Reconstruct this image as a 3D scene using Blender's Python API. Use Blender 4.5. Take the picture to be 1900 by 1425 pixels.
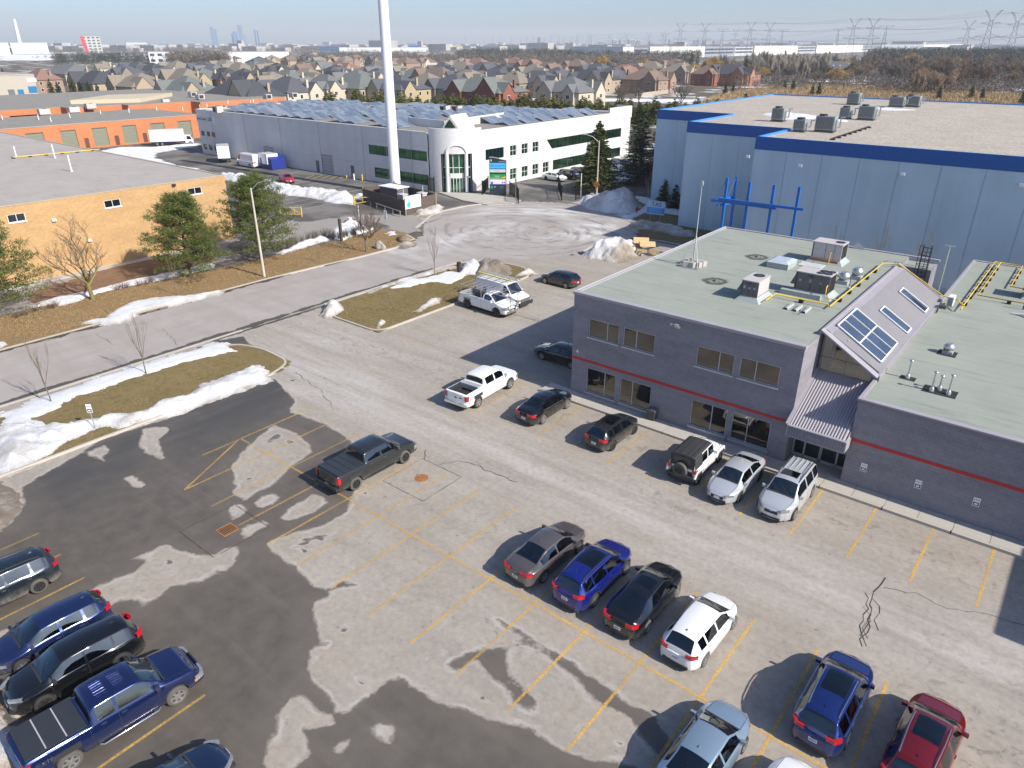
import bpy,bmesh,math,random
import numpy as np
from mathutils import Vector,Matrix
random.seed(7);rng=np.random.default_rng(7)
for o in list(bpy.data.objects):bpy.data.objects.remove(o)
SC=bpy.context.scene
COL=SC.collection
R=math.radians
# ------------------------------------------------------------------ camera
CAM_H,CAM_PITCH,CAM_YAW,CAM_F=22.5,0.446,-0.6817,1325.0/1900.0
cd=bpy.data.cameras.new('camera');cam=bpy.data.objects.new('camera',cd);COL.objects.link(cam)
cd.sensor_fit='HORIZONTAL';cd.sensor_width=36.0;cd.lens=36.0*CAM_F
cd.clip_start=0.5;cd.clip_end=40000
cam.location=(0,0,CAM_H)
cam.rotation_euler=(math.pi/2-CAM_PITCH,0,-CAM_YAW)
SC.camera=cam
# ------------------------------------------------------------------ sky and sun
SUN=Vector((10.25,0.52,7.5)).normalized()
sun_el=math.asin(SUN.z);sun_az=math.atan2(SUN.x,SUN.y)
W=bpy.data.worlds.new('World');SC.world=W;W.use_nodes=True
nt=W.node_tree;nt.nodes.clear()
sk=nt.nodes.new('ShaderNodeTexSky');sk.sky_type='NISHITA';sk.sun_disc=False
sk.sun_elevation=sun_el;sk.sun_rotation=sun_az;sk.air_density=0.8;sk.dust_density=1.4;sk.ozone_density=4;sk.altitude=150
bg=nt.nodes.new('ShaderNodeBackground');bg.inputs[1].default_value=0.104
wo=nt.nodes.new('ShaderNodeOutputWorld')
mx=nt.nodes.new('ShaderNodeMix');mx.data_type='RGBA';mx.blend_type='MULTIPLY';mx.inputs[0].default_value=1.0;mx.inputs[7].default_value=(0.93,0.98,1.05,1);nt.links.new(sk.outputs[0],mx.inputs[6]);nt.links.new(mx.outputs[2],bg.inputs[0]);nt.links.new(bg.outputs[0],wo.inputs[0])
sd=bpy.data.lights.new('sun','SUN');sd.energy=4.2;sd.angle=R(0.53);sd.color=(1.0,0.94,0.85)
so=bpy.data.objects.new('sun',sd);COL.objects.link(so);so.location=(60,20,80)
so.rotation_euler=(-SUN).to_track_quat('-Z','Y').to_euler()
SC.render.engine='CYCLES'
SC.view_settings.view_transform='Standard';SC.view_settings.look='None'
SC.view_settings.exposure=0.62;SC.view_settings.gamma=1.0;SC.view_settings.use_curve_mapping=False
SC.cycles.max_bounces=6;SC.cycles.volume_bounces=0;SC.cycles.transparent_max_bounces=24
# ------------------------------------------------------------------ survey: photo bearing -> point of the place
_s,_c=math.sin(CAM_YAW),math.cos(CAM_YAW);_cp,_sp=math.cos(CAM_PITCH),math.sin(CAM_PITCH)
def ray(px,py):
 a=(px-950.0)/1325.0;b=(py-712.5)/1325.0
 return Vector((_s*_cp+a*_c-b*_s*_sp,_c*_cp-a*_s-b*_c*_sp,-_sp-b*_cp))
def G(px,py,z=0.0):
 d=ray(px,py);t=(z-CAM_H)/d.z
 return(d.x*t,d.y*t)
def GP(pts,z=0.0):return[G(a,b,z)for a,b in pts]
# ------------------------------------------------------------------ objects
def put(o,parent=None):
 COL.objects.link(o)
 if parent is not None:o.parent=parent
 return o
def thing(name,label,cat,loc=(0,0,0),rz=0.0,group=None):
 o=bpy.data.objects.new(name,None);o.empty_display_size=0.3
 o.location=loc;o.rotation_euler=(0,0,rz)
 o['label']=label;o['category']=cat
 if group:o['group']=group
 return put(o)
def tag(o,label,cat,group=None,kind=None):
 o['label']=label;o['category']=cat
 if group:o['group']=group
 if kind:o['kind']=kind
 return o
def kindof(o,k):o['kind']=k;return o
def instance(o,parent=None):
 c=o.copy();COL.objects.link(c);c.parent=parent
 return c
def copy_tree(o,loc,rz=None,label=None,scale=None):
 r=o.copy();COL.objects.link(r);r.location=loc
 if rz is not None:r.rotation_euler=(0,0,rz)
 if label:r['label']=label
 if scale:r.scale=scale
 for ch in list(o.children):
  c=ch.copy();COL.objects.link(c);c.parent=r
  for g in list(ch.children):
   d=g.copy();COL.objects.link(d);d.parent=c
 return r
class MB:
 """collects faces, builds ONE mesh object"""
 def __init__(s):s.v=[];s.f=[];s.m=[];s.sm=[]
 def add(s,verts,faces,mi=0,smooth=False):
  n=len(s.v);s.v.extend([tuple(p)for p in verts])
  for f in faces:s.f.append(tuple(i+n for i in f));s.m.append(mi);s.sm.append(smooth)
  return s
 def quad(s,a,b,c,d,mi=0):return s.add([a,b,c,d],[(0,1,2,3)],mi)
 def box(s,x0,x1,y0,y1,z0,z1,mi=0):
  v=[(x0,y0,z0),(x1,y0,z0),(x1,y1,z0),(x0,y1,z0),(x0,y0,z1),(x1,y0,z1),(x1,y1,z1),(x0,y1,z1)]
  return s.add(v,[(3,2,1,0),(4,5,6,7),(0,1,5,4),(1,2,6,5),(2,3,7,6),(3,0,4,7)],mi)
 def bar(s,a,b,w,h=None,mi=0,up=(0,0,1)):
  a=Vector(a);b=Vector(b);h=h or w;d=(b-a).normalized();up=Vector(up)
  if abs(d.dot(up))>0.98:up=Vector((1,0,0))
  x=d.cross(up).normalized()*(w/2);y=x.cross(d).normalized()*(h/2)
  v=[a-x-y,a+x-y,a+x+y,a-x+y,b-x-y,b+x-y,b+x+y,b-x+y]
  return s.add(v,[(3,2,1,0),(4,5,6,7),(0,1,5,4),(1,2,6,5),(2,3,7,6),(3,0,4,7)],mi)
 def tube(s,pts,r,n=6,mi=0,cap=True,smooth=True):
  pts=[Vector(p)for p in pts];k=len(pts)
  rs=r if isinstance(r,(list,tuple))else[r]*k
  verts=[]
  for i,p in enumerate(pts):
   d=(pts[min(i+1,k-1)]-pts[max(i-1,0)]).normalized()
   up=Vector((0,0,1))if abs(d.z)<0.95 else Vector((1,0,0))
   x=d.cross(up).normalized();y=x.cross(d).normalized()
   for j in range(n):
    t=2*math.pi*j/n
    verts.append(p+x*(math.cos(t)*rs[i])+y*(math.sin(t)*rs[i]))
  fs=[]
  for i in range(k-1):
   for j in range(n):
    a=i*n+j;b=i*n+(j+1)%n
    fs.append((a,b,b+n,a+n))
  s.add(verts,fs,mi,smooth)
  if cap:
   s.add(verts[:n],[tuple(range(n))[::-1]],mi);s.add(verts[-n:],[tuple(range(n))],mi)
  return s
 def cyl(s,x,y,z0,z1,r,n=12,mi=0,r2=None,smooth=True):
  return s.tube([(x,y,z0),(x,y,z1)],[r,r if r2 is None else r2],n,mi,True,smooth)
 def prism(s,pts,z0,z1,mi=0,top=None):
  n=len(pts);v=[(p[0],p[1],z0)for p in pts]+[(p[0],p[1],z1)for p in pts]
  s.add(v,[(i,(i+1)%n,(i+1)%n+n,i+n)for i in range(n)],mi)
  s.add(v[n:],[tuple(range(n))],mi if top is None else top)
  s.add(v[:n],[tuple(range(n))[::-1]],mi)
  return s
 def disc(s,c,nrm,r,n=12,mi=0,r0=0.0):
  c=Vector(c);nrm=Vector(nrm).normalized();up=Vector((0,0,1))if abs(nrm.z)<.9 else Vector((1,0,0))
  x=nrm.cross(up).normalized();y=nrm.cross(x)
  v=[c+x*math.cos(2*math.pi*i/n)*r+y*math.sin(2*math.pi*i/n)*r for i in range(n)]
  return s.add(v,[tuple(range(n))],mi)
 def build(s,name,mats,parent=None,loc=None,rz=None,fix=True,smooth=None):
  me=bpy.data.meshes.new(name);me.from_pydata(s.v,[],s.f)
  if not isinstance(mats,(list,tuple)):mats=[mats]
  for m in mats:me.materials.append(m)
  me.polygons.foreach_set('material_index',s.m)
  sm=s.sm if smooth is None else[smooth]*len(s.f)
  me.polygons.foreach_set('use_smooth',sm)
  if fix:
   bm=bmesh.new();bm.from_mesh(me);bmesh.ops.recalc_face_normals(bm,faces=bm.faces);bm.to_mesh(me);bm.free()
  me.update()
  o=bpy.data.objects.new(name,me)
  if loc is not None:o.location=loc
  if rz is not None:o.rotation_euler=(0,0,rz)
  return put(o,parent)
def npmesh(name,V,F,mats,parent=None,smooth=False,attrs=None):
 """V (n,3) float, F (m,k) int"""
 me=bpy.data.meshes.new(name);V=np.asarray(V,dtype=np.float32);F=np.asarray(F,dtype=np.int32);k=F.shape[1]
 me.vertices.add(len(V));me.vertices.foreach_set('co',V.ravel())
 me.loops.add(F.size);me.loops.foreach_set('vertex_index',F.ravel())
 me.polygons.add(len(F));me.polygons.foreach_set('loop_start',np.arange(0,F.size,k,dtype=np.int32))
 try:me.polygons.foreach_set('loop_total',np.full(len(F),k,dtype=np.int32))
 except Exception:pass
 me.polygons.foreach_set('use_smooth',np.full(len(F),smooth))
 if attrs:
  for an,av in attrs.items():
   a=me.attributes.new(an,'FLOAT','POINT');a.data.foreach_set('value',np.asarray(av,dtype=np.float32).ravel())
 if not isinstance(mats,(list,tuple)):mats=[mats]
 for m in mats:me.materials.append(m)
 me.update(calc_edges=True);me.validate()
 return put(bpy.data.objects.new(name,me),parent)
def text(s,size,m,name,parent,loc,rot,ext=0.01,align='CENTER',sx=1.0):
 c=bpy.data.curves.new('t','FONT');c.body=s;c.size=size;c.extrude=ext;c.align_x=align;c.align_y='CENTER'
 t=bpy.data.objects.new('t',c);COL.objects.link(t);bpy.context.view_layer.update()
 me=bpy.data.meshes.new_from_object(t.evaluated_get(bpy.context.evaluated_depsgraph_get()))
 bpy.data.objects.remove(t);me.materials.clear();me.materials.append(m)
 o=bpy.data.objects.new(name,me);o.location=loc;o.rotation_euler=rot;o.scale=(sx,1,1)
 return put(o,parent)
# ------------------------------------------------------------------ numpy noise / polygons
def _h(ix,iy,s):
 n=(ix.astype(np.int64)*374761393+iy.astype(np.int64)*668265263+s*1442695041)&0xffffffff
 n=((n^(n>>13))*1274126177)&0xffffffff
 return((n^(n>>16))&0xffff)/65535.0
def vnoise(x,y,s=0):
 ix=np.floor(x);iy=np.floor(y);fx=x-ix;fy=y-iy
 fx=fx*fx*(3-2*fx);fy=fy*fy*(3-2*fy)
 a=_h(ix,iy,s);b=_h(ix+1,iy,s);c=_h(ix,iy+1,s);d=_h(ix+1,iy+1,s)
 return(a*(1-fx)+b*fx)*(1-fy)+(c*(1-fx)+d*fx)*fy
def fbm(x,y,o=4,s=0):
 r=0;a=0.5;t=0
 for i in range(o):
  r=r+a*vnoise(x*2**i,y*2**i,s+i);t+=a;a*=0.5
 return r/t
def sdpoly(x,y,P):
 """signed distance, positive inside"""
 P=np.asarray(P,float);n=len(P);d=np.full(x.shape,1e9);ins=np.zeros(x.shape,bool)
 for i in range(n):
  ax,ay=P[i];bx,by=P[(i+1)%n];ex,ey=bx-ax,by-ay
  wx,wy=x-ax,y-ay;L=ex*ex+ey*ey+1e-12
  t=np.clip((wx*ex+wy*ey)/L,0,1)
  d=np.minimum(d,np.hypot(wx-ex*t,wy-ey*t))
  c=((ay>y)!=(by>y))&(x<(bx-ax)*(y-ay)/(by-ay+1e-12)+ax);ins^=c
 return np.where(ins,d,-d)
def gridmesh(name,x0,x1,y0,y1,res,zf,keep,mats,smooth=True,attrf=None,parent=None):
 nx=int((x1-x0)/res)+1;ny=int((y1-y0)/res)+1
 X,Y=np.meshgrid(np.linspace(x0,x1,nx),np.linspace(y0,y1,ny));Z=zf(X,Y)
 K=keep(X,Y)
 q=K[:-1,:-1]|K[1:,:-1]|K[:-1,1:]|K[1:,1:]
 I=np.arange(nx*ny).reshape(ny,nx)
 F=np.stack([I[:-1,:-1][q],I[:-1,1:][q],I[1:,1:][q],I[1:,:-1][q]],1)
 used=np.unique(F);mp=np.full(nx*ny,-1);mp[used]=np.arange(len(used))
 V=np.stack([X.ravel()[used],Y.ravel()[used],Z.ravel()[used]],1)
 at=None
 if attrf:at={k:v.ravel()[used]for k,v in attrf(X,Y,Z).items()}
 return npmesh(name,V,mp[F],mats,parent,smooth,at)
# ------------------------------------------------------------------ node materials
class NM:
 def __init__(s,name):
  s.m=bpy.data.materials.new(name);s.m.use_nodes=True;s.t=s.m.node_tree;s.t.nodes.clear()
  s.out=s.t.nodes.new('ShaderNodeOutputMaterial');s._co=None
 def n(s,ty,**kw):
  x=s.t.nodes.new(ty)
  for k,v in kw.items():setattr(x,k,v)
  return x
 def l(s,a,b):s.t.links.new(a,b)
 def setin(s,sock,v):
  if isinstance(v,bpy.types.NodeSocket):s.l(v,sock)
  elif isinstance(v,(tuple,list))and len(v)==3 and sock.type=='RGBA':sock.default_value=(*v,1)
  else:sock.default_value=v
 def co(s,kind='Object'):
  if s._co is None:s._co=s.n('ShaderNodeTexCoord')
  return s._co.outputs[kind]
 def pos(s):return s.n('ShaderNodeNewGeometry').outputs['Position']
 def attr(s,name):return s.n('ShaderNodeAttribute',attribute_name=name).outputs['Fac']
 def mapping(s,v,sc=(1,1,1),rot=(0,0,0),loc=(0,0,0)):
  m=s.n('ShaderNodeMapping');s.l(v,m.inputs[0]);m.inputs['Scale'].default_value=sc;m.inputs['Rotation'].default_value=rot;m.inputs['Location'].default_value=loc
  return m.outputs[0]
 def noise(s,v,scale,detail=4,rough=0.55,out='Fac',dist=0.0):
  x=s.n('ShaderNodeTexNoise');s.l(v,x.inputs['Vector']);x.inputs['Scale'].default_value=scale;x.inputs['Detail'].default_value=detail;x.inputs['Roughness'].default_value=rough;x.inputs['Distortion'].default_value=dist
  return x.outputs[out]
 def voro(s,v,scale,feature='F1',out='Distance'):
  x=s.n('ShaderNodeTexVoronoi',feature=feature);s.l(v,x.inputs['Vector']);x.inputs['Scale'].default_value=scale
  return x.outputs[out]
 def ramp(s,f,stops,interp='LINEAR'):
  r=s.n('ShaderNodeValToRGB');s.l(f,r.inputs[0]);cr=r.color_ramp;cr.interpolation=interp
  while len(cr.elements)<len(stops):cr.elements.new(0.5)
  for e,(p,c)in zip(cr.elements,stops):
   e.position=p;e.color=(c,c,c,1)if isinstance(c,(int,float))else(*c,1)
  return r.outputs[0]
 def math(s,op,a,b=0.0,c=None):
  x=s.n('ShaderNodeMath',operation=op);s.setin(x.inputs[0],a);s.setin(x.inputs[1],b)
  if c is not None:s.setin(x.inputs[2],c)
  return x.outputs[0]
 def mr(s,f,a,b,c=0.0,d=1.0,smooth=False):
  x=s.n('ShaderNodeMapRange');x.clamp=True
  if smooth:x.interpolation_type='SMOOTHSTEP'
  s.setin(x.inputs[0],f)
  for i,v in enumerate((a,b,c,d)):x.inputs[i+1].default_value=v
  return x.outputs[0]
 def mix(s,f,a,b,mode='MIX'):
  x=s.n('ShaderNodeMix',data_type='RGBA',blend_type=mode);s.setin(x.inputs[0],f)
  s.setin(x.inputs[6],a);s.setin(x.inputs[7],b);return x.outputs[2]
 def bump(s,h,strength=0.5,dist=0.02):
  b=s.n('ShaderNodeBump');s.l(h,b.inputs['Height']);b.inputs['Strength'].default_value=strength;b.inputs['Distance'].default_value=dist
  return b.outputs[0]
 def pbr(s,color,rough=0.6,metal=0.0,normal=None,spec=None,coat=None,alpha=None,sub=None):
  p=s.n('ShaderNodeBsdfPrincipled');s.setin(p.inputs['Base Color'],color);s.setin(p.inputs['Roughness'],rough);s.setin(p.inputs['Metallic'],metal)
  if normal is not None:s.l(normal,p.inputs['Normal'])
  if spec is not None:s.setin(p.inputs['Specular IOR Level'],spec)
  if coat is not None:p.inputs['Coat Weight'].default_value=coat;p.inputs['Coat Roughness'].default_value=0.04
  if alpha is not None:s.setin(p.inputs['Alpha'],alpha)
  s.l(p.outputs[0],s.out.inputs[0]);return s.m
MC={}
def M(key,color=None,rough=0.6,metal=0.0,var=0.12,scale=3.0,spec=None,coat=None,bump=0.0,bscale=40.0):
 """plain procedural material: base colour broken up by two noises"""
 if key in MC:return MC[key]
 k=NM(key);v=k.co()
 a=k.noise(v,scale,5);b=k.noise(v,scale*9,3)
 f=k.math('ADD',k.math('MULTIPLY',a,0.7),k.math('MULTIPLY',b,0.3))
 g=k.mr(f,0.3,0.7,1-var,1+var)
 hs=k.n('ShaderNodeHueSaturation');hs.inputs['Color'].default_value=(*color,1);k.l(g,hs.inputs['Value'])
 nr=k.bump(k.noise(v,bscale,3),bump,0.01)if bump else None
 MC[key]=k.pbr(hs.outputs[0],rough,metal,nr,spec,coat);return MC[key]
# ================================================================== surface materials
def m_lot():
 k=NM('lot_asphalt');v=k.pos()
 sdw=k.attr('wet')
 n1=k.noise(v,1.1,6,0.6);n2=k.noise(v,0.28,4,0.5);n3=k.noise(v,6.0,4,0.6)
 e=k.math('ADD',k.math('MULTIPLY',k.math('SUBTRACT',n1,0.5),0.75),k.math('MULTIPLY',k.math('SUBTRACT',n3,0.5),0.16))
 sdn=k.math('ADD',sdw,e)
 wet=k.mr(sdn,-0.05,0.09,0,1)
 rim=k.math('MULTIPLY',k.mr(sdn,-0.30,-0.10,0,1,True),k.mr(sdn,-0.10,0.0,1,0))
 grain=k.noise(v,38,3,0.7);grain2=k.noise(v,120,2,0.7)
 st=k.noise(k.mapping(v,(0.10,0.9,1)),1.0,5,0.6)
 st2=k.noise(k.mapping(v,(0.5,0.12,1),(0,0,0.35)),1.0,5,0.6)
 base=k.mix(k.mr(n2,0.3,0.7),(0.325,0.285,0.238),(0.372,0.332,0.285))
 base=k.mix(k.math('MULTIPLY',k.mr(st,0.45,0.75),0.5),base,(0.245,0.22,0.195))
 base=k.mix(k.math('MULTIPLY',k.mr(k.attr('salt'),0.0,1.0),k.mr(st,0.66,0.36,0,.75)),base,(0.46,0.44,0.425))
 base=k.mix(k.math('MULTIPLY',k.mr(n1,0.56,0.75),0.35),base,(0.19,0.17,0.148))
 mo=k.noise(v,3.4,6,0.68);base=k.mix(1.0,base,k.mix(k.mr(mo,0.3,0.7),(0.86,0.86,0.855),(1.13,1.13,1.13)),'MULTIPLY')
 base=k.mix(k.math('MULTIPLY',k.mr(k.noise(v,2.6,5,0.6),0.63,0.72),0.55),base,(0.13,0.12,0.11))
 ol=k.noise(v,1.5,6,0.66,dist=.6);base=k.mix(k.math('MULTIPLY',k.math('MULTIPLY',k.mr(ol,0.54,0.66),k.attr('oil')),0.75),base,(0.14,0.125,0.11))
 base=k.mix(k.math('MULTIPLY',rim,k.mr(n1,0.42,0.6)),base,(0.40,0.375,0.35))
 wc=k.mix(k.mr(n1,0.3,0.7),(0.090,0.078,0.066),(0.128,0.112,0.094));wc=k.mix(k.math('MULTIPLY',k.mr(k.math('ADD',sdn,k.math('MULTIPLY',k.math('SUBTRACT',n2,.5),3)),0.1,1.2,1,0),0.35),wc,(0.16,0.14,0.12));wc=k.mix(k.math('MULTIPLY',k.mr(st,.55,.75),.35),wc,(0.19,0.165,0.14))
 wc=k.mix(k.math('MULTIPLY',k.mr(k.attr('dark'),0,1),k.mr(st2,0.25,0.6)),wc,(0.066,0.064,0.062))
 wc=k.mix(k.math('MULTIPLY',k.mr(n3,0.60,0.78),0.4),wc,(0.15,0.14,0.13))
 col=k.mix(wet,base,wc)
 col=k.mix(1.0,col,k.mix(k.mr(grain,0.2,0.8),(0.84,0.84,0.84),(1.16,1.15,1.14)),'MULTIPLY')
 col=k.mix(k.mr(grain2,0.68,0.8,0,0.25),col,(0.42,0.40,0.37))
 rough=k.mr(wet,0,1,0.92,0.66)
 return k.pbr(col,rough,0,k.bump(k.math('ADD',grain,k.math('MULTIPLY',n3,1.5)),0.45,0.012),0.35)
def m_road():
 k=NM('road_asphalt');v=k.pos();pc=k.n('ShaderNodeCombineXYZ');k.l(k.attr('polr'),pc.inputs[0]);k.l(k.attr('pola'),pc.inputs[1]);pn=k.noise(pc.outputs[0],1.0,6,0.6);pn2=k.noise(k.mapping(pc.outputs[0],(2.2,.8,1),(0,0,0),(9,3,0)),1.0,6,0.6)
 n1=k.noise(v,0.5,6,0.6);st=k.noise(k.mapping(v,(0.9,0.06,1)),1.0,5,0.6);n3=k.noise(v,5,4)
 base=k.mix(k.mr(n1,0.3,0.7),(0.32,0.283,0.255),(0.365,0.33,0.302))
 base=k.mix(k.math('MULTIPLY',k.mr(st,0.52,0.75),0.5),base,(0.26,0.24,0.23))
 base=k.mix(k.math('MULTIPLY',k.mr(k.attr('salt'),0,1),k.math('MULTIPLY',k.mr(pn,0.36,0.60),k.mr(k.noise(v,.12,3),.30,.5))),base,(0.58,0.565,0.55));base=k.mix(k.math('MULTIPLY',k.math('MULTIPLY',k.mr(pn2,0.53,0.63),k.attr('bulb')),0.75),base,(0.20,0.185,0.175))
 wetm=k.mr(k.math('ADD',k.attr('wet'),k.math('MULTIPLY',k.math('SUBTRACT',n1,0.5),1.6)),-0.05,0.08)
 col=k.mix(wetm,base,(0.085,0.078,0.07))
 g=k.noise(v,30,3,0.7)
 col=k.mix(1.0,col,k.mix(k.mr(g,0.2,0.8),(0.9,0.9,0.9),(1.1,1.1,1.1)),'MULTIPLY')
 return k.pbr(col,0.9,0,k.bump(g,0.4,0.01),0.3)
def m_yard():
 k=NM('yard_asphalt');v=k.pos()
 n1=k.noise(v,0.16,6,0.62);st=k.noise(k.mapping(v,(0.2,1.0,1)),0.5,5,0.6)
 col=k.mix(k.mr(n1,0.42,0.60),(0.10,0.092,0.085),(0.20,0.185,0.17))
 col=k.mix(k.math('MULTIPLY',k.mr(st,0.5,0.7),0.5),col,(0.075,0.07,0.066))
 col=k.mix(k.mr(k.math('ADD',k.attr('salt'),k.math('MULTIPLY',k.math('SUBTRACT',n1,0.5),6.0)),0.0,0.5),col,(0.30,0.275,0.25))
 return k.pbr(col,0.88,0,k.bump(k.noise(v,25,3),0.4,0.01),0.3)
def m_grass(name,c1,c2,c3,sc=1.0):
 k=NM(name);v=k.pos()
 a=k.noise(v,0.35*sc,5,0.6);b=k.noise(v,2.2*sc,5,0.65);c=k.noise(v,22,4,0.7)
 col=k.mix(k.mr(a,0.35,0.62),c1,c2);col=k.mix(k.mr(b,0.5,0.7),col,c3)
 col=k.mix(1.0,col,k.mix(k.mr(c,0.25,0.75),(0.6,0.6,0.6),(1.4,1.4,1.4)),'MULTIPLY')
 return k.pbr(col,0.95,0,k.bump(c,0.9,0.06),0.15)
def m_snow():
 k=NM('snow');v=k.pos()
 a=k.noise(v,0.9,6,0.65);b=k.noise(v,7,5,0.7);c=k.noise(v,30,3,0.7)
 d=k.math('ADD',k.attr('dirt'),k.math('MULTIPLY',k.math('SUBTRACT',k.math('ADD',k.math('MULTIPLY',a,0.6),k.math('MULTIPLY',b,0.4)),0.5),1.5))
 col=k.mix(k.mr(d,0.16,0.62),(0.80,0.81,0.83),(0.52,0.47,0.41))
 col=k.mix(k.mr(d,0.55,0.95),col,(0.25,0.205,0.16))
 col=k.mix(k.math('MULTIPLY',k.mr(c,0.55,0.75),k.mr(d,0.2,0.8)),col,(0.20,0.17,0.14))
 return k.pbr(col,0.75,0,k.bump(k.math('ADD',b,k.math('MULTIPLY',c,0.5)),0.9,0.14),0.25)
def m_terrain():
 k=NM('far_ground');v=k.pos()
 a=k.noise(v,0.012,6,0.6);b=k.noise(v,0.05,5,0.6);c=k.noise(v,0.6,4,0.65)
 col=k.mix(k.mr(a,0.4,0.6),(0.15,0.115,0.075),(0.12,0.105,0.085))
 col=k.mix(k.mr(b,0.55,0.62),col,(0.62,0.64,0.66))
 col=k.mix(1.0,col,k.mix(k.mr(c,0.25,0.75),(0.75,0.75,0.75),(1.25,1.25,1.25)),'MULTIPLY')
 return k.pbr(col,0.95,0,None,0.1)
M_LOT=m_lot();M_ROAD=m_road();M_YARD=m_yard();M_SNOW=m_snow();M_TERR=m_terrain()
M_GRASS=m_grass('lawn',(0.20,0.155,0.07),(0.235,0.175,0.085),(0.15,0.105,0.05))
M_VERGE=m_grass('verge',(0.29,0.195,0.10),(0.24,0.175,0.09),(0.30,0.16,0.07))
M_MULCH=M('mulch',(0.20,0.115,0.065),0.95,var=0.3,scale=1.5,bump=0.6)
M_CONC=M('concrete',(0.46,0.42,0.36),0.88,var=0.10,scale=0.8,bump=0.25)
M_CONC2=M('pavement_concrete',(0.43,0.40,0.355),0.9,var=0.12,scale=0.6,bump=0.25)
def m_line():
 k=NM('line_paint');v=k.pos()
 n=k.noise(v,9,5,0.7);n2=k.noise(v,0.45,3)
 a=k.mr(k.math('ADD',n,k.math('MULTIPLY',n2,0.7)),0.66,0.95,0.95,0.35)
 sp_=k.n('ShaderNodeSeparateXYZ');k.l(v,sp_.inputs[0]);a=k.math('MULTIPLY',a,k.mr(k.math('ADD',sp_.outputs[0],k.math('MULTIPLY',sp_.outputs[1],-.35)),-36,-12,.62,1.0))
 return k.pbr(k.mix(k.mr(n,0.3,0.7),(0.74,0.42,0.07),(0.70,0.46,0.15)),0.8,0,alpha=a)
M_LINE=m_line()
M_WLINE=M('white_paint_line',(0.45,0.45,0.43),0.85)
M_CRACK=M('crack_sealer',(0.05,0.045,0.04),0.9)
# ================================================================== ground sheets
def sheet(name,pts,z,m,res=None,attrf=None,kind='structure'):
 P=np.array(pts);x0,y0=P.min(0);x1,y1=P.max(0)
 if res is None:
  b=MB();b.add([(p[0],p[1],z)for p in pts],[tuple(range(len(pts)))])
  o=b.build(name,m)
  bm=bmesh.new();bm.from_mesh(o.data);bmesh.ops.triangulate(bm,faces=bm.faces)
  for f in bm.faces:
   if f.normal.z<0:f.normal_flip()
  bm.to_mesh(o.data);bm.free()
 else:
  o=gridmesh(name,x0,x1,y0,y1,res,lambda X,Y:np.full(X.shape,z),lambda X,Y:sdpoly(X,Y,P)>0,m,False,attrf)
 o['kind']=kind;return o
b=MB();N=14000
b.add([(-N,-N/4,-0.10),(N,-N/4,-0.10),(N,N,-0.10),(-N,N,-0.10)],[(0,1,2,3)])
kindof(b.build('ground',M_TERR),'structure')
def px3(ox,oy,s,pts):return[G(ox+a/s,oy+c/s)for a,c in pts]
A=lambda pts:px3(0,580,2.969,pts)
B_=lambda pts:px3(0,980,3.202,pts)
C_=lambda pts:px3(880,900,3.4545,pts)
D_=lambda pts:px3(560,1000,3.353,pts)
wet_in=[GP([(510,705),(545,740),(540,765),(600,785),(640,808),(660,830),(690,850),(655,905),(655,925),(640,950),(600,975),(560,985),(500,1003),(497,1015),(530,1040),(560,1065),(580,1085),(605,1090),(612,1105),(605,1112),(583,1112),(583,1140),(595,1190),(605,1195),(580,1200),(573,1240),(578,1265),(600,1285),(620,1310),(625,1325),(650,1320),(690,1290),(700,1270),(735,1258),(770,1275),(810,1300),(850,1315),(900,1330),(950,1345),(990,1352),(1020,1380),(1060,1400),(1200,1425),(1250,1500)])+[(-15,-6),(-46,-6),(-46,8)]+GP([(0,985),(30,960),(45,935),(40,905),(100,870),(190,815),(330,770),(420,735),(505,700)]),C_([(140,862),(330,960),(520,1080),(660,1180),(760,1230),(860,1300),(950,1380),(1150,1500),(1100,1530),(780,1400),(700,1290),(620,1210),(490,1110),(320,1000)]),C_([(0,1100),(60,1050),(180,1040),(310,1000),(315,1015),(200,1060),(220,1200),(300,1270),(400,1382),(380,1440),(260,1400),(200,1280),(100,1230),(50,1170)]),C_([(-170,1160),(-100,1110),(0,1070),(60,1065),(-20,1120),(-90,1190)]),GP([(1135,1290),(1165,1305),(1215,1325),(1260,1400),(1230,1420),(1180,1350)]),A([(1100,170),(1340,130),(1385,180),(1330,215),(1240,172),(1180,160)]),D_([(165,325),(240,270),(275,262),(345,288),(270,285),(200,315)]),]
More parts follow.
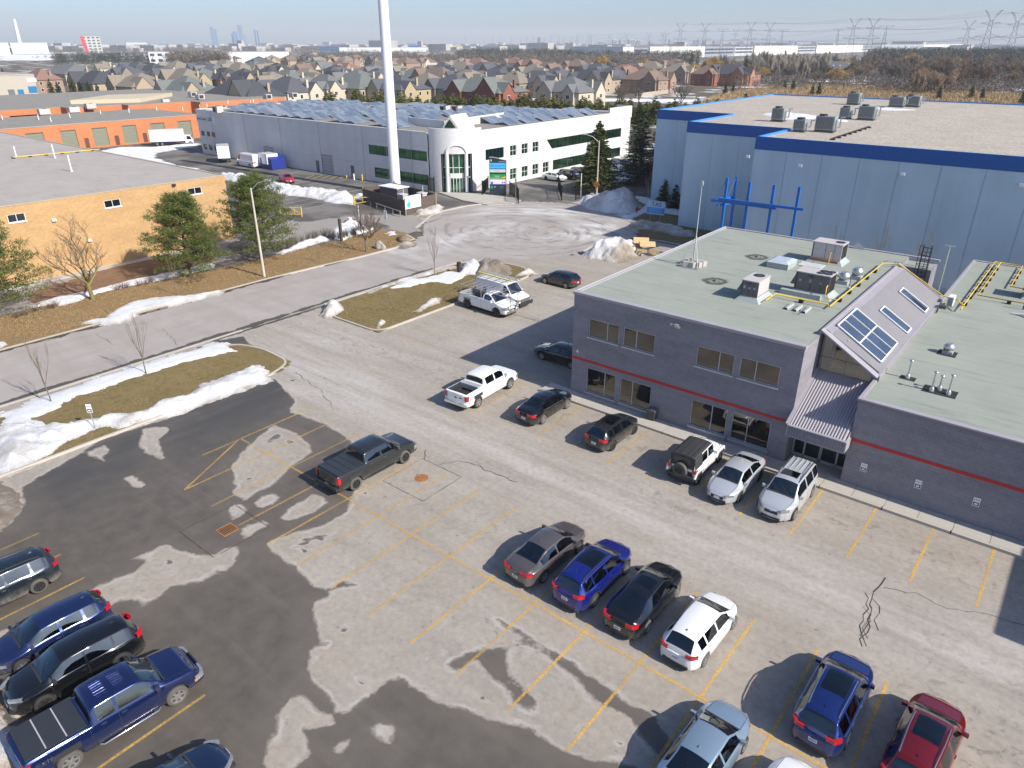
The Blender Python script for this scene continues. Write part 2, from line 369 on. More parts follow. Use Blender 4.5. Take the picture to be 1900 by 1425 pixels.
wet_out=[A([(785,640),(930,625),(930,645),(870,700),(890,740),(895,805),(800,770),(775,740),(775,690)]),A([(470,775),(590,725),(600,760),(575,790),(580,820),(520,795)]),A([(680,910),(740,897),(795,950),(770,968),(730,950)]),A([(1320,790),(1380,730),(1500,620),(1620,660),(1700,720),(1715,770),(1600,850),(1500,950),(1400,1000),(1350,1030),(1295,1000),(1290,920),(1280,850)]),A([(1405,1050),(1440,1010),(1500,995),(1538,1020),(1500,1060),(1450,1078)]),A([(1545,1140),(1580,1085),(1720,1005),(1780,1015),(1810,1050),(1700,1110),(1620,1140)]),A([(1260,1075),(1310,1050),(1365,1080),(1280,1140)]),A([(1325,1190),(1450,1145),(1480,1165),(1350,1240)]),B_([(800,180),(990,95),(1050,130),(1190,160),(1260,170),(1320,130),(1420,110),(1400,200),(1320,270),(1300,240),(1200,320),(1100,330),(1020,340),(950,400),(830,480),(830,450),(810,420),(700,430),(600,490),(550,450),(440,425),(470,400),(600,340),(700,290),(800,265),(860,220),(870,190)]),GP([(495,1400),(515,1330),(545,1290),(560,1290),(600,1325),(622,1342),(560,1350),(575,1395),(540,1430),(505,1450)]),D_([(430,1180),(510,1120),(580,1180),(560,1260),(450,1240)]),D_([(200,1300),(300,1260),(240,1330)]),B_([(-60,640),(90,595),(90,610),(-20,680)]),]
def wet_at(X,Y):
 w=np.maximum.reduce([sdpoly(X,Y,p)for p in wet_in]);h=np.maximum.reduce([sdpoly(X,Y,p)for p in wet_out])
 w=np.minimum(w,-h)
 w=np.maximum(w,sdpoly(X,Y,[(-55,27),(-54.1,27),(-54.1,40),(-55,40)]))
 spots=fbm(X*1.6,Y*1.6,3,5)
 near=np.exp(-((w+0.9)/0.8)**2)
 return np.maximum(w,(spots-0.72)*3*near-(1-near)*2)
def salt_at(X,Y):
 s=np.exp(-((Y-28.5-(X+20)*0.02)/2.2)**2)*0.8
 s=s+np.exp(-(((X+47)/5)**2+((Y-34)/3)**2))*0.9+np.exp(-(((X+40)/4)**2+((Y-29)/3.5)**2))*0.7
 s=s+np.exp(-(((X+37)/3)**2))*(Y>34)*(Y<60)*0.35
 return np.clip(s,0,1)
def oil_at(X,Y):
 s=np.exp(-((Y-34.4)/1.6)**2)*.7+np.exp(-((Y-22.4)/1.8)**2)*.45+np.exp(-((Y-17.0)/1.8)**2)*.35+np.exp(-(((X-3)/5)**2+((Y-24)/4.5)**2))*1.0+np.exp(-(((X+13)/4)**2+((Y-30.6)/1.2)**2))*.8
 return np.clip(s,0,1)
lotP=[(-54.6,30.4),(-54.6,38.6),(-54,60),(-52,62),(-46,68),(-44,80),(-31,80),(14,80),(14,-30),(-54.6,-30)]
lot=gridmesh('parking_lot',-54.8,14,-30,80,0.27,lambda X,Y:0.0*X,lambda X,Y:sdpoly(X,Y,lotP)>0,M_LOT,False,lambda X,Y,Z:{'wet':wet_at(X,Y),'salt':salt_at(X,Y),'oil':oil_at(X,Y),'dark':np.clip((-36-X)/6,0,1)*np.clip((Y-7)/3,0,1)})
lot['kind']='structure'
CX,CY,CR=-60.2,77.0,15.3
roadP=[(-65.6,-60),(-54.7,-60),(-54.7,58.5),(-50,63),(-46.2,69)]+[(CX+CR*math.cos(t),CY+CR*math.sin(t))for t in np.linspace(R(-28),R(205),40)]+[(-71.5,69.5),(-66.5,64),(-64.9,60),(-64.6,54),(-65.6,48)]
def road_salt(X,Y):
 r=np.hypot(X-CX,Y-CY);sw=np.exp(-((r-9.5)/3.0)**2)*np.clip((Y-72+(X-CX)*.3)/8,0,1)*np.clip((X+76)/6,0,1)
 s2=np.exp(-(((X+62)/3)**2))*(Y>55)*(Y<78)*0.7
 return np.clip(sw*1.1+s2+0.14,0,1)
def road_wet(X,Y):
 g=0.35-np.abs(X+55.0)-(Y>54)*3
 g=np.maximum(g,0.25-np.abs(X+65.4)-(Y>54)*3)
 return g
road=gridmesh('road',-76.5,-44,-60,93,0.5,lambda X,Y:0.006+0*X,lambda X,Y:sdpoly(X,Y,roadP)>0.0,M_ROAD,False,lambda X,Y,Z:{'wet':road_wet(X,Y),'salt':road_salt(X,Y),'bulb':np.clip((Y-60)/5,0,1),'polr':np.hypot(X-CX-3,(Y-CY)*1.15+4)*.42,'pola':np.arctan2((Y-CY)+4,X-CX-3)*2.4})
road['kind']='structure'
yardP=[(-66,-40),(-84,-40),(-84,46),(-250,50),(-250,110),(-160,108),(-88,88),(-80,150),(-57,150),(-57,90),(-64,80),(-70,62),(-66,58)]
def yard_salt(X,Y):
 s=sdpoly(X,Y,GP([(430,395),(560,410),(650,400),(740,395),(800,385),(830,393),(790,405),(780,445),(755,435),(700,415),(620,440),(520,462),(470,450),(500,420)]))
 s2=sdpoly(X,Y,[(-84,-40),(-75,-40),(-75,44),(-84,46)])
 return np.maximum(s,s2)
yard=gridmesh('yard_pavement',-250,-57,-40,150,1.0,lambda X,Y:-0.03+0*X,lambda X,Y:sdpoly(X,Y,yardP)>0,M_YARD,False,lambda X,Y,Z:{'salt':yard_salt(X,Y)})
yard['kind']='structure'
# ------------------------------------------------------------------ kerbs
def kerb(pts,w=0.17,h=0.13,name='kerb',m=None,z=0.0,closed=False):
 P=[Vector((p[0],p[1],0))for p in pts];n=len(P);b=MB();v=[]
 for i,p in enumerate(P):
  a=P[i-1]if(i>0 or closed)else p;c=P[(i+1)%n]if(i<n-1 or closed)else p
  d=(c-a).normalized();nn=Vector((-d.y,d.x,0))*(w/2)
  v+=[(p.x-nn.x,p.y-nn.y,z),(p.x-nn.x,p.y-nn.y,z+h),(p.x+nn.x,p.y+nn.y,z+h),(p.x+nn.x,p.y+nn.y,z)]
 fs=[]
 for i in range(n if closed else n-1):
  a=4*i;c=4*((i+1)%n)
  for j in range(3):fs.append((a+j,a+j+1,c+j+1,c+j))
 if not closed:fs+=[(0,1,2,3),(4*n-1,4*n-2,4*n-3,4*n-4)]
 b.add(v,fs);return kindof(b.build(name,m or M_CONC),'structure')
def rr(pts,r=1.0,n=5):
 """round the corners of a polyline ring"""
 out=[]
 for i in range(len(pts)):
  a,p,c=Vector(pts[i-1]),Vector(pts[i]),Vector(pts[(i+1)%len(pts)])
  u=(a-p);w=(c-p);k=min(r,u.length*.45,w.length*.45);u=u.normalized()*k;w=w.normalized()*k
  for j in range(n+1):
   t=j/n;q=(p+u)*(1-t)**2+p*2*t*(1-t)+(p+w)*t*t
   out.append((q.x,q.y))
 return out
isl0=rr([(-44.6,-20),(-44.6,26.6),(-45.6,28.6),(-49.5,28.8),(-52.2,28.0),(-53.0,24),(-53.2,-20)],1.2)
isl1=rr([(-45.0,37.2),(-44.9,58.6),(-47.2,60.4),(-51.5,60.2),(-54.1,57.5),(-54.1,39.5),(-51.6,37.2)],1.3)
def bumpy(name,P,m,z=0.10,amp=0.05,res=0.4):
 P=np.array(P);x0,y0=P.min(0);x1,y1=P.max(0)
 o=gridmesh(name,x0,x1,y0,y1,res,lambda X,Y:np.where(sdpoly(X,Y,P)>0,z+amp*(fbm(X*.6,Y*.6)-.5)*2,z-0.02),lambda X,Y:sdpoly(X,Y,P)>0.02,m)
 o['kind']='structure';return o
bumpy('lawn',isl0,M_GRASS);kerb(isl0,closed=True,h=0.14)
bumpy('lawn',isl1,M_GRASS);kerb(isl1,closed=True,h=0.14)
vergeP=[(-65.75,-60),(-65.75,44),(-64.9,52),(-64.8,58.2),(-66.2,61.6),(-68.3,62.4)]+GP([(740,430),(705,428),(640,445),(560,465),(500,480),(430,500),(320,518),(230,535),(110,565),(0,590)])+[(-74.6,-60)]
bumpy('grass_verge',vergeP,M_VERGE,z=0.10,res=0.6)
kerb([(-65.7,-60),(-65.7,20),(-65.75,40),(-65.3,47),(-64.8,52),(-64.7,58),(-66.1,61.7),(-68.4,62.6)],w=0.3,h=0.12)
kerb([(-70.2,66.0),(-71.9,69.0),(-73.8,72.2),(-74.8,76.0),(-74.6,81),(-73.2,85.2)],w=0.3,h=0.12)
kerb([(-54.6,-20),(-54.6,30.2)],w=0.3,h=0.035,name='gutter')
kerb([(-54.6,38.9),(-54.6,57.5),(-51.8,61.2)],w=0.3,h=0.05,name='gutter')
kerb([(-46.0,69.5),(-46.8,74),(-45.2,79.5),(-41.5,80.5),(-30,80.2)],w=0.28,h=0.10)
bumpy('lawn',[(-57,91.5),(-51,91),(-47,86),(-44.5,81),(-30.2,80.6),(-30.2,79.2),(14,79.2),(14,92),(-56,112)],M_GRASS,z=0.06,res=0.8)
bumpy('planting_bed',GP([(60,560),(70,540),(140,520),(225,492),(300,478),(380,470),(395,480),(330,500),(240,522),(140,548)]),M_MULCH,z=0.06,amp=0.05,res=0.5)
bumpy('planting_bed',GP([(775,398),(745,396),(735,384),(775,378),(800,384),(812,392),(805,402),(790,404)]),M('gravel_bed',(0.30,0.25,0.19),0.95,var=0.3,scale=2,bump=0.8),z=0.05,amp=0.03,res=0.5)
sheet('lot_pavement_island',GP([(815,357),(893,360),(957,368),(965,372),(950,378),(905,380),(860,372)]),0.08,M_CONC2)
kerb(GP([(815,358),(860,373),(905,381),(950,379),(966,372)]),w=0.2,h=0.12)
walk=kindof(MB().box(-27.4,14,36.98,38.35,-0.05,0.10).build('pavement',M('pavement_base',(0.2,0.19,0.17),0.9)),'structure')
sl=MB();sl.box(0,1.615,37.0,38.33,0.10,0.15);proto=sl.build('slab',M_CONC2,walk)
x=-27.4;first=True
while x<12:
 o=proto if first else instance(proto,walk);o.location=(x+0.01,0,random.uniform(-0.004,0.004));first=False;x+=1.635
kb=MB();proto=MB().box(0,3.2,36.83,36.985,-0.02,0.155).build('kerb_stone',M_CONC,walk)
x=-27.4;first=True
while x<12:
 o=proto if first else instance(proto,walk);o.location=(x+0.006,0,0);first=False;x+=3.27
# ------------------------------------------------------------------ painted markings
ln=MB()
def line(x0,y0,x1,y1,w=0.13,z=0.006,mb=None):
 d=Vector((x1-x0,y1-y0,0));n=Vector((-d.y,d.x,0)).normalized()*w/2
 k=max(1,int(d.length/1.0))
 (mb or ln).quad((x0-n.x,y0-n.y,z),(x1-n.x,y1-n.y,z),(x1+n.x,y1+n.y,z),(x0+n.x,y0+n.y,z))
for x in(-28.95,-26.35,-23.6,-20.95,-18.4,-15.7,-12.95,-10.25,-7.58,-4.78,-2.02,0.67,3.4,6.1):line(x,31.65,x,36.82)
for x in(-35.2,-32.6,-29.95,-27.45,-24.97,-22.45,-19.8,-17.2,-14.6,-11.96,-9.28,-6.65,-3.95,-1.3,1.35,4.0,6.7):line(x,14.5,x,24.86)
line(-37.9,19.58,8,19.58,z=0.0085);line(-37.85,19.4,-35.2,14.4);line(-37.9,19.6,-37.9,25.0);line(-37.9,17.0,-37.85,19.5)
for x in(-37.25,-34.6,-31.95,-29.3,-26.8,-24.1,-21.4):line(x,2.6,x,7.75,0.12)
for y in(38.1,40.65,43.4,46.15,48.9,51.6,54.3,57.0):line(-44.7,y,-39.0,y,0.09)
for y in(38.3,41.0,43.7,46.4,49.1):line(-31.6,y,-26.0,y,0.10)
line(-31.6,37.1,-27.6,37.1);line(-30,37.1,-28,39)
o=ln.build('parking_lines',M_LINE,fix=False);o['kind']='structure'
wl=MB()
for i in range(16):line(-122+i*2.7,75.5,-122+i*2.7,80.0,0.12,-0.022,wl)
for i in range(12):line(-122+i*2.7,64.5,-122+i*2.7,69.0,0.12,-0.022,wl)
for i in range(6):line(-83+0,10+i*2.8,-78.2,10+i*2.8,0.12,-0.022,wl)
o=wl.build('parking_lines',M_WLINE,fix=False);o['kind']='structure'
yl=MB()
for i in range(5):
 a=G(565+i*12+(i*4),331-0*i);line(a[0],a[1],a[0]-1.5,a[1]+3.2,0.16,-0.02,yl)
o=yl.build('hatched_markings',M('yellow_paint',(0.62,0.42,0.10),0.8),fix=False);o['kind']='structure'
ck=MB()
def crack(pts,w=0.05,z=0.010,jit=0.12):
 for i in range(len(pts)-1):
  a=Vector((*pts[i],0));b2=Vector((*pts[i+1],0));n=max(1,int((b2-a).length/0.35));prev=a
  for j in range(1,n+1):
   q=a.lerp(b2,j/n)+(Vector((random.uniform(-jit,jit),random.uniform(-jit,jit),0))if j<n else Vector())
   ww=w*random.uniform(0.4,1.3);line(prev.x,prev.y,q.x,q.y,ww,z+random.uniform(-.001,.001),ck);prev=q
def ring(P):crack(P+[P[0]],0.035,jit=0.01)
ring([(-27.3,25.1),(-24.1,25.1),(-24.1,22.0),(-27.3,22.0)])
ring([(-31.8,15.4),(-28.6,15.4),(-28.6,12.3),(-31.8,12.3)])
crack(GP([(1643,1072),(1630,1090),(1618,1110),(1610,1150),(1600,1200)]),0.05,jit=0.16);crack(GP([(1618,1110),(1632,1125),(1622,1150),(1630,1170)]),.03,jit=.1);crack(GP([(1600,1125),(1614,1140),(1606,1165),(1596,1180)]),.03,jit=.1);crack(GP([(1612,1150),(1600,1165),(1610,1185)]),.03,jit=.08)
crack(GP([(1640,1090),(1700,1100),(1760,1130),(1850,1145),(1900,1160)]),0.03)
crack(GP([(1605,1100),(1612,1130),(1595,1160),(1608,1200)]),0.035,jit=0.12)
crack(GP([(815,862),(850,855),(880,862),(920,880),(960,895)]),0.04)
crack(GP([(787,852),(790,835)]),0.04);crack(GP([(953,584),(999,597)]),0.05,jit=.02)
crack(GP([(545,690),(590,720),(620,760)]),0.03);crack(GP([(600,700),(640,720)]),0.03)
crack(GP([(300,610),(330,640)]),0.04);crack(GP([(180,620),(210,640)]),0.04)
o=ck.build('pavement_cracks',M_CRACK,fix=False);o['kind']='structure'
RUST=M('rusty_iron',(0.34,0.14,0.045),0.8,var=0.35,scale=6,bump=0.5)
mh=thing('manhole_cover','round rusty manhole cover in the square asphalt patch','manhole cover',(*G(782,887),0))
b=MB();b.cyl(0,0,0.0,0.012,0.40,28);b.build('frame',RUST,mh)
b=MB();b.cyl(0,0,0.012,0.018,0.33,24)
for i in range(-3,4):b.box(-0.26,0.26,i*0.08-0.012,i*0.08+0.012,0.018,0.026)
b.build('lid',RUST,mh)
dr=thing('storm_drain','square rusty storm drain grate in the wet asphalt','drain grate',(*G(422,983),0))
b=MB();
for x0,x1,y0,y1 in((-.42,.42,-.42,-.35),(-.42,.42,.35,.42),(-.42,-.35,-.35,.35),(.35,.42,-.35,.35)):b.box(x0,x1,y0,y1,0,0.016)
b.build('frame',RUST,dr)
b=MB();b.box(-.35,.35,-.35,.35,0,0.008);b.build('pit',M('drain_dark',(0.02,0.018,0.015),0.9),dr)
pr=MB().box(-.35,.35,-.018,.018,0.008,0.016).build('grate_bar',RUST,dr)
for i in range(7):
 o=pr if i==0 else instance(pr,dr);o.location=(0,-0.28+i*0.093,0)
# ------------------------------------------------------------------ snow
def snow(P,h,label,cat='snow patch',wd=0.8,dirt=0.0,edge=0.5,res=0.25,peaks=None,kind=None,name='snow_patch',rough=0.5,z0=0.0,sunk=0.0,ds=2.0,group=None,brown=None):
 P=np.array(P);x0,y0=P.min(0)-1;x1,y1=P.max(0)+1;sx=abs(hash(label))%97 if False else len(label)
 def sdf(X,Y):return sdpoly(X,Y,P)+(fbm(X*0.9,Y*0.9,4,sx)-0.5)*edge*2+(fbm(X*4,Y*4,3,sx+5)-0.5)*min(edge,.6)*.9
 def zf(X,Y):
  s=sdf(X,Y);t=np.clip(s/wd,0,1);t=t*t*(3-2*t)
  if peaks:
   k=np.zeros(X.shape)
   for(a,c,r,hh)in peaks:k=np.maximum(k,hh*np.exp(-(((X-a)**2+(Y-c)**2)/(r*r))**1.5))
   base=k*(0.8+0.9*(fbm(X*.8,Y*.8,5,3)-0.5))+h*0.25
  else:base=h*(1-rough+rough*2*fbm(X*0.8,Y*0.8,4,9))
  lump=(fbm(X*1.9,Y*1.9,4,11)-.5)*min(h,0.7)*0.9
  return z0-0.05+t*(base+lump)+np.clip(s/0.15,-1,1)*0.05
 def at(X,Y,Z):
  s=sdf(X,Y)
  ex=0 if brown is None else brown[3]*np.exp(-((X-brown[0])**2+(Y-brown[1])**2)/brown[2]**2)
  return{'dirt':ex+dirt+0.10+0.35*np.clip(1-s/0.5,0,1)*(1 if h>.15 else 0.3)+0.35*(fbm(X*.5,Y*.5,3,21)-.5)*ds*(0.4+dirt)}
 o=gridmesh(name,x0,x1,y0,y1,res,zf,lambda X,Y:sdf(X,Y)>-0.12,M_SNOW,True,at)
 tag(o,label,cat,group)
 if kind:o['kind']=kind
 return o
ZL=0.12
nP=A([(0,600),(0,560),(130,515),(300,458),(480,388),(700,318),(900,253),(1040,225),(1180,180),(1240,170),(1320,220),(1200,240),(1000,285),(880,330),(700,385),(560,425),(400,490),(330,540),(240,570),(180,590),(205,608),(300,618),(300,650),(0,690)])
snow(nP,0.10,'thin white snow strip between the road and the lawn with two saplings in it','snow strip',dirt=-0.05,wd=0.5,z0=ZL)
sP=A([(-60,660),(0,625),(210,603),(300,615),(420,602),(500,590),(620,560),(720,548),(800,530),(900,485),(1020,455),(1100,395),(1200,355),(1340,310),(1440,283),(1500,320),(1510,370),(1450,400),(1300,450),(1100,515),(1000,560),(850,605),(720,640),(640,665),(600,640),(540,655),(430,710),(330,770),(200,830),(80,890),(-60,930)])
snow(sP,0.50,'long ploughed snow bank along the dark wet end of the parking lot','snow bank',wd=1.5,dirt=0.17,res=0.16,z0=0.05)
snow(GP([(-40,885),(30,900),(42,925),(46,945),(25,965),(0,985),(-60,1000)]),0.22,'flat heap of brown gritty ice at the left edge below the snow bank','snow heap',wd=0.7,dirt=0.8,res=0.15)
snow(px3(0,220,3.75,[(240,1300),(430,1240),(640,1205),(820,1150),(1000,1110),(1250,1060),(1480,1015),(1480,1040),(1250,1090),(1120,1120),(900,1170),(700,1220),(560,1270),(440,1305)]),0.10,'narrow snow strip between the grass verge and the tan brick building lot','snow strip',z0=ZL,wd=0.5,res=0.3,dirt=0.0)
snow(px3(0,220,3.75,[(740,1395),(800,1340),(900,1295),(1080,1250),(1300,1240),(1430,1215),(1560,1200),(1500,1235),(1300,1280),(1100,1325),(950,1360),(870,1420),(700,1440),(560,1425)]),0.16,'tapering snow patch on the verge beside the road kerb','snow patch',z0=ZL,wd=0.5,res=0.25,dirt=0.12)
snow(GP([(-30,640),(5,636),(22,640),(0,648),(-30,655)]),0.10,'small snow patch on the verge at the left edge','snow patch',z0=ZL,dirt=0.1,edge=.3)
snow(GP([(600,436),(620,424),(640,415),(670,416),(690,424),(680,434),(650,440),(638,450),(622,447),(605,442)]),0.9,'white snow heap behind the twiggy hedge at the verge corner','snow heap',wd=2.0,res=0.3,z0=0.05)
snow(GP([(515,470),(560,449),(605,436),(612,444),(570,456),(525,475)]),0.35,'snow ridge caught behind the low hedge','snow ridge',wd=0.9,res=0.3,z0=0.05)
snow(GP([(713,435),(733,429),(738,437),(722,440)]),0.25,'small clean snow patch on the verge tip beside the boulder','snow patch',res=0.2,z0=ZL,dirt=.1,edge=.3)
snow(GP([(733,457),(750,449),(770,451),(768,458),(748,462)]),0.18,'small dirty snow patch on the road side of the verge tip','snow patch',res=0.2,z0=ZL,dirt=.5,edge=.3)
snow(GP([(405,324),(460,330),(510,342),(560,352),(610,358),(655,362),(662,372),(655,380),(620,377),(585,368),(530,362),(480,350),(430,337),(400,330)]),0.9,'long snow windrow between the two factory yards','snow bank',wd=1.6,res=0.35,dirt=0.14)
snow(GP([(655,360),(680,362),(682,371),(662,370)]),0.5,'snow heap at the dark wooden fence corner','snow heap',wd=1.0,res=0.3,dirt=0.0)
snow(GP([(170,284),(220,274),(290,273),(365,266),(370,269),(330,277),(290,284),(285,292),(310,303),(360,313),(412,325),(390,330),(300,312),(240,298)]),0.25,'broad snow field behind the tan building in front of the garages','snow field',wd=1.0,res=0.8,edge=1.2,dirt=0.05)
snow(GP([(765,393),(790,388),(803,386),(805,379),(822,384),(822,394),(800,401),(772,401)]),0.5,'lumpy snow heap on the gravel beside the white board sign','snow heap',wd=0.9,res=0.2,dirt=0.35)
ip=G(870,500)
snow(GP([(848,511),(858,492),(875,486),(892,489),(906,496),(900,508),(880,512)]),0.9,'tall clean snow heap on the island beside the short black post','snow heap',wd=1.3,res=0.2,dirt=0.1,z0=0.1,peaks=[(*G(872,499),2.8,.55)])
snow(GP([(880,492),(905,487),(950,499),(950,512),(900,514),(882,512)]),0.95,'low brown gritty snow heap on the island behind the ladder van','snow heap',wd=1.1,res=0.2,dirt=0.75,z0=0.1)
snow(GP([(724,537),(760,519),(795,516),(837,505),(868,509),(850,521),(837,528),(816,525),(787,527),(755,535)]),0.10,'flat white snow patch on the island lawn around the thin sapling','snow patch',wd=0.4,res=0.2,dirt=-.05,z0=ZL)
snow(GP([(672,546),(740,520),(800,505),(845,494),(850,499),(800,512),(740,528),(690,546)]),0.2,'thin dirty snow ridge along the road edge of the island','snow ridge',wd=0.5,res=0.2,dirt=0.4,z0=0.08,edge=.3)
snow(GP([(951,517),(972,501),(1003,507),(975,513)]),0.4,'grey snow heap on the island tip beside the grey hatchback','snow heap',wd=0.8,res=0.2,dirt=0.35,z0=0.1,edge=.3)
snow(GP([(591,586),(594,572),(606,565),(637,563),(642,577),(629,588),(605,592)]),0.75,'grey snow heap at the driveway corner of the island','snow heap',wd=1.1,res=0.15,dirt=0.42,edge=.3)
snow(GP([(763,581),(787,564),(816,553),(829,551),(816,564),(800,572),(779,581)]),0.3,'dirty snow patch on the lawn in front of the white work pickup','snow patch',wd=0.6,res=0.15,dirt=0.42,z0=0.1,edge=.3)
snow(GP([(692,612),(705,594),(720,598),(708,608),(712,615)]),0.2,'small snow lump on the island kerb','snow patch',wd=0.4,res=0.12,dirt=0.2,z0=0.1,edge=.2)
snow(GP([(1064,376),(1085,387),(1110,393),(1135,398),(1158,401),(1190,391),(1196,381),(1170,370),(1120,369),(1080,369)]),1.0,'tall plough-piled snow mountain beside the orange diamond sign','snow pile',wd=2.6,res=0.22,dirt=0.24,edge=.7,peaks=[(*G(1152,386),4.4,2.6),(*G(1096,380),3.6,1.4),(*G(1180,388),3.0,1.3),(*G(1125,384),3.5,1.7)],ds=2.6,brown=(*G(1182,384),2.2,.5))
snow(GP([(1077,475),(1088,481),(1111,484),(1136,490),(1158,490),(1187,480),(1200,468),(1180,459),(1120,463),(1085,469)]),0.9,'snow pile with one brown gritty side in front of the broken pallets','snow pile',wd=2.0,res=0.18,dirt=0.16,edge=.5,peaks=[(*G(1142,472),4.8,2.0),(*G(1112,476),2.8,1.0),(*G(1177,479),3.4,1.5)],ds=3.0,brown=(*G(1168,486),2.4,.75))
snow(GP([(1166,419),(1190,411),(1230,417),(1260,424),(1292,436),(1285,444),(1250,438),(1210,430),(1175,425)]),0.45,'snow windrow beside the blue board sign','snow bank',wd=0.8,res=0.25,dirt=0.5,z0=0.03)
snow(GP([(1155,403),(1187,390),(1196,380),(1174,364),(1198,366),(1223,374),(1240,382),(1300,399),(1365,394),(1400,400),(1400,420),(1330,416),(1290,406),(1250,399),(1227,396),(1200,395),(1170,408)]),0.12,'snow sheet on the lawn around the three small spruces','snow patch',wd=0.5,res=0.35,dirt=0.0,z0=0.08)
snow([(-20,77.4),(-14,77.0),(0,77.2),(14,77),(14,78.9),(-20,78.9)],0.2,'snow strip at the foot of the long blue grey wall','snow strip',wd=0.5,res=0.3,dirt=0.1,z0=0.0)
snow([(-23.6,1.0),(-23.8,2.9),(-30,2.4),(-30,0.0),(-20,-1),(-19,0.6)],0.35,'dirty snow bank behind the navy pickup tailgate','snow bank',wd=0.6,res=0.15,dirt=0.2)
snow(B_([(50,1080),(100,1065),(140,1100),(130,1140),(80,1145),(45,1120)]),0.16,'small snow lump beside the kerb near the navy pickup','snow lump',wd=0.3,res=0.06,dirt=0.15,edge=.1)
kerb([(-30,2.35),(-25.0,2.38),(-20,2.35)],h=0.13)
# ================================================================== buildings
WPAR={}
def wthing(name,label,cat,base,group=None):
 """thing whose parts are given in world coordinates"""
 o=thing(name,label,cat,base,0.0,group);WPAR[o.name]=Matrix.Translation(-Vector(base));return o
_put=put
def put(o,parent=None):
 _put(o,parent)
 if parent is not None and parent.name in WPAR:o.matrix_parent_inverse=WPAR[parent.name]
 return o
def instance(o,parent=None):
 c=o.copy();COL.objects.link(c);c.parent=parent
 if parent is not None:c.matrix_parent_inverse=WPAR.get(parent.name,Matrix())
 return c
def hY(px,py,Y):d=ray(px,py);t=Y/d.y;return d.x*t,CAM_H+d.z*t
def hX(px,py,X):d=ray(px,py);t=X/d.x;return d.y*t,CAM_H+d.z*t
def fY(Y,s=1):return lambda u,d,z:(u,Y+d*s,z)
def fX(X,s=-1):return lambda u,d,z:(X+d*s,u,z)
def wall(mb,f,u0,u1,z0,z1,holes=(),depth=0.12,mi=0,thick=None):
 us=sorted({u0,u1,*[h[0]for h in holes],*[h[1]for h in holes]});zs=sorted({z0,z1,*[h[2]for h in holes],*[h[3]for h in holes]})
 for i in range(len(us)-1):
  for j in range(len(zs)-1):
   uc=(us[i]+us[i+1])/2;zc=(zs[j]+zs[j+1])/2
   if any(h[0]<uc<h[1]and h[2]<zc<h[3]for h in holes):continue
   mb.quad(f(us[i],0,zs[j]),f(us[i+1],0,zs[j]),f(us[i+1],0,zs[j+1]),f(us[i],0,zs[j+1]),mi)
 for a,b,c,d in holes:
  for p,q in(((a,c),(b,c)),((b,c),(b,d)),((b,d),(a,d)),((a,d),(a,c))):
   mb.quad(f(p[0],0,p[1]),f(q[0],0,q[1]),f(q[0],depth,q[1]),f(p[0],depth,p[1]),mi)
def fbox(mb,f,u0,u1,d0,d1,z0,z1,mi=0):
 c=[f(u,d,z)for z in(z0,z1)for d in(d0,d1)for u in(u0,u1)]
 mb.add(c,[(0,1,3,2),(4,6,7,5),(0,4,5,1),(1,5,7,3),(3,7,6,2),(2,6,4,0)],mi)
def window(parent,f,a,b,c,d,depth,mf,mg,mull=(),trans=(),fw=0.06,name='window',sill=True,proud=0.03,per_pane=True):
 """frame mesh with its panes as sub-parts"""
 mb=MB();d0,d1=depth-0.07,depth-0.005
 fbox(mb,f,a,b,d0,d1,c,c+fw);fbox(mb,f,a,b,d0,d1,d-fw,d)
 fbox(mb,f,a,a+fw,d0,d1,c+fw,d-fw);fbox(mb,f,b-fw,b,d0,d1,c+fw,d-fw)
 us=[a+fw]+[a+(b-a)*m for m in mull]+[b-fw];zs=[c+fw]+[c+(d-c)*t for t in trans]+[d-fw]
 for m in us[1:-1]:fbox(mb,f,m-fw*.45,m+fw*.45,d0+.005,d1,c+fw,d-fw)
 for t in zs[1:-1]:fbox(mb,f,a+fw,b-fw,d0+.01,d1,t-fw*.4,t+fw*.4)
 if sill:fbox(mb,f,a-0.06,b+0.06,-proud-.05,-0.002,c-0.09,c-0.005)
 fr=mb.build(name,mf,parent)
 if per_pane:
  for i in range(len(us)-1):
   for j in range(len(zs)-1):
    g=MB();jt=random.uniform(-.004,.004)
    g.quad(f(us[i],depth-.03+jt,zs[j]),f(us[i+1],depth-.03,zs[j]),f(us[i+1],depth-.03,zs[j+1]),f(us[i],depth-.03+jt,zs[j+1]))
    g.build('pane',mg,fr,fix=False)
 else:
  g=MB();g.quad(f(us[0],depth-.03,zs[0]),f(us[-1],depth-.03,zs[0]),f(us[-1],depth-.03,zs[-1]),f(us[0],depth-.03,zs[-1]));g.build('pane',mg,fr,fix=False)
 return fr
def m_glass(name,refl,rough=0.03,tintvar=None,wob=0.0):
 k=NM(name);v=k.pos()
 nr=k.bump(k.noise(v,0.7,2),wob,0.05)if wob else None
 c=refl if tintvar is None else k.mix(k.mr(k.noise(v,0.5,3),0.35,0.65),refl,tintvar)
 return k.pbr(c,rough,0.92,nr)
GL_OFF=m_glass('bronze_glass',(0.15,0.142,0.13),0.03,(0.10,0.097,0.092),wob=0.06)
GL_GRN=m_glass('green_glass',(0.05,0.16,0.11),0.04,(0.13,0.30,0.17),wob=0.25)
GL_BLU=m_glass('skylight_glass',(0.24,0.29,0.33),0.06,(0.36,0.38,0.40),wob=0.05)
GL_DRK=m_glass('dark_glass',(0.10,0.11,0.12),0.05,wob=0.1)
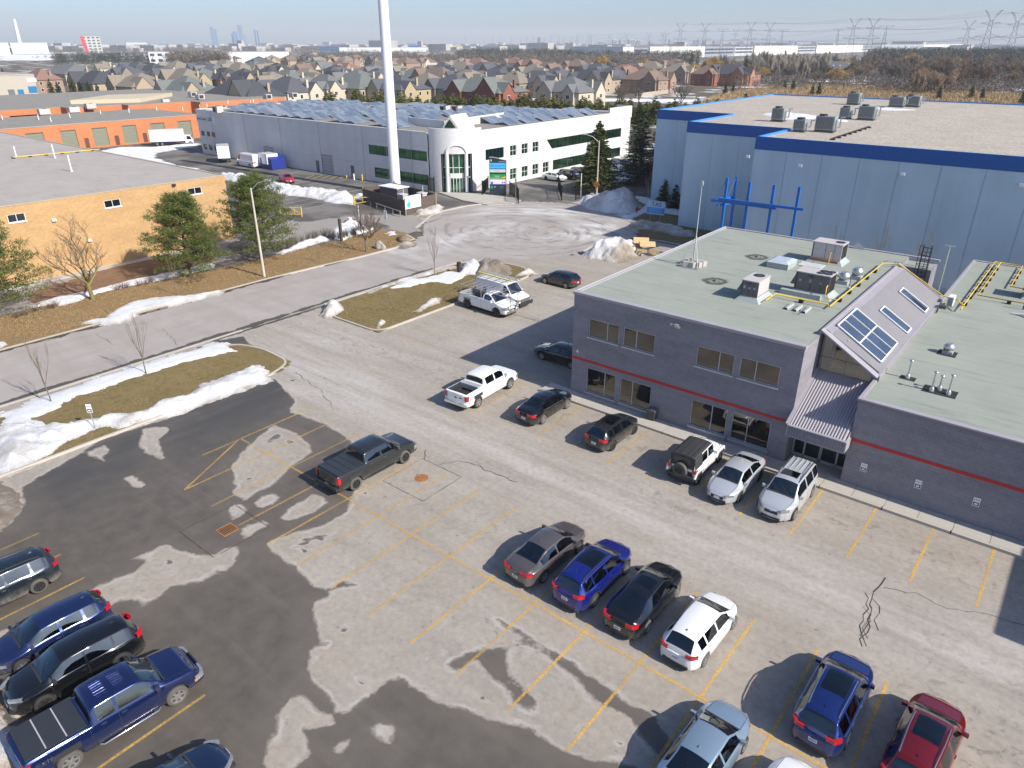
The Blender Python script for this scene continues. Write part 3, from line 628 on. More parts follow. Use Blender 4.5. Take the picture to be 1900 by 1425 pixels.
def m_block(name,c1,c2,mortar,sx=0.4,sz=0.2,weather=0.13):
 k=NM(name);v=k.pos();g=k.n('ShaderNodeNewGeometry')
 sep=k.n('ShaderNodeSeparateXYZ');k.l(v,sep.inputs[0])
 s=k.math('ADD',sep.outputs[0],sep.outputs[1]);cb=k.n('ShaderNodeCombineXYZ');k.l(s,cb.inputs[0]);k.l(sep.outputs[2],cb.inputs[1])
 b=k.n('ShaderNodeTexBrick');k.l(cb.outputs[0],b.inputs['Vector']);b.inputs['Scale'].default_value=1.0
 b.inputs['Brick Width'].default_value=sx;b.inputs['Row Height'].default_value=sz;b.inputs['Mortar Size'].default_value=min(sx,sz)*0.045;b.inputs['Bias'].default_value=0.0
 b.inputs['Color1'].default_value=(*c1,1);b.inputs['Color2'].default_value=(*c2,1);b.inputs['Mortar'].default_value=(*mortar,1)
 n=k.noise(k.mapping(v,(0.25,0.25,1.1)),1.0,5,0.6);n2=k.noise(v,4,4)
 col=k.mix(1.0,b.outputs[0],k.mix(k.mr(n,0.3,0.7),(1-weather,)*3,(1+weather,)*3),'MULTIPLY')
 col=k.mix(1.0,col,k.mix(k.mr(n2,0.3,0.7),(0.93,)*3,(1.07,)*3),'MULTIPLY')
 inv=k.math('SUBTRACT',1.0,b.outputs['Fac'])
 return k.pbr(col,0.88,0,k.bump(inv,0.35,0.01),0.3)
M_BLOCK=m_block('painted_block',(0.240,0.228,0.250),(0.260,0.247,0.270),(0.20,0.19,0.21))
M_TANB=m_block('tan_brick',(0.44,0.275,0.125),(0.50,0.32,0.155),(0.43,0.28,0.15),0.3,0.1,0.10)
M_ORB=m_block('orange_brick',(0.47,0.175,0.075),(0.52,0.20,0.09),(0.44,0.20,0.10),0.3,0.1,0.08)
def m_roof(name,c1,c2,dirt,seam=0.9,gravel=0.0):
 k=NM(name);v=k.pos();n=k.noise(v,0.35,6,0.62);st=k.noise(k.mapping(v,(0.25,1.4,1)),1.0,5,0.6);f=k.noise(v,26,3,0.7)
 col=k.mix(k.mr(n,0.3,0.7),c1,c2);col=k.mix(k.math('MULTIPLY',k.mr(st,0.56,0.76),0.65),col,dirt)
 w=k.n('ShaderNodeTexWave',wave_type='BANDS',bands_direction='Y');k.l(v,w.inputs[0]);w.inputs['Scale'].default_value=0.314/max(seam,.01);w.inputs['Distortion'].default_value=0.15;w.inputs['Detail Scale'].default_value=2
 if seam:col=k.mix(k.math('MULTIPLY',k.mr(w.outputs['Fac'],0.0,0.012,1,0),0.35),col,dirt)
 if gravel:
  vo=k.voro(v,3.2,out='Distance');col=k.mix(1.0,col,k.mix(k.mr(vo,0.1,0.7),(1-gravel,)*3,(1+gravel,)*3),'MULTIPLY')
  col=k.mix(1.0,col,k.mix(k.mr(k.noise(v,9,3,.8),0.3,0.7),(1-gravel,)*3,(1+gravel,)*3),'MULTIPLY')
 col=k.mix(1.0,col,k.mix(k.mr(f,0.25,0.75),(0.95,)*3,(1.05,)*3),'MULTIPLY')
 return k.pbr(col,0.9,0,k.bump(f,0.25,0.01),0.3)
M_RGRN=m_roof('membrane_roof',(0.275,0.30,0.258),(0.325,0.345,0.298),(0.185,0.195,0.165))
M_RGRAV=m_roof('gravel_roof',(0.36,0.315,0.26),(0.42,0.37,0.31),(0.24,0.205,0.165),0,0.22)
M_RGREY=m_roof('grey_roof',(0.37,0.33,0.30),(0.42,0.38,0.345),(0.27,0.24,0.215),0)
M_RDARK=m_roof('dark_roof',(0.24,0.225,0.195),(0.28,0.26,0.225),(0.18,0.16,0.14),0)
def m_pre(name,c):
 k=NM(name);v=k.pos();a=k.noise(k.mapping(v,(.5,.5,.06)),1,5,.6);b=k.noise(v,.25,4);d=k.mr(k.math('ADD',k.math('MULTIPLY',a,.6),k.math('MULTIPLY',b,.4)),.3,.7,.88,1.1);h=k.n('ShaderNodeHueSaturation');h.inputs['Color'].default_value=(*c,1);k.l(d,h.inputs['Value']);return k.pbr(h.outputs[0],.75,0,k.bump(k.noise(v,8,4),.15,.01))
M_SLP=M('sloped_sheet',(0.225,0.215,0.23),.5,.1,.06,1)
M_LAV=M('lavender_flashing',(0.36,0.335,0.36),0.55,0.0,0.06,1.0)
M_RED=M('red_band',(0.50,0.025,0.02),0.6,var=0.08)
M_ALU=M('aluminium',(0.52,0.52,0.52),0.45,0.3,0.05)
M_GALV=M('galvanised',(0.55,0.56,0.56),0.35,0.75,0.12,4)
M_WHITE=M('white_metal',(0.74,0.74,0.73),0.5,0.0,0.05)
M_DKM=M('dark_metal',(0.035,0.035,0.04),0.5,0.2,0.15)
M_YEL=M('yellow_pipe',(0.68,0.45,0.035),0.55,0.0,0.1,6)
M_RUB=M('rubber_block',(0.02,0.02,0.02),0.9)
M_BEIGE=M('unit_beige',(0.50,0.46,0.44),0.55,0.0,0.07)
M_UDK=M('unit_grey',(0.125,0.115,0.12),0.6,0.0,0.1)
M_CURB=M('curb_grey',(0.36,0.40,0.38),0.7,0.1,0.1)
M_LABEL=M('label_white',(0.38,0.38,0.37),0.6)
M_CREAM=M('interior_cream',(0.62,0.50,0.25),0.8)
M_FLASH=M('light_flashing',(0.60,0.57,0.59),0.5,0.1,0.05)
# ------------------------------------------------------------------ grey office building
OB=wthing('office_building','dark grey violet block office with a red band and pale green flat roofs','building',(-17.9,38.2,0))
X0,X1,Y0,Y1,HM=-25.6,-10.3,38.2,62.2,7.42
upper=[(-24.36,-22.02,4.55,5.85),(-21.68,-19.38,4.55,5.85),(-16.52,-14.12,4.62,5.92),(-13.78,-11.4,4.62,5.92)]
lower=[(-24.36,-22.0,0.46,2.26),(-21.66,-19.32,0.46,2.26),(-16.46,-14.08,0.48,2.30),(-13.77,-11.38,0.48,2.33)]
b=MB();f=fY(Y0)
wall(b,f,X0,X1,-0.1,HM,upper+lower,0.14)
b.quad((X0,Y1,-.1),(X0,Y0,-.1),(X0,Y0,HM),(X0,Y1,HM));b.quad((X1,Y0,-.1),(X1,Y1,-.1),(X1,Y1,HM),(X1,Y0,HM));b.quad((X1,Y1,-.1),(X0,Y1,-.1),(X0,Y1,HM),(X1,Y1,HM))
b.box(X1+.002,-8.3,60.0,Y1-.002,-.1,HM-.3)
b.build('wall',M_BLOCK,OB)
MULL=[(0.62,),(0.42,),(0.61,),(0.41,)]
for i,w in enumerate(upper):window(OB,f,*w,0.14,M_ALU,GL_OFF,MULL[i],fw=0.055)
for i,w in enumerate(lower):window(OB,f,*w,0.14,M_ALU,GL_OFF,[(0.62,),(0.40,),(0.58,),(0.42,)][i],fw=0.055)
b=MB()
for a,c in((-24.36,-22.0),(-21.66,-19.32),(-16.46,-14.08),(-13.77,-11.38)):b.box(a-.05,c+.05,Y0-.045,Y0-.002,0.15,0.455)
b.build('window_plinth',M('plinth_grey',(0.30,0.29,0.31),0.8),OB)
MB().box(X0-.012,X1+.0,Y0-.022,Y0-.002,2.66,2.84).build('red_band',M_RED,OB)
MB().box(-7.08,25,Y0-.022,Y0-.002,2.76,2.95).build('red_band',M_RED,OB)
b=MB();b.box(X0+.02,X1-.02,Y0+.02,Y1-.02,HM-.25,HM-.02);b.box(X1-.02,-8.4,60.1,Y1-.05,HM-.4,HM-.28);b.build('roof',M_RGRN,OB)
def coping(mb,pts,w,z,h=0.09,inset=0.0):
 for i in range(len(pts)-1):
  (ax,ay),(bx,by)=pts[i],pts[i+1]
  if abs(ax-bx)<1e-6:mb.box(ax-w/2,ax+w/2,min(ay,by)-(w/2 if i%2==0 else-w/2),max(ay,by)+(w/2 if i%2==0 else-w/2),z,z+h)
  else:mb.box(min(ax,bx)+(w/2 if i%2==0 else-w/2),max(ax,bx)-(w/2 if i%2==0 else-w/2),ay-w/2,ay+w/2,z,z+h)
b=MB();b.box(X0-.06,X1+.06,Y0-.07,Y0+.34,HM-.10,HM+.07);b.box(X0-.06,X0+.2,Y0+.342,Y1+.06,HM-.08,HM+.06)
b.box(X0+.202,-8.2,Y1-.2,Y1+.058,HM-.08,HM+.06);b.build('parapet_cap',M_LAV,OB)
b=MB();b.box(X0-.075,X0-.061,Y0,Y1,HM-.02,HM+.075);b.box(X0-.06,X0+.04,Y0+.35,Y1,HM+.062,HM+.08);b.build('edge_flashing',M_FLASH,OB)
b=MB();b.add([(-14.6,61.9,HM),(-13.5,61.9,HM),(-14.2,62.3,HM),(-14.2,61.95,HM+.55)],[(0,1,3),(1,2,3),(2,0,3)]);b.build('roof_cricket',M_FLASH,OB)
H2=5.30
b=MB();wall(b,fY(Y0),-7.08,25,-.1,H2);b.quad((-7.08,73,-.1),(-7.08,Y0,-.1),(-7.08,Y0,H2),(-7.08,73,H2));b.quad((25,73,-.1),(-7.08,73,-.1),(-7.08,73,H2),(25,73,H2));b.quad((25,Y0,-.1),(25,73,-.1),(25,73,H2),(25,Y0,H2))
b.build('wall',M_BLOCK,OB)
b=MB();b.box(11.6,25,30.9,38.1,-.1,7.4);b.build('front_wing',M_BLOCK,OB)
MB().box(-7.05,24.9,Y0+.03,72.9,H2-.2,H2-.03).build('roof',M_RGRN,OB)
b=MB();x=-7.14
while x<25:b.box(x,min(x+3.6,25),Y0-.07,Y0+.30,H2-.12,H2+.05);x+=3.605
b.box(-7.14,-6.95,Y0+.302,73,H2-.10,H2+.04);b.box(-6.948,25,72.8,73.05,H2-.1,H2+.04);b.build('parapet_cap',M_LAV,OB)
b=MB();b.box(-7.1,25,Y0-.086,Y0-.071,H2-.16,H2-.02);b.build('edge_flashing',M('flashing_dark',(0.2,0.18,0.2),.7),OB)  # darker violet grey strip along the front of the cap
def corrug(mb,o,du,dv,n,amp,up,mi=0):
 """ribs run along dv; o origin, du across (n ribs), up = outward"""
 o,du,dv,up=Vector(o),Vector(du),Vector(dv),Vector(up);s=[]
 for i in range(n):
  for t,h in((0,0),(0.22,1),(0.5,1),(0.72,0)):s.append(((i+t)/n,h))
 s.append((1,0));v=[]
 for t,h in s:p=o+du*t+up*(h*amp);v+=[p,p+dv]
 mb.add(v,[(2*i,2*i+2,2*i+3,2*i+1)for i in range(len(s)-1)],mi)
def zs(x):return 7.64-0.598*(x+10.25)
b=MB();corrug(b,(-9.85,41.0,zs(-9.85)),(0,17.4,0),(2.85,0,zs(-7.0)-zs(-9.85)),92,0.035,(0.5,0,0.86))
b.build('sloped_roof',M_SLP,OB)
b=MB()
b.add([(-10.34,40.75,7.50),(-9.80,40.75,zs(-9.8)+.05),(-9.80,58.6,zs(-9.8)+.05),(-10.34,58.6,7.50)],[(0,1,2,3)]);b.box(-10.42,-10.28,40.75,58.6,7.35,7.56)
for y in(40.78,41.0,58.3):b.bar((-10.3,y,zs(-10.3)+.02),(-6.9,y,zs(-6.9)+.02),0.24,0.09)
b.bar((-6.95,41.0,zs(-6.95)+.02),(-6.95,58.4,zs(-6.95)+.02),0.2,0.07)
b.build('ridge_flashing',M_LAV,OB)
b=MB();b.box(-6.98,-6.86,41.2,58.5,H2-.05,zs(-6.95));b.add([(-10.29,58.5,4),(-6.95,58.5,4),(-6.95,58.5,zs(-6.95)),(-10.29,58.5,zs(-10.29))],[(0,1,2,3)]);b.box(-10.28,-7.1,58.35,58.49,-.1,4.0);b.build('atrium_wall',M_BLOCK,OB)
def skylight(x0,x1,y0,y1,nx,ny):
 up=Vector((0.513,0,0.858));fr=MB()
 P=lambda x,y,h:Vector((x,y,zs(x)))+up*h
 def bar(xa,ya,xb,yb,w,h):fr.bar(P(xa,ya,h),P(xb,yb,h),w,0.07,0,up)
 bar(x0,y0,x1,y0,.09,.09);bar(x0,y1,x1,y1,.09,.09);bar(x0,y0,x0,y1,.09,.085);bar(x1,y0,x1,y1,.09,.085)
 xs=[x0+(x1-x0)*i/nx for i in range(nx+1)];ys=[y0+(y1-y0)*i/ny for i in range(ny+1)]
 for x in xs[1:-1]:bar(x,y0,x,y1,.09,.09)
 for y in ys[1:-1]:bar(x0,y,x1,y,.05,.08)
 for(a,c,e,g_)in((x0,y0,x1,y0),(x1,y0,x1,y1),(x1,y1,x0,y1),(x0,y1,x0,y0)):fr.add([P(a,c,0),P(e,g_,0),P(e,g_,.06),P(a,c,.06)],[(0,1,2,3)])
 o=fr.build('skylight',M_WHITE,OB)
 for i in range(nx):
  for j in range(ny):
   MB().quad(P(xs[i]+.03,ys[j]+.02,.06),P(xs[i+1]-.03,ys[j]+.02,.06),P(xs[i+1]-.03,ys[j+1]-.02,.06),P(xs[i]+.03,ys[j+1]-.02,.06)).build('pane',GL_BLU,o,fix=False)
skylight(-10.0+.05,-7.25,42.55,46.3,2,3);skylight(-9.03,-7.2,48.55,49.6,1,1);skylight(-9.03,-7.2,53.5,54.6,1,1)
gy=41.35
b=MB();corrug(b,(-7.35,gy-.01,5.05),(0.45,0,0),(0,0,0.62),3,0.03,(0,-1,0))
pts=[(-10.2,7.32),(-9.6,6.98),(-7.3,5.62),(-6.95,5.45),(-6.95,5.78),(-10.2,7.62)]
b.add([(p[0],gy-.02,p[1])for p in pts],[tuple(range(6))]);b.add([(-7.3,gy-.02,5.0),(-6.95,gy-.02,5.0),(-6.95,gy-.02,5.45),(-7.3,gy-.02,5.62)],[(0,1,2,3)])
b.box(-10.28,-6.95,gy-.05,gy,4.72,5.02);b.build('gable_cladding',M_BLOCK,OB)
fr=MB()
for a,c in(((-10.18,5.02),(-10.18,7.25)),((-8.8,5.02),(-8.8,6.45)),((-7.33,5.02),(-7.33,5.62)),((-10.2,5.05),(-7.3,5.05)),((-10.2,5.9),(-7.75,5.9)),((-10.2,7.28),(-7.3,5.60)),((-9.5,5.9),(-9.5,6.85))):
 fr.bar((a[0],gy-.03,a[1]),(c[0],gy-.03,c[1]),0.07,0.07)
gf=fr.build('gable_window',M('olive_frame',(0.30,0.29,0.22),0.6),OB)
def m_gabglass():
 k=NM('gable_glass');a=k.n('ShaderNodeBsdfTransparent');a.inputs[0].default_value=(0.62,0.62,0.5,1);g=k.n('ShaderNodeBsdfGlossy');g.inputs['Roughness'].default_value=0.03
 m=k.n('ShaderNodeMixShader');m.inputs[0].default_value=0.22;k.l(a.outputs[0],m.inputs[1]);k.l(g.outputs[0],m.inputs[2]);k.l(m.outputs[0],k.out.inputs[0]);return k.m
GL_GAB=m_gabglass()
for q in([(-10.15,5.08),(-8.83,5.08),(-8.83,5.87),(-10.15,5.87)],[(-8.77,5.08),(-7.36,5.08),(-7.36,5.6),(-7.75,5.87),(-8.77,5.87)],[(-10.15,5.93),(-9.53,5.93),(-9.53,6.8),(-10.15,7.2)],[(-9.47,5.93),(-8.83,5.93),(-8.83,6.42),(-9.47,6.8)],[(-8.77,5.93),(-7.85,5.93),(-8.77,6.4)]):
 MB().add([(p[0],gy-.025,p[1])for p in q],[tuple(range(len(q)))]).build('pane',GL_GAB,gf,fix=False)
b=MB();b.quad((-10.2,gy+2.5,3.5),(-6.99,gy+2.5,3.5),(-6.99,gy+2.5,5.5),(-10.2,gy+2.5,7.4));b.quad((-10.26,gy,3.5),(-10.26,gy+2.5,3.5),(-10.26,gy+2.5,7.3),(-10.26,gy,7.3));b.box(-10.2,-7.0,gy+.02,gy+2.5,4.9,4.95)
b.bar((-9.9,gy+.5,5.4),(-7.4,gy+.5,5.4),.05);b.bar((-9.9,gy+1.2,4.95),(-9.0,gy+.6,7.0),.06);b.build('atrium_interior',M_CREAM,OB)
b=MB();corrug(b,(-10.12,37.25,3.06),(3.0,0,0),(0,4.05,1.98),19,0.06,(0,-.44,.9));b.build('canopy_roof',M_LAV,OB)
b=MB();corrug(b,(-10.16,37.2,2.42),(3.12,0,0),(0,0,0.66),22,0.035,(0,-1,0));b.build('canopy_fascia',M_BLOCK,OB)
b=MB();b.box(-10.2,-7.0,37.1,37.3,3.06,3.12);b.box(-10.22,-10.08,37.2,38.2,2.42,3.1);b.box(-7.06,-6.98,37.16,38.2,2.44,3.05)
b.bar((-10.22,37.2,3.12),(-10.22,41.3,5.12),0.2,0.07);b.box(-10.14,-7.06,37.22,38.2,2.36,2.42)
b.add([(-7.06,38.2,3.05),(-7.06,38.2,3.5),(-7.06,37.2,3.05)],[(0,1,2)]);b.build('canopy_trim',M_LAV,OB)
df=MB();y=39.5
b=MB();b.quad((-10.29,y+.1,2.15),(-7.09,y+.1,2.15),(-7.09,y+.1,4.05),(-10.29,y+.1,4.05));b.quad((-7.081,38.2,0),(-7.081,39.6,0),(-7.081,39.6,3.5),(-7.081,38.2,3.2));b.build('vestibule_wall',M_BLOCK,OB)
for x in(-10.25,-9.62,-8.72,-8.66,-7.76,-7.12):df.box(x-.045,x+.045,y-.05,y+.05,.15,2.15)
df.box(-10.2,-7.1,y-.05,y+.05,2.08,2.16);df.box(-10.2,-7.1,y-.05,y+.05,.12,.28)
dfr=df.build('entrance_door',M_ALU,OB)
for a,c in((-10.2,-9.66),(-9.57,-8.77),(-8.61,-7.81),(-7.71,-7.16)):MB().quad((a,y,.28),(c,y,.28),(c,y,2.08),(a,y,2.08)).build('pane',GL_DRK,dfr,fix=False)
MB().box(-10.25,-7.1,38.34,39.55,0.0,0.148).build('entrance_slab',M_CONC2,OB)
fl=thing('wall_lamp','grey twin floodlight on the shaded facade of the grey office','lamp',(-17.95,38.1,6.9))
b=MB();b.box(-.12,.12,-.1,.09,-.1,.1);b.build('housing',M_ALU,fl);b=MB();b.bar((-.3,-.05,.06),(-.12,0,0),.04);b.disc((-.34,-.1,.04),(-.3,-1,-.2),.1,10);b.disc((.2,-.14,-.02),(.3,-1,-.2),.11,10);b.build('lamp_head',M_GALV,fl)
text('4',0.42,M('sign_white',(0.8,0.8,0.78),0.5),'house_number',OB,(-25.17,38.17,3.25),(math.pi/2,0,0),0.012)
SW=M('sign_white',(0.8,0.8,0.78),0.5);SBL=M('sign_black',(0.02,0.02,0.025),0.5)
for i,(x,z)in enumerate(((-6.06,1.42),(-3.35,1.46),(-0.67,1.50))):
 s=thing('parking_sign',['white reserved parking notice on the right wing, nearest the entrance','white reserved parking notice in the middle of the three on the right wing','white reserved parking notice farthest right of the three on the right wing'][i],'sign',(x,38.19,z),0,'notices on the right wing wall')
 MB().box(-.16,.16,-.022,-.002,-.26,.24).build('board',SW,s);b=MB();b.box(-.13,.13,-.028,-.023,-.22,-.02);b.build('black_field',SBL,s)
 b=MB();b.box(-.08,.08,-.034,-.029,-.17,-.07);b.build('print',SW,s);text('RESERVED',0.055,SBL,'lettering',s,(0,-.027,.12),(math.pi/2,0,0),0.003)
bn=thing('rubbish_bin','dark grey square bin on the pavement by the office windows','bin',(-18.95,37.95,0.15))
b=MB();b.add([(-.24,-.22,0),(.24,-.22,0),(.24,.2,0),(-.24,.2,0),(-.3,-.28,.66),(.3,-.28,.66),(.3,.22,.66),(-.3,.22,.66)],[(3,2,1,0),(4,5,6,7),(0,1,5,4),(1,2,6,5),(2,3,7,6),(3,0,4,7)]);b.build('body',M('bin_grey',(0.07,0.07,0.075),.6),bn)
b=MB();b.box(-.33,.33,-.31,.25,.66,.74);b.box(-.25,.25,-.24,.18,.74,.79);b.build('lid',M('bin_lid',(0.12,0.12,0.125),.5),bn)
# ------------------------------------------------------------------ rooftop plant on the grey building
ZR=HM-.02;ZR2=H2-.03
def curb(x0,x1,y0,y1,z,fl=0.35,h=.3,parent=None):
 b=MB();b.add([(x0-fl,y0-fl,0),(x1+fl,y0-fl,0),(x1+fl,y1+fl,0),(x0-fl,y1+fl,0),(x0,y0,h),(x1,y0,h),(x1,y1,h),(x0,y1,h)],[(4,5,6,7),(0,1,5,4),(1,2,6,5),(2,3,7,6),(3,0,4,7)])
 return b.build('curb',M_CURB,parent)
def fan(mb,x,y,z,r,mi=0):
 mb.cyl(x,y,z,z+.03,r,20,mi)
def rtu(label,loc,w,d,h,fans,side,dark=True,topm=None,hood=True,brand=None):
 t=thing('rooftop_unit',label,'air conditioner',loc)
 curb(.02,w-.02,.02,d-.02,0,0.3,.34,t)
 b=MB();b.box(0,w,0,d,.34,.34+h);b.build('cabinet',M_UDK if dark else M_BEIGE,t)
 b=MB();b.box(-.03,w+.03,-.03,d+.03,.34+h,.40+h)
 if side:b.box(w,w+.012,.05,d-.05,.40,.33+h)
 b.build('top_panel',M_BEIGE,t)
 for(fx,fy,fr_)in fans:
  b=MB();b.cyl(fx,fy,.40+h,.43+h,fr_,22);fg=b.build('fan_guard',M_DKM,t)
  b=MB();b.cyl(fx,fy,.432+h,.445+h,fr_*.28,10);b.build('hub',M_UDK,fg)
 for i in range(3):
  b=MB();x=w*(.12+.3*i);b.box(x,x+.14,-.008,-.001,.34+h*.5,.34+h*random.uniform(.6,.7));b.build('sticker',M_LABEL,t)
 b=MB();b.box(w*.02,w*.05,-.012,-.001,.38,.33+h);b.box(w*.46,w*.47,-.012,-.001,.38,.33+h);b.box(w*.75,w*.76,-.012,-.001,.38,.33+h);b.build('panel_seam',M_DKM,t)
 if hood:b=MB();b.add([(-.32,.1,.6),(0,.1,.6),(0,.1,.34+h*.9),(-.32,d-.1,.6),(0,d-.1,.6),(0,d-.1,.34+h*.9)],[(0,1,2),(3,5,4),(0,2,5,3),(0,3,4,1)]);b.build('air_hood',M_UDK,t)
 if not side:b=MB();[b.box(w+.002,w+.02,.08+i*(d-.16)/9,.08+(i+.6)*(d-.16)/9,.42,.28+h)for i in range(9)];b.build('coil_grille',M_DKM,t)
 if brand:text(brand,.15,M('brand_dark',(0.03,0.03,0.035),.5),'lettering',t,(w*.45,-.012,.34+h*.86),(math.pi/2,0,0),.004)
 return t
rtu('smaller beige topped air unit with one round fan near the front of the green roof',(-16.42,43.75,ZR),1.1,1.95,.98,[(.55,1.45,.36)],True,brand='YORK')
rtu('large dark sided air unit with four fans in the middle of the green roof',(-14.22,47.3,ZR),2.2,1.35,1.15,[(1.45,.4,.26),(1.9,.45,.26),(1.5,.95,.26),(1.95,1.0,.26)],False,brand='YORK')
rtu('beige air unit on a rusty stand at the back of the green roof',(-15.95,55.9,ZR),2.15,1.5,1.15,[(1.75,.8,.34)],False,dark=False,hood=False)
b=MB();b.box(-14.9,-12.3,46.75,47.1,ZR,ZR+.3);o=b.build('duct_curb',M_CURB);tag(o,'long grey green curb in front of the four fan air unit','curb')
b=MB();b.box(-15.95,-13.9,55.75,55.9,ZR+.02,ZR+.3);o=b.build('rusty_beam',RUST);tag(o,'rusty steel beam under the rear air unit','beam')
sk_=thing('roof_hatch','open topped white metal skylight box behind the four fan unit','skylight',(-17.95,52.2,ZR));b=MB();b.box(0,1.6,0,1.9,0,.42);b.build('curb',M_CURB,sk_);b=MB();b.add([(-.04,-.04,.42),(1.64,-.04,.42),(1.64,1.94,.42),(-.04,1.94,.42),(.25,.3,.56),(1.35,.3,.56),(1.35,1.6,.56),(.25,1.6,.56)],[(0,1,5,4),(1,2,6,5),(2,3,7,6),(3,0,4,7),(4,5,6,7)]);b.build('dome',M('pale_dome',(0.55,0.6,0.64),.3,.2),sk_)
o=MB().box(-16.3,-14.6,54.1,55.3,ZR,ZR+.06).build('walkway_pad',M('white_pad',(0.5,0.51,0.48),.8));tag(o,'flat white square pad in front of the rear air unit','pad')
def roof_fan(label,x,y,z,s=1.0,group=None):
 t=thing('exhaust_fan',label,'exhaust fan',(x,y,z),0,group);b=MB();b.box(-.33*s,.33*s,-.33*s,.33*s,0,.25*s);b.build('curb',M_CURB,t)
 b=MB();b.tube([(0,0,.25*s),(0,0,.34*s),(0,0,.36*s),(0,0,.62*s),(0,0,.66*s),(0,0,.78*s)],[.2*s,.2*s,.34*s,.36*s,.28*s,.24*s],18);b.build('housing',M_GALV,t);return t
roof_fan('silver drum exhaust fan, nearer of the pair beside the yellow pipe',-12.25,51.6,ZR,1.05,'drum fans on the green roof');roof_fan('silver drum exhaust fan with a thin stack, farther of the pair',-11.85,53.3,ZR,1.05,'drum fans on the green roof')
fp=roof_fan('silver turbine vent on a black square patch of the lower roof',-4.68,48.2,ZR2,0.85);MB().box(-.5,.5,-.5,.5,0,.02).build('black_patch',M_RUB,fp)
for i,(x,y,h,lb)in enumerate(((-5.72,42.75,1.05,'single galvanised flue pipe on its own black patch'),(-4.3,41.75,1.1,'left flue pipe of the group of three on the lower roof'),(-4.0,42.2,.8,'shorter middle flue pipe of the group of three on the lower roof'),(-3.5,41.85,1.1,'right flue pipe of the group of three on the lower roof'))):
 t=thing('flue_pipe',lb,'flue pipe',(x,y,ZR2),0,'flue pipes on the lower roof');b=MB();b.tube([(0,0,0),(0,0,.18),(0,0,.26)],[.13,.12,.07],12);b.build('flashing_cone',M_GALV,t)
 MB().cyl(0,0,.24,h,.055,10).build('pipe',M_GALV,t);b=MB();b.tube([(0,0,h),(0,0,h+.05),(0,0,h+.09)],[.09,.13,.05],12);b.build('cap',M_GALV,t)
o=MB().box(-6.1,-5.3,42.45,43.05,ZR2,ZR2+.012).build('roof_patch',M_RUB);tag(o,'black roof patch under the single flue pipe','roof patch')
o=MB().box(-4.75,-3.1,41.45,42.5,ZR2,ZR2+.012).build('roof_patch',M_RUB);tag(o,'black roof patch under the three flue pipes','roof patch')
for i,x in enumerate((-13.4,-12.85,-12.3)):
 t=thing('pipe_cover',['left of three low metal covers on the front of the green roof','middle of three low metal covers on the front of the green roof','right of three low metal covers on the front of the green roof'][i],'roof vent',(x,43.75,ZR),0,'low covers on the green roof')
 b=MB();b.add([(-.12,0,0),(.12,0,0),(.07,0,.13),(-.07,0,.13),(-.12,1.2,0),(.12,1.2,0),(.07,1.2,.13),(-.07,1.2,.13)],[(0,1,2,3),(4,7,6,5),(0,3,7,4),(1,5,6,2),(3,2,6,7)]);b.build('cover',M_CURB,t);MB().box(-.1,.1,-.06,-.001,0,.1).build('mouth',M_DKM,t)
t=thing('vent_pipe','short bent pipe in front of the low covers','pipe',(-12.45,43.35,ZR));MB().tube([(0,0,0),(0,0,.25),(.12,0,.3)],.04,8).build('pipe',M_CURB,t)
t=thing('vent_pipe','thin upright vent pipe with white collar behind the yellow pipe','pipe',(-11.6,50.7,ZR));MB().cyl(0,0,0,.75,.035,8).build('pipe',M_UDK,t);MB().cyl(0,0,0,.12,.09,10).build('collar',M_WHITE,t)
def m_stain():
 k=NM('roof_stain');v=k.co('Object');r=k.n('ShaderNodeVectorMath',operation='LENGTH');k.l(v,r.inputs[0]);n=k.noise(v,1.6,5,.6);n2=k.noise(v,5,4,.6)
 rr_=k.math('ADD',r.outputs['Value'],k.math('MULTIPLY',k.math('SUBTRACT',n,.5),.9))
 a=k.math('MULTIPLY',k.mr(rr_,.35,.62,0,1,True),k.mr(rr_,.62,1.0,1,0,True));a=k.math('MAXIMUM',k.math('MULTIPLY',a,.85),k.math('MULTIPLY',k.mr(rr_,.1,1.05,.55,0,True),k.mr(n2,.35,.6)))
 return k.pbr((0.09,0.085,0.07),.9,alpha=a)
MST=m_stain()
for i,(x,y)in enumerate(((-19.5,54.4),(-19.35,46.5))):
 b=MB();b.add([(math.cos(t)*1.3,math.sin(t)*1.3,0)for t in np.linspace(0,6.28,24,endpoint=False)],[tuple(range(24))]);o=b.build('ponding_stain',MST,None,(x,y,ZR+.006));tag(o,['dark ring stain round the farther roof drain','dark ring stain round the nearer roof drain'][i],'stain','stains round the roof drains')
 t=thing('roof_drain',['iron drain cap in the farther ring stain','iron drain cap in the nearer ring stain'][i],'drain',(x,y,ZR),0,'drains on the green roof');MB().tube([(0,0,0),(0,0,.1),(0,0,.16)],[.15,.13,.05],10).build('cap',M_UDK,t)
def gas(label,pts,r=.045,blocks=True,group='yellow gas pipes on the roofs'):
 t=wthing('gas_pipe',label,'pipe',pts[0]);t['group']=group
 MB().tube(pts,r,8).build('pipe',M_YEL,t)
 if blocks:
  pr=None
  for i in range(len(pts)-1):
   a,c=Vector(pts[i]),Vector(pts[i+1]);n=int((c-a).length/2.2)
   if abs(a.z-c.z)>.3:continue
   for j in range(1,n+1):
    p=a.lerp(c,j/(n+1))
    if pr is None:pr=MB().box(-.13,.13,-.13,.13,0,.2).build('support_block',M_RUB,t);q=pr
    else:q=instance(pr,t)
    q.location=(p.x,p.y,p.z-.23)
 return t
zp=ZR+.25
gas('yellow gas pipe along the ridge of the green roof',[(-14.8,43.9,zp),(-14.8,45.65,zp),(-11.4,45.6,zp)])
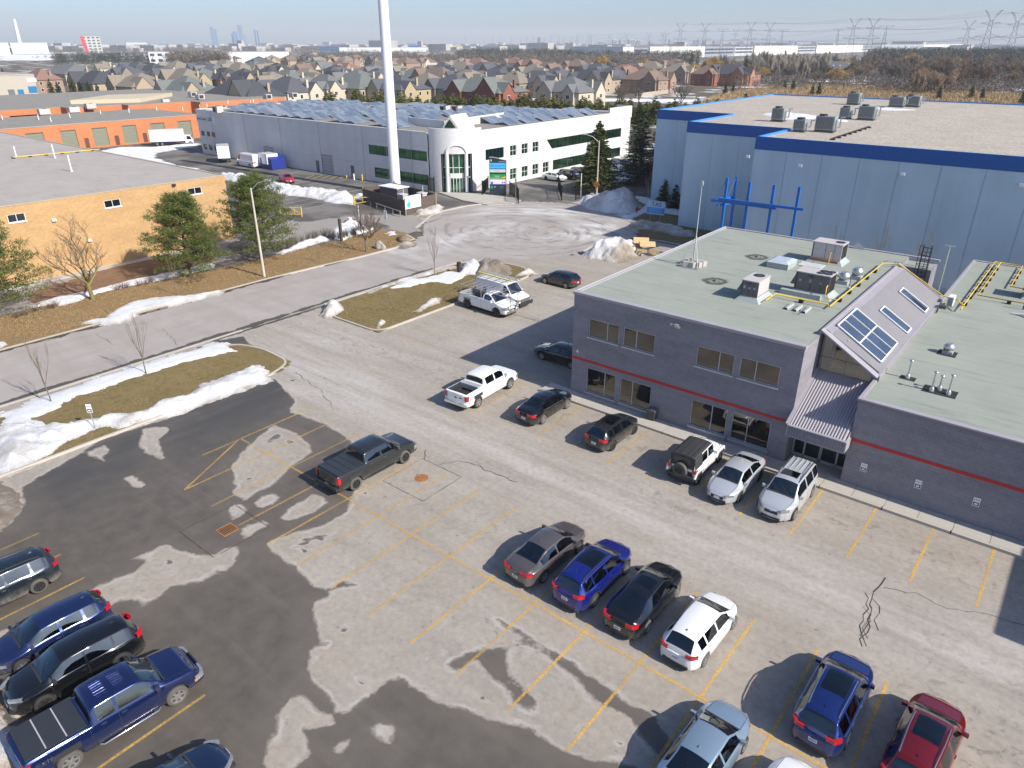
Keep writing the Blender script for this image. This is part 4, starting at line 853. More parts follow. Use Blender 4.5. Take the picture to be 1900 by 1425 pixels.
gas('long yellow gas pipe running back beside the corrugated roof',[(-11.25,45.3,zp),(-11.25,57.8,zp),(-10.4,58.2,zp),(-10.2,58.2,zp),(-6.9,58.35,5.85),(-6.0,58.3,5.8),(-5.3,57.0,5.75)])
gas('short yellow gas riser at the four fan air unit',[(-12.1,47.25,zp+.7),(-12.05,46.9,zp+.7),(-12.0,46.75,zp),(-11.3,46.9,zp)],.035,False)
gas('yellow gas riser on the rear air unit',[(-14.5,55.85,ZR+.9),(-14.5,55.6,ZR+.9),(-14.5,55.6,ZR+.1)],.03,False)
zq=ZR2+.25
gas('left of two parallel yellow gas pipes on the lower roof',[(-5.5,57.0,zq),(-5.5,72.6,zq),(-3.5,72.6,zq),(-3.5,65.4,zq),(-1.5,65.2,zq)])
gas('right of two parallel yellow gas pipes on the lower roof',[(-5.1,72.6,zq),(-5.1,61.4,zq),(3,61.3,zq)])
t=thing('condenser','small white wall condenser at the low end of the corrugated roof','air conditioner',(-6.45,57.1,ZR2));MB().box(0,.38,0,.85,.25,.95).build('cabinet',M_WHITE,t);b=MB();[b.box(.03+0,.34,-.01,-.001,.3+i*.075,.34+i*.075)for i in range(8)];b.disc((-.002,.42,.6),(-1,0,0),.28,18);b.build('grille',M_DKM,t);b=MB();[b.bar((x,y,0),(x,y,.25),.03)for x in(.05,.33)for y in(.1,.75)];b.build('stand',M_GALV,t)
b=MB();[b.tube([(-6.75,55.6+.15*i,5.35),(-6.72,55.6+.15*i,5.9),(-6.5,56.2+.2*i,5.8)],.035,6)for i in range(4)];o=b.build('conduit_bundle',M_DKM);tag(o,'bundle of black conduits beside the white condenser','conduit')
rtu('dark air unit at the right edge of the lower roof',(-2.3,63.4,ZR2),2.4,1.6,1.1,[(1.6,.8,.3)],False)
t=thing('pipe_loop','black pipe loop standing at the right edge of the lower roof','pipe',(-2.1,60.6,ZR2));MB().tube([(0,0,0),(0,0,.7),(.15,0,.95),(.5,0,.95),(.6,0,.8)],.05,8).build('pipe',M_DKM,t)
o=MB().tube([(-2.6,59.0,ZR2+.03),(-1.9,58.9,ZR2+.12),(-1.5,58.5,ZR2+.03)],.08,8).build('duct_elbow',M_WHITE);tag(o,'white curved duct elbow lying on the lower roof','duct')
t=thing('antenna_mast','tall thin antenna mast held by ballast blocks on the green roof corner','antenna',(-22.3,49.0,ZR))
b=MB();b.tube([(0,0,0),(0,0,2.5),(0,0,6.1)],[.05,.04,.025],8);b.box(-.09,.09,-.05,.05,5.9,6.2);b.build('mast',M_ALU,t);b=MB()
for a,c in((-.9,-.3),(.7,-.7),(.5,.8),(-.5,.9)):b.tube([(a,c,.1),(0,0,2.3)],.022,5);b.bar((a,c,.06),(0,0,.06),.05)
b.bar((-.7,-.9,.04),(.8,-.8,.04),.05);b.build('tripod',M_ALU,t)
pr=MB().box(-.2,.2,-.2,.2,.02,.42).build('ballast_block',M('ballast_concrete',(0.42,0.40,0.37),.9,var=.12),t)
for i,(a,c)in enumerate(((-.65,.1),(-.3,-.55),(.15,-.5),(.5,-.15),(-.55,.6),(.2,.3),(.62,.35))):
 q=pr if i==0 else instance(pr,t);q.location=(a,c,0);q.rotation_euler=(0,0,random.uniform(-.3,.3))
t=wthing('roof_ladder','dark caged steel ladder rising above the gap at the back of the grey building','ladder',(-8.9,61.2,0));b=MB()
for x in(-9.15,-8.65):b.bar((x,60.0-.15,0.1),(x,60.0-.15,9.0),.06)
for i in range(28):b.bar((-9.15,59.85,.4+i*.31),(-8.65,59.85,.4+i*.31),.035)
b.build('ladder_rail',M_DKM,t);b=MB()
for z in(5.6,6.6,7.6,8.4,9.0):
 b.tube([(-9.15,59.85,z),(-9.3,59.3,z),(-9.05,58.95,z),(-8.75,58.95,z),(-8.5,59.3,z),(-8.65,59.85,z)],.025,5)
for x,y in((-9.3,59.3),(-9.05,58.95),(-8.75,58.95),(-8.5,59.3)):b.bar((x,y,5.6),(x,y,9.0),.04)
b.build('safety_cage',M_DKM,t)
t=thing('lamp_mast','slim galvanised pole beside the caged ladder','pole',(-7.6,60.6,0));MB().cyl(0,0,0,9.0,.06,8).build('pole',M_GALV,t);b=MB();b.box(-.35,.35,-.04,.04,8.95,9.02);b.build('crossarm',M_GALV,t)
# ------------------------------------------------------------------ blue walled warehouse
M_BWALL=m_pre('blue_grey_precast',(0.47,0.59,0.66));M_BFAS=M('royal_blue_fascia',(0.008,0.09,0.34),0.45,var=0.05);M_BLUE=M('bright_blue_paint',(0.012,0.14,0.50),.45,var=.06);M_BEDGE=M('light_blue_coping',(0.05,0.25,0.62),.45,var=.05)
BB=wthing('warehouse','big blue grey windowless warehouse with a royal blue fascia and gravel roof','building',(-30,79.2,0))
HB=13.3
fp=[(-30.5,79.4),(40,79.4),(40,156),(-53,150),(-53.6,105),(-45.8,101.5),(-45.8,96.5),(-37.6,93.5),(-30.5,93.5)]
fp=[(-30.5,79.4),(45,79.4),(45,150),(-55.5,150),(-55.5,103.3),(-43.6,103.3),(-43.6,89.5),(-30.5,89.5)]
def on_z(pts,z):return[G(a,c,z)for a,c in pts]
b=MB();n=len(fp)
for i in range(n):
 a,c=fp[i],fp[(i+1)%n];L=math.hypot(c[0]-a[0],c[1]-a[1]);k=max(1,round(L/3.6))
 for j in range(k):
  p=(a[0]+(c[0]-a[0])*j/k,a[1]+(c[1]-a[1])*j/k);q=(a[0]+(c[0]-a[0])*(j+1)/k,a[1]+(c[1]-a[1])*(j+1)/k)
  b.quad((p[0],p[1],-.1),(q[0],q[1],-.1),(q[0],q[1],HB-1.22),(p[0],p[1],HB-1.22))
b.build('wall',M_BWALL,BB)
b=MB();MJ=M('joint_blue_grey',(0.22,0.29,0.36),.8)  # panel joints in a darker blue grey than the wall
for x_ in np.arange(-27,44,3.66):b.box(x_,x_+.035,79.386,79.399,0,HB-1.23)
for x_ in np.arange(-40,-31,3.6):b.box(x_,x_+.03,89.49,89.499,0,HB-1.23)
for x_ in np.arange(-52,-44,3.6):b.box(x_,x_+.03,103.29,103.299,0,HB-1.23)
b.build('panel_joint',MJ,BB)
b=MB()
for i in range(n):
 a,c=Vector((*fp[i],0)),Vector((*fp[(i+1)%n],0));d=(c-a).normalized();nn=Vector((d.y,-d.x,0))*.04;a2=a+nn-d*.04;c2=c+nn+d*.04
 b.quad((a2.x,a2.y,HB-1.22),(c2.x,c2.y,HB-1.22),(c2.x,c2.y,HB+.1),(a2.x,a2.y,HB+.1));b.quad((a.x,a.y,HB-1.22),(c.x,c.y,HB-1.22),(c2.x,c2.y,HB-1.22),(a2.x,a2.y,HB-1.22))
b.build('fascia',M_BFAS,BB)
b=MB()
for i in range(n):
 a,c=Vector((*fp[i],0)),Vector((*fp[(i+1)%n],0));d=(c-a).normalized();nn=Vector((-d.y,d.x,0))*.3
 b.quad((a.x,a.y,HB+.102),(c.x,c.y,HB+.102),(c.x+nn.x,c.y+nn.y,HB+.102),(a.x+nn.x,a.y+nn.y,HB+.102));b.quad((a.x+nn.x,a.y+nn.y,HB+.1),(c.x+nn.x,c.y+nn.y,HB+.1),(c.x+nn.x,c.y+nn.y,HB-.15),(a.x+nn.x,a.y+nn.y,HB-.15))
b.build('coping',M_BEDGE,BB,fix=False)
b=MB();b.add([(p[0],p[1],HB-.1)for p in fp],[tuple(range(n))]);o=b.build('roof',M_RGRAV,BB);bm=bmesh.new();bm.from_mesh(o.data);bmesh.ops.triangulate(bm,faces=bm.faces);bm.to_mesh(o.data);bm.free()
b=MB();b.box(-44.4+.8,-43.5,103.1,103.3-.005,7.4,7.7);b.box(-36,-31,89.4,89.49,6.7,6.85);b.build('wall_ledge',M_BWALL,BB)
for i,(px,py)in enumerate(((1486,307),(1676,323),(1896,343),(1389,290))):
 x,z=hY(px,py,79.4);t=thing('wall_lamp',['white wall pack lamp on the left part of the blue wall','white wall pack lamp in the middle of the blue wall','white wall pack lamp at the right edge of the blue wall','tiny lamp at the corner of the blue wall'][i],'lamp',(x,79.36,z),0,'wall packs on the blue wall')
 MB().box(-.2,.2,-.25,-.0,-.15,.15).build('housing',M_WHITE,t);MB().box(-.17,.17,-.262,-.251,-.1,.1).build('lens',M('lens',(0.8,0.8,0.78),.3),t)
t=wthing('steel_frame','bright blue steel entrance frame of posts and beams before the blue warehouse','frame',(-27,74,0))
posts=[]
for px,py,Y in((1350,330,76.5),(1367,328,79.0),(1392,338,76.3),(1437,343,76.3),(1484,347,76.3)):
 x,z=hY(px,py,Y);posts.append((x,Y,z));MB().bar((x,Y,0),(x,Y,z),.25,.25).build('post',M_BLUE,t)
def bm_(p,q,Y,w=.24):a,c=hY(*p,Y),hY(*q,Y);MB().bar((a[0],Y-.3,a[1]),(c[0],Y-.3,c[1]),w,w).build('beam',M_BLUE,t)
bm_((1322,370),(1442,386),76.4);bm_((1335,368),(1493,388),75.9,.25)
a=hY(1324,371,76.4);c=hY(1371,353,81.0);MB().bar((a[0],76.0,a[1]),(c[0],79.2,a[1]),.28,.28).build('beam',M_BLUE,t);MB().bar((a[0]+.8,75.8,a[1]-.4),(c[0]+.6,79.2,a[1]-.4),.25,.25).build('beam',M_BLUE,t)
b=MB();b.tube([posts[0],(a[0]+.3,76.1,a[1])],.04,5);b.tube([posts[1],(a[0]+1,77.5,a[1])],.04,5);b.build('stay_rod',M_BLUE,t)
def cond(label,px,py,w,d,h,kind):
 w*=.8;d*=.8;h*=.74;x,y=G(px,py,HB);t=thing('rooftop_condenser',label,'air conditioner',(x,y,HB-.1),0,'condensers on the gravel roof')
 MU=M('condenser_grey',(0.30,0.34,0.34),.5,.2,.1)
 b=MB();b.box(0,w,0,d,.25,.25+h);b.build('cabinet',MU,t);b=MB();b.box(-.1,w+.1,-.1,d+.1,.05,.16);[b.bar((x_,y_,0),(x_,y_,.25),.1)for x_ in(0.1,w-.1)for y_ in(.1,d-.1)];b.build('stand',M_UDK,t)
 for i in range(max(1,int(w/1.3))):b=MB();b.cyl(.6+i*1.2,d/2,.25+h,.45+h,.45,16);b.build('fan_guard',M_DKM,t)
 b=MB();[b.box(.1+i*.16,.18+i*.16,-.02,-.001,.4,.15+h)for i in range(int(w/.16)-1)];b.build('coil_grille',M_UDK,t)
 b=MB();b.tube([(w,d/2,.6),(w+.5,d/2,.6),(w+.5,d/2,h+.2),(w+.9,d/2,h+.2)],.09,6);b.tube([(w+.25,.2,.3),(w+.25,.2,h)],.09,6);b.build('refrigerant_pipe',M_GALV,t)
 return t
for i,(px,py,w,d,h,lb)in enumerate(((1430,224,1.9,1.6,1.9,'leftmost grey condenser, standing in snow on the gravel roof'),(1470,243,1.6,1.5,1.5,'low condenser on open legs left of the ribbed one'),(1510,243,2.6,1.6,2.0,'ribbed grey condenser nearest the royal blue fascia'),(1570,193,2.3,1.8,2.1,'farthest tall condenser with a dark top'),(1556,219,1.6,1.5,1.6,'middle condenser with white pipes'),(1590,221,2.5,1.6,2.0,'ribbed condenser right of the white pipes'),(1648,197,2.6,1.7,1.7,'back condenser group with two dark fans'),(1677,197,2.6,1.7,1.9,'rightmost ribbed condenser on the gravel roof'))):cond(lb,px,py,w,d,h,i)
t=wthing('pipe_run','dark pipe run on sleepers across the gravel roof','pipe',(*G(1545,260,HB),HB));a,c=G(1545,258,HB),G(1612,236,HB);MB().tube([(a[0],a[1],HB+.1),(c[0],c[1],HB+.1)],.07,6).build('pipe',M_DKM,t)
pr=None
for j in range(8):
 p=(a[0]+(c[0]-a[0])*j/7,a[1]+(c[1]-a[1])*j/7)
 q=MB().box(-.25,.25,-.12,.12,0,.14).build('sleeper',M_RUB,t)if pr is None else instance(pr,t);pr=pr or q;q.location=(p[0],p[1],HB-.09)
for P,lb in(([(1412,210),(1450,207),(1500,212),(1530,216),(1490,222),(1440,219)],'snow patch round the leftmost condenser on the gravel roof'),([(1590,195),(1640,200),(1700,203),(1650,204),(1600,200)],'snow patch before the back condensers'),([(1545,221),(1575,222),(1572,225),(1540,224)],'snow patch beside the middle condenser')):
 snow(on_z(P,HB),.12,lb,z0=HB-.08,wd=.5,res=.4,dirt=0,edge=.6)
# ------------------------------------------------------------------ white curved office with solar roof
def m_panel():
 k=NM('solar_blue');oi=k.n('ShaderNodeObjectInfo');c=k.mix(oi.outputs['Random'],(0.15,0.20,0.27),(0.34,0.38,0.42));return k.pbr(c,.25,.35,None,.8)
M_WPC=m_pre('white_precast',(0.65,0.64,0.625));M_PAN=m_panel()
LB=wthing('white_office','long white two storey office with green glass bands and a roof full of solar panels','building',(-88,88,0))
LX0,LX1,LY0,LY1,HL=-160,-82.0,86.5,141.0,9.2
f=fY(LY0)
hol=[(-102.9,-88.3,4.68,6.28),(-101.8,-88.2,.78,2.5),(-135.8,-132.2,.05,3.5),(-116.8,-113.4,.05,3.5)]+[(x,x+1.4,3.82,4.85)for x in(-159.3,-157,-154.9)]+[(x,x+1.4,.9,2.05)for x in(-159.2,-157,-154.9)]
b=MB();wall(b,f,LX0,-88.0,-.05,HL,hol,.18)
b.quad((LX0,118,-.05),(LX0,LY0,-.05),(LX0,LY0,HL),(LX0,118,HL));b.quad((LX0,118,-.05),(LX0,118,HL),(LX1,LY1,HL),(LX1,LY1,-.05))
fr=fX(LX1)
up=[(94.0,98.8,4.6,6.33)]+[(y,y+1.85,4.56,6.32)for y in(100.5,103.75,106.95)]+[(112.9,137.5,4.6,6.35)]
lo=[(y,y+1.85,.55,2.42)for y in(100.5,103.8,107.0,110.15)]+[(113.3,137.6,.68,2.5)]
wall(b,fr,92.6,LY1,-.05,HL+.2,up+lo,.18)
b.build('wall',M_WPC,LB)
b=MB()
for a,c,z0,z1 in(up[4],lo[4]):window(LB,fr,a,c,z0,z1,.18,M_DKM,GL_GRN,[i/20 for i in range(1,20)],fw=.07,sill=False,per_pane=True)
window(LB,fr,*up[0],.18,M_DKM,m_glass('blue_green_glass',(0.03,0.14,0.16),.04,(0.05,0.22,0.22),.2),[i/5 for i in range(1,5)],fw=.06,sill=False)
for w in up[1:4]+lo[:4]:window(LB,fr,*w,.18,M_WHITE,GL_GRN,(.5,),(.5,),fw=.07,sill=False)
window(LB,f,*hol[0],.18,M_DKM,GL_GRN,[i/8 for i in range(1,8)],fw=.06,sill=False);window(LB,f,*hol[1],.18,M_DKM,GL_GRN,[i/8 for i in range(1,8)],fw=.06,sill=False)
for w in hol[4:]:window(LB,f,*w,.18,M_DKM,GL_DRK,fw=.05,sill=False)
b=MB();b.add([fr(111.2,-.004,6.35),fr(112.9,-.004,6.35),fr(112.9,-.004,4.6)],[(0,1,2)]);b.build('slanted_pane',GL_GRN,LB)
GD=M('garage_door_grey',(0.42,0.42,0.42),.6)
for a,c in((-135.8,-132.2),(-116.8,-113.4)):
 dd=MB().box(a,c,LY0+.1,LY0+.16,.05,3.5).build('loading_door',GD,LB);bb=MB();[bb.box(a,c,LY0+.085,LY0+.099,.5+i*.55,.53+i*.55)for i in range(6)];bb.build('door_groove',M_UDK,dd)
for a,z in((-118.6,2.15),(-108.3,2.2)):MB().box(a,a+.95,LY0-.03,LY0-.002,.05,z).build('door',M('man_door',(0.12,0.14,0.14),.6),LB)
b=MB();[b.box(LX0,-88,LY0-.03,LY0-.002,z,z+.12)for z in(2.95,7.0)];[b.box(x,x+.05,LY0-.012,LY0-.001,0,HL)for x in np.arange(LX0+6,-89,6.2)];b.build('panel_joint',M('precast_band',(0.62,0.62,0.61),.8),LB)
b=MB();[b.box(x,x+.06,LY0-.016,LY0-.0125,0,HL)for x in np.arange(LX0+6.05,-89,12.4)];[b.box(LX1+.002,LX1+.012,y,y+.06,0,HL)for y in(99.6,110.0+8,128)];b.build('dark_joint',M_UDK,LB)
b=MB();b.box(LX0-.05,-88.05,LY0-.06,LY0+.28,HL,HL+.12);b.box(LX1-.3,LX1+.06,92.7,LY1-8,HL+.2,HL+.3);b.bar((LX0,118,HL+.05),(LX1,LY1,HL+.05),.35,.2);b.box(LX0-.05,LX0+.25,LY0+.3,118,HL,HL+.12);b.build('parapet_cap',M('white_cap',(0.7,0.7,0.69),.6),LB)
b=MB();b.add([(LX0,LY0+.01,HL-.3),(-88,LY0+.01,HL-.3),(-82.01,93,HL-.3),(LX1-.01,LY1,HL-.3),(LX0,118,HL-.3)],[(0,1,2,3,4)]);b.build('roof',M_RDARK,LB)
b=MB();b.box(LX1-.35,LX1+.1,132.5,141.2,HL-1,HL+1.3);b.box(-85.5,LX1-.352,140.9,141.25,HL-1,HL+1.3);b.build('corner_tower',M_WPC,LB)
cx,cy,rad=-87.3,92.2,5.55;a0,a1=R(-97),R(6);DZ=10.0
def arc(t,r=rad):return(cx+r*math.cos(t),cy+r*math.sin(t))
NA=36;angs=[a0+(a1-a0)*i/NA for i in range(NA+1)]
def drum(mb,z0,z1,r,i0=0,i1=NA,mi=0):
 for i in range(i0,i1):
  p,q=arc(angs[i],r),arc(angs[i+1],r);mb.add([(*p,z0),(*q,z0),(*q,z1),(*p,z1)],[(0,1,2,3)],mi,True)
b=MB();i0,i1=9,28
drum(b,6.1,DZ,rad);drum(b,-.05,6.1,rad,0,i0);drum(b,-.05,6.1,rad,i1,NA)
for i in range(NA):
 p,q=arc(angs[i],rad),arc(angs[i+1],rad);p2,q2=arc(angs[i],rad-.4),arc(angs[i+1],rad-.4);b.add([(*p,DZ),(*q,DZ),(*q2,DZ),(*p2,DZ)],[(0,1,2,3)]);b.add([(*p2,DZ),(*q2,DZ),(*q2,HL-.3),(*p2,HL-.3)],[(0,1,2,3)])
b.build('entrance_drum',M_WPC,LB)
b=MB();drum(b,2.2,6.1,rad-.5,i0,i1);[drum(b,0,2.2,rad-.5,j0,j1)for j0,j1 in((i0,14),(23,i1))];gl=b.build('curtain_wall',GL_GRN,LB)
b=MB()
for i in(i0,13,16,20,24,i1):p=arc(angs[i],rad-.48);b.cyl(p[0],p[1],0,6.1,.05,6)
for z in(2.3,3.9):[b.bar((*arc(angs[i],rad-.47),z),(*arc(angs[i+1],rad-.47),z),.08)for i in range(i0,i1)]
b.build('mullion',M_WHITE,gl)
for i in(12.6,24.2):t_=a0+(a1-a0)*i/NA;p=arc(t_,rad-.05);MB().cyl(p[0],p[1],0,6.15,.32,14).build('column',M_WPC,LB)
b=MB()
for i in range(14):t_=math.pi*i/14;u=a0+(a1-a0)*(18.5-6*math.cos(t_))/NA;u2=a0+(a1-a0)*(18.5-6*math.cos(t_+math.pi/14))/NA;b.bar((*arc(u,rad+.06),6.1+1.5*math.sin(t_)),(*arc(u2,rad+.06),6.1+1.5*math.sin(t_+math.pi/14)),.3,.3)
b.build('arch_trim',M('arch_white',(0.72,0.71,0.69),.7),LB)
b=MB();drum(b,2.2,3.0,rad-.42,14,23);b.build('door_header',M_WPC,LB)
b=MB();[b.cyl(*arc(angs[i],rad-.45),0,2.2,.05,6)for i in(14,16,18,20,22)];dd=b.build('glass_door',M_WHITE,LB);b=MB();drum(b,.05,2.2,rad-.5,14,23);b.build('pane',GL_GRN,dd)
t=wthing('roof_lantern','pointed glass lantern behind the curved entrance parapet','skylight',(-91,97,HL));x,y=G(838,232,9.8);b=MB();b.add([(x-1.6,y-1,HL-.3),(x+1.6,y+.4,HL-.3),(x,y-.3,HL+2.2),(x-2.6,y+4,HL-.3),(x+.6,y+5.4,HL-.3),(x-1,y+4.7,HL+2.2)],[(0,1,2),(0,2,5,3),(1,4,5,2),(3,5,4)]);b.build('lantern_roof',M_WPC,t)
b=MB();b.add([(x-.95,y-.85,HL+.2),(x+.95,y-.02,HL+.2),(x-.02,y-.42,HL+1.6)],[(0,1,2)]);b.build('pane',GL_GRN,t)
sc=wthing('roof_screen','long white parapet screen crossing the solar roof behind the lantern','screen',(-95,95,HL));a,c,d=G(758,222,HL+.6),G(826,229,HL+.6),G(934,213,HL+.6)
b=MB();b.bar((*a,HL+.3),(*c,HL+.3),.3,1.5);b.bar((*c,HL+.3),(*d,HL+.3),.3,1.5);b.build('screen_wall',M_WPC,sc)
for i,(px,py)in enumerate(((826,207),(848,207),(405,208))):
 x,y=G(px,py,HL);t=thing('rooftop_unit',['left beige unit among the solar panels','right beige unit among the solar panels','beige unit at the far left end of the solar roof'][i],'air conditioner',(x,y,HL-.3));MB().box(-.9,.9,-.7,.7,.2,1.5).build('cabinet',M_BEIGE,t);MB().box(-.8,.3,-.72,-.701,.4,1.3).build('grille',M_DKM,t);MB().cyl(0.3,0,1.5,1.56,.5,14).build('fan_guard',M_DKM,t)
def solar(name='solar_table'):
 t=thing('solar_table','tilted blue solar table on the white office roof','solar panel',(0,0,0),0,'solar tables on the white office roof')
 fr_=MB();L,Wd,th=4.2,2.5,.95
 P=lambda u,v:(Wd/2-Wd*v,u,.18+th*v)
 for u in(0.2,L/2,L-.2):fr_.bar((-Wd/2+.05,u,0),(-Wd/2+.05,u,.18+th),.05);fr_.bar((-Wd/2,u,.04),(Wd/2,u,.04),.05)
 q_=[P(-.06,-.04),P(L+.06,-.04),P(L+.06,1.04),P(-.06,1.04)];fr_.add([(a,c,e-.05)for a,c,e in q_],[(0,1,2,3)]);fr_.build('rack',M_ALU,t);pr=None
 for i in range(4):
  mb=MB();u0,u1=i*L/4+.015,(i+1)*L/4-.015
  mb.add([P(u0,0),P(u1,0),P(u1,1),P(u0,1)]+[(p[0],p[1],p[2]-.04)for p in(P(u0,0),P(u1,0),P(u1,1),P(u0,1))],[(0,1,2,3),(7,6,5,4),(0,4,5,1),(1,5,6,2),(2,6,7,3),(3,7,4,0)])
  mb.build('panel',M_PAN,t)
 return t
sp=solar();used=False
def roofy(x):
 return 118+(141-118)*(x+160)/78.0
avoid=[(-92,99,6),(-97,101,6),(*G(848,207,HL),2.2),(*G(826,207,HL),2.2),(-157,90,3)]
cnt=0
for iy,y in enumerate(np.arange(90.2,139,5.2)):
 for ix,x in enumerate(np.arange(-156,-84,4.0)):
  if y+4.2>roofy(x)-1:continue
  if any(math.hypot(x-a_,y+2-b_)<r_ for a_,b_,r_ in avoid):continue
  if x>-98 and y<95:continue
  if random.random()<.12:continue
  rz=R(random.uniform(-2,2))+R(4)
  if not used:o=sp;o.location=(x,y,HL-.3);o.rotation_euler=(0,0,rz);used=True
  else:o=copy_tree(sp,(x,y,HL-.3),rz)
  cnt+=1
# ------------------------------------------------------------------ tan brick building
TB=wthing('tan_building','long tan brick industrial building with a pale flat roof and three small windows','building',(-84,47,0))
tx,HT=-84.0,7.85
hol=[(42.65,44.4,6.15,6.95),(33.05,34.8,6.17,6.98),(23.7,25.3,6.2,7.02)]
b=MB();wall(b,fX(tx),-30,47.6,-.1,HT,hol,.1);b.quad((tx,47.6,-.1),(-170,47.6,-.1),(-170,47.6,HT),(tx,47.6,HT));b.quad((-170,-30,-.1),(tx,-30,-.1),(tx,-30,HT),(-170,-30,HT));b.build('wall',M_TANB,TB)
for i,h in enumerate(hol):
 w=window(TB,fX(tx),*h,.1,M_WHITE,GL_DRK if i!=1 else GL_DRK,(.5,),fw=.06,sill=True)
b=MB();b.box(-170,tx-.02,-30,47.58,HT-.25,HT-.02);b.build('roof',M_RGREY,TB)
b=MB();b.box(tx-.2,tx+.05,-30,47.66,HT-.02,HT+.06);b.box(-170,tx-.202,47.4,47.66,HT-.02,HT+.06);b.build('parapet_cap',M('tan_cap',(0.45,0.38,0.28),.7),TB)
b=MB();b.box(tx+.002,tx+1.3,-30,47.5,-.05,.08);o=kindof(b.build('pavement',M_CONC2),'structure')
for i,(px,py)in enumerate(((1205,462),(372,705),(620,845))):
 y,z=hX(px/3.75,220+py/3.75,tx);t=thing('wall_fitting',['dark lamp on the tan wall near its right end','small white vent on the tan wall','white box low on the tan wall behind the bare tree'][i],'lamp' if i==0 else 'vent',(tx,y,z));MB().box(.002,.25,-.2,.2,-.12,.12).build('housing',M_WHITE if i else M_DKM,t);MB().box(.06,.2,-.16,.16,-.15,-.121).build('lens',M_GALV,t)
for i,(px,py,h)in enumerate(((102,293,1.9),(97,308,0.01),(133,318,2.0),(31,293,1.6))):
 if h<.1:continue
 x,y=G(px,py,HT);t=thing('vent_stack',['white vent stack on the tan building roof, middle one','','white vent stack nearest the wall of the tan building roof','white vent stack farthest left on the tan building roof'][i],'vent stack',(x,y,HT-.02),0,'vent stacks on the tan building');MB().cyl(0,0,0,h,.09,8).build('pipe',M_WHITE,t);MB().cyl(0,0,0,.18,.2,8).build('collar',M_FLASH,t)
gx0,gx1=G(25,294,HT),G(185,279,HT);t=wthing('gas_pipe','faded yellow gas pipe crossing the tan building roof','pipe',(*gx0,HT));MB().tube([(*gx0,HT+.15),(*gx1,HT+.15)],.07,6).build('pipe',M_YEL,t);pr=None
for j in range(6):
 q=MB().box(-.18,.18,-.18,.18,0,.14).build('support_block',M_RUB,t)if pr is None else instance(pr,t);pr=pr or q;q.location=(gx0[0]+(gx1[0]-gx0[0])*j/5.5,gx0[1]+(gx1[1]-gx0[1])*j/5.5,HT-.01)
# ------------------------------------------------------------------ orange brick units with garage doors
ox=-188.0;HO=hX(60,236,ox)[1]
OR=wthing('orange_units','long orange brick row with green garage doors behind the yard','building',(ox,80,0))
C2=lambda x,y:(x/2.969,y/2.969)
hol=[]
for a,c in((133,232),(328,415),(505,588),(675,752),(833,910),(985,1058)):
 y0=hX(*C2(a,720),ox)[0];y1=hX(*C2(c,715),ox)[0];hol.append((y0,y1,.25,4.35))
man=[]
for a,c in((462,485),(632,655),(790,812)):man.append((hX(*C2(a,760),ox)[0],hX(*C2(c,757),ox)[0],.1,2.3))
ye=103.0
b=MB();wall(b,fX(ox),30,ye,-.2,HO,hol+man,.3);b.quad((ox,ye,-.2),(-218,ye,-.2),(-218,ye,HO),(ox,ye,HO));b.quad((-218,ye,-.2),(-218,30,-.2),(-218,30,HO),(-218,ye,HO));b.build('wall',M_ORB,OR)
GDG=M('garage_green',(0.20,0.21,0.15),.6,var=.06)
for a,c,z0,z1 in hol:
 d_=MB().box(ox-.3,ox-.22,a,c,z0,z1).build('garage_door',GDG,OR);bb=MB();[bb.box(ox-.219,ox-.205,a,c,z0+.55*i,z0+.55*i+.05)for i in range(1,8)];bb.build('door_groove',M_UDK,d_)
for a,c,z0,z1 in man:MB().box(ox-.2,ox-.12,a,c,z0,z1).build('door',M('brown_door',(0.12,0.05,0.035),.6),OR)
MB().box(-218,ox-.02,30,ye,HO-.25,HO-.03).build('roof',M_RDARK,OR)
b=MB();b.box(ox-.25,ox+.06,30,ye,HO-.02,HO+.12);b.build('parapet_cap',M('cap_grey',(0.36,0.33,0.30),.7),OR)
cn=0
for px,py,s in((83,214,1.6),(138,210,1.6),(169,203,1.6),(308,194,1.3)):
 x,y=G(px,py,HO);t=thing('rooftop_unit','beige topped air unit %s on the orange brick row roof'%['farthest left','second from the left','set back behind the second','farthest right'][cn],'air conditioner',(x,y,HO-.03));cn+=1
 MB().box(-s/2,s/2,-s*.8,s*.8,.3,1.6).build('cabinet',M_BEIGE,t);MB().box(-s/2+.1,s/2-.1,-s*.7,s*.7,0,.3).build('curb',M_UDK,t);MB().cyl(0,.3,1.6,1.66,s*.3,12).build('fan_guard',M_DKM,t)
 MB().add([(-s/2-.8,-s*.5,.4),(-s/2,-s*.5,.4),(-s/2,-s*.5,1.5),(-s/2-.8,s*.5,.4),(-s/2,s*.5,.4),(-s/2,s*.5,1.5)],[(0,1,2),(3,5,4),(0,2,5,3)]).build('air_hood',M_UDK,t)
vp=None
for px,py in((5,222),(72,222),(130,218),(187,211),(240,209),(291,205),(339,202),(371,199),(384,196),(465,190),(470,187),(95,226),(423,190)):
 x,y=G(px,py,HO)
 if y>102 or x<-217:x,y=G(px,py,6.0)
 if vp is None:vp=thing('roof_vent','thin white vent pipe on an orange brick building roof','vent pipe',(x,y,HO-.03),0,'vent pipes on the orange brick roofs');MB().cyl(0,0,0,1.1,.12,6).build('pipe',M_WHITE,vp);MB().cyl(0,0,1.1,1.3,.2,8).build('cap',M_GALV,vp)
 else:copy_tree(vp,(x,y,HO-.03))
O2=wthing('orange_units','second orange brick building behind, with a stepped front and dark windows','building',(-225,95,0));b=MB()
segs=[(-300,20),(-232,20),(-232,86),(-228,86),(-228,101),(-224,101),(-224,120),(-218.5,120),(-218.5,150),(-300,150)]
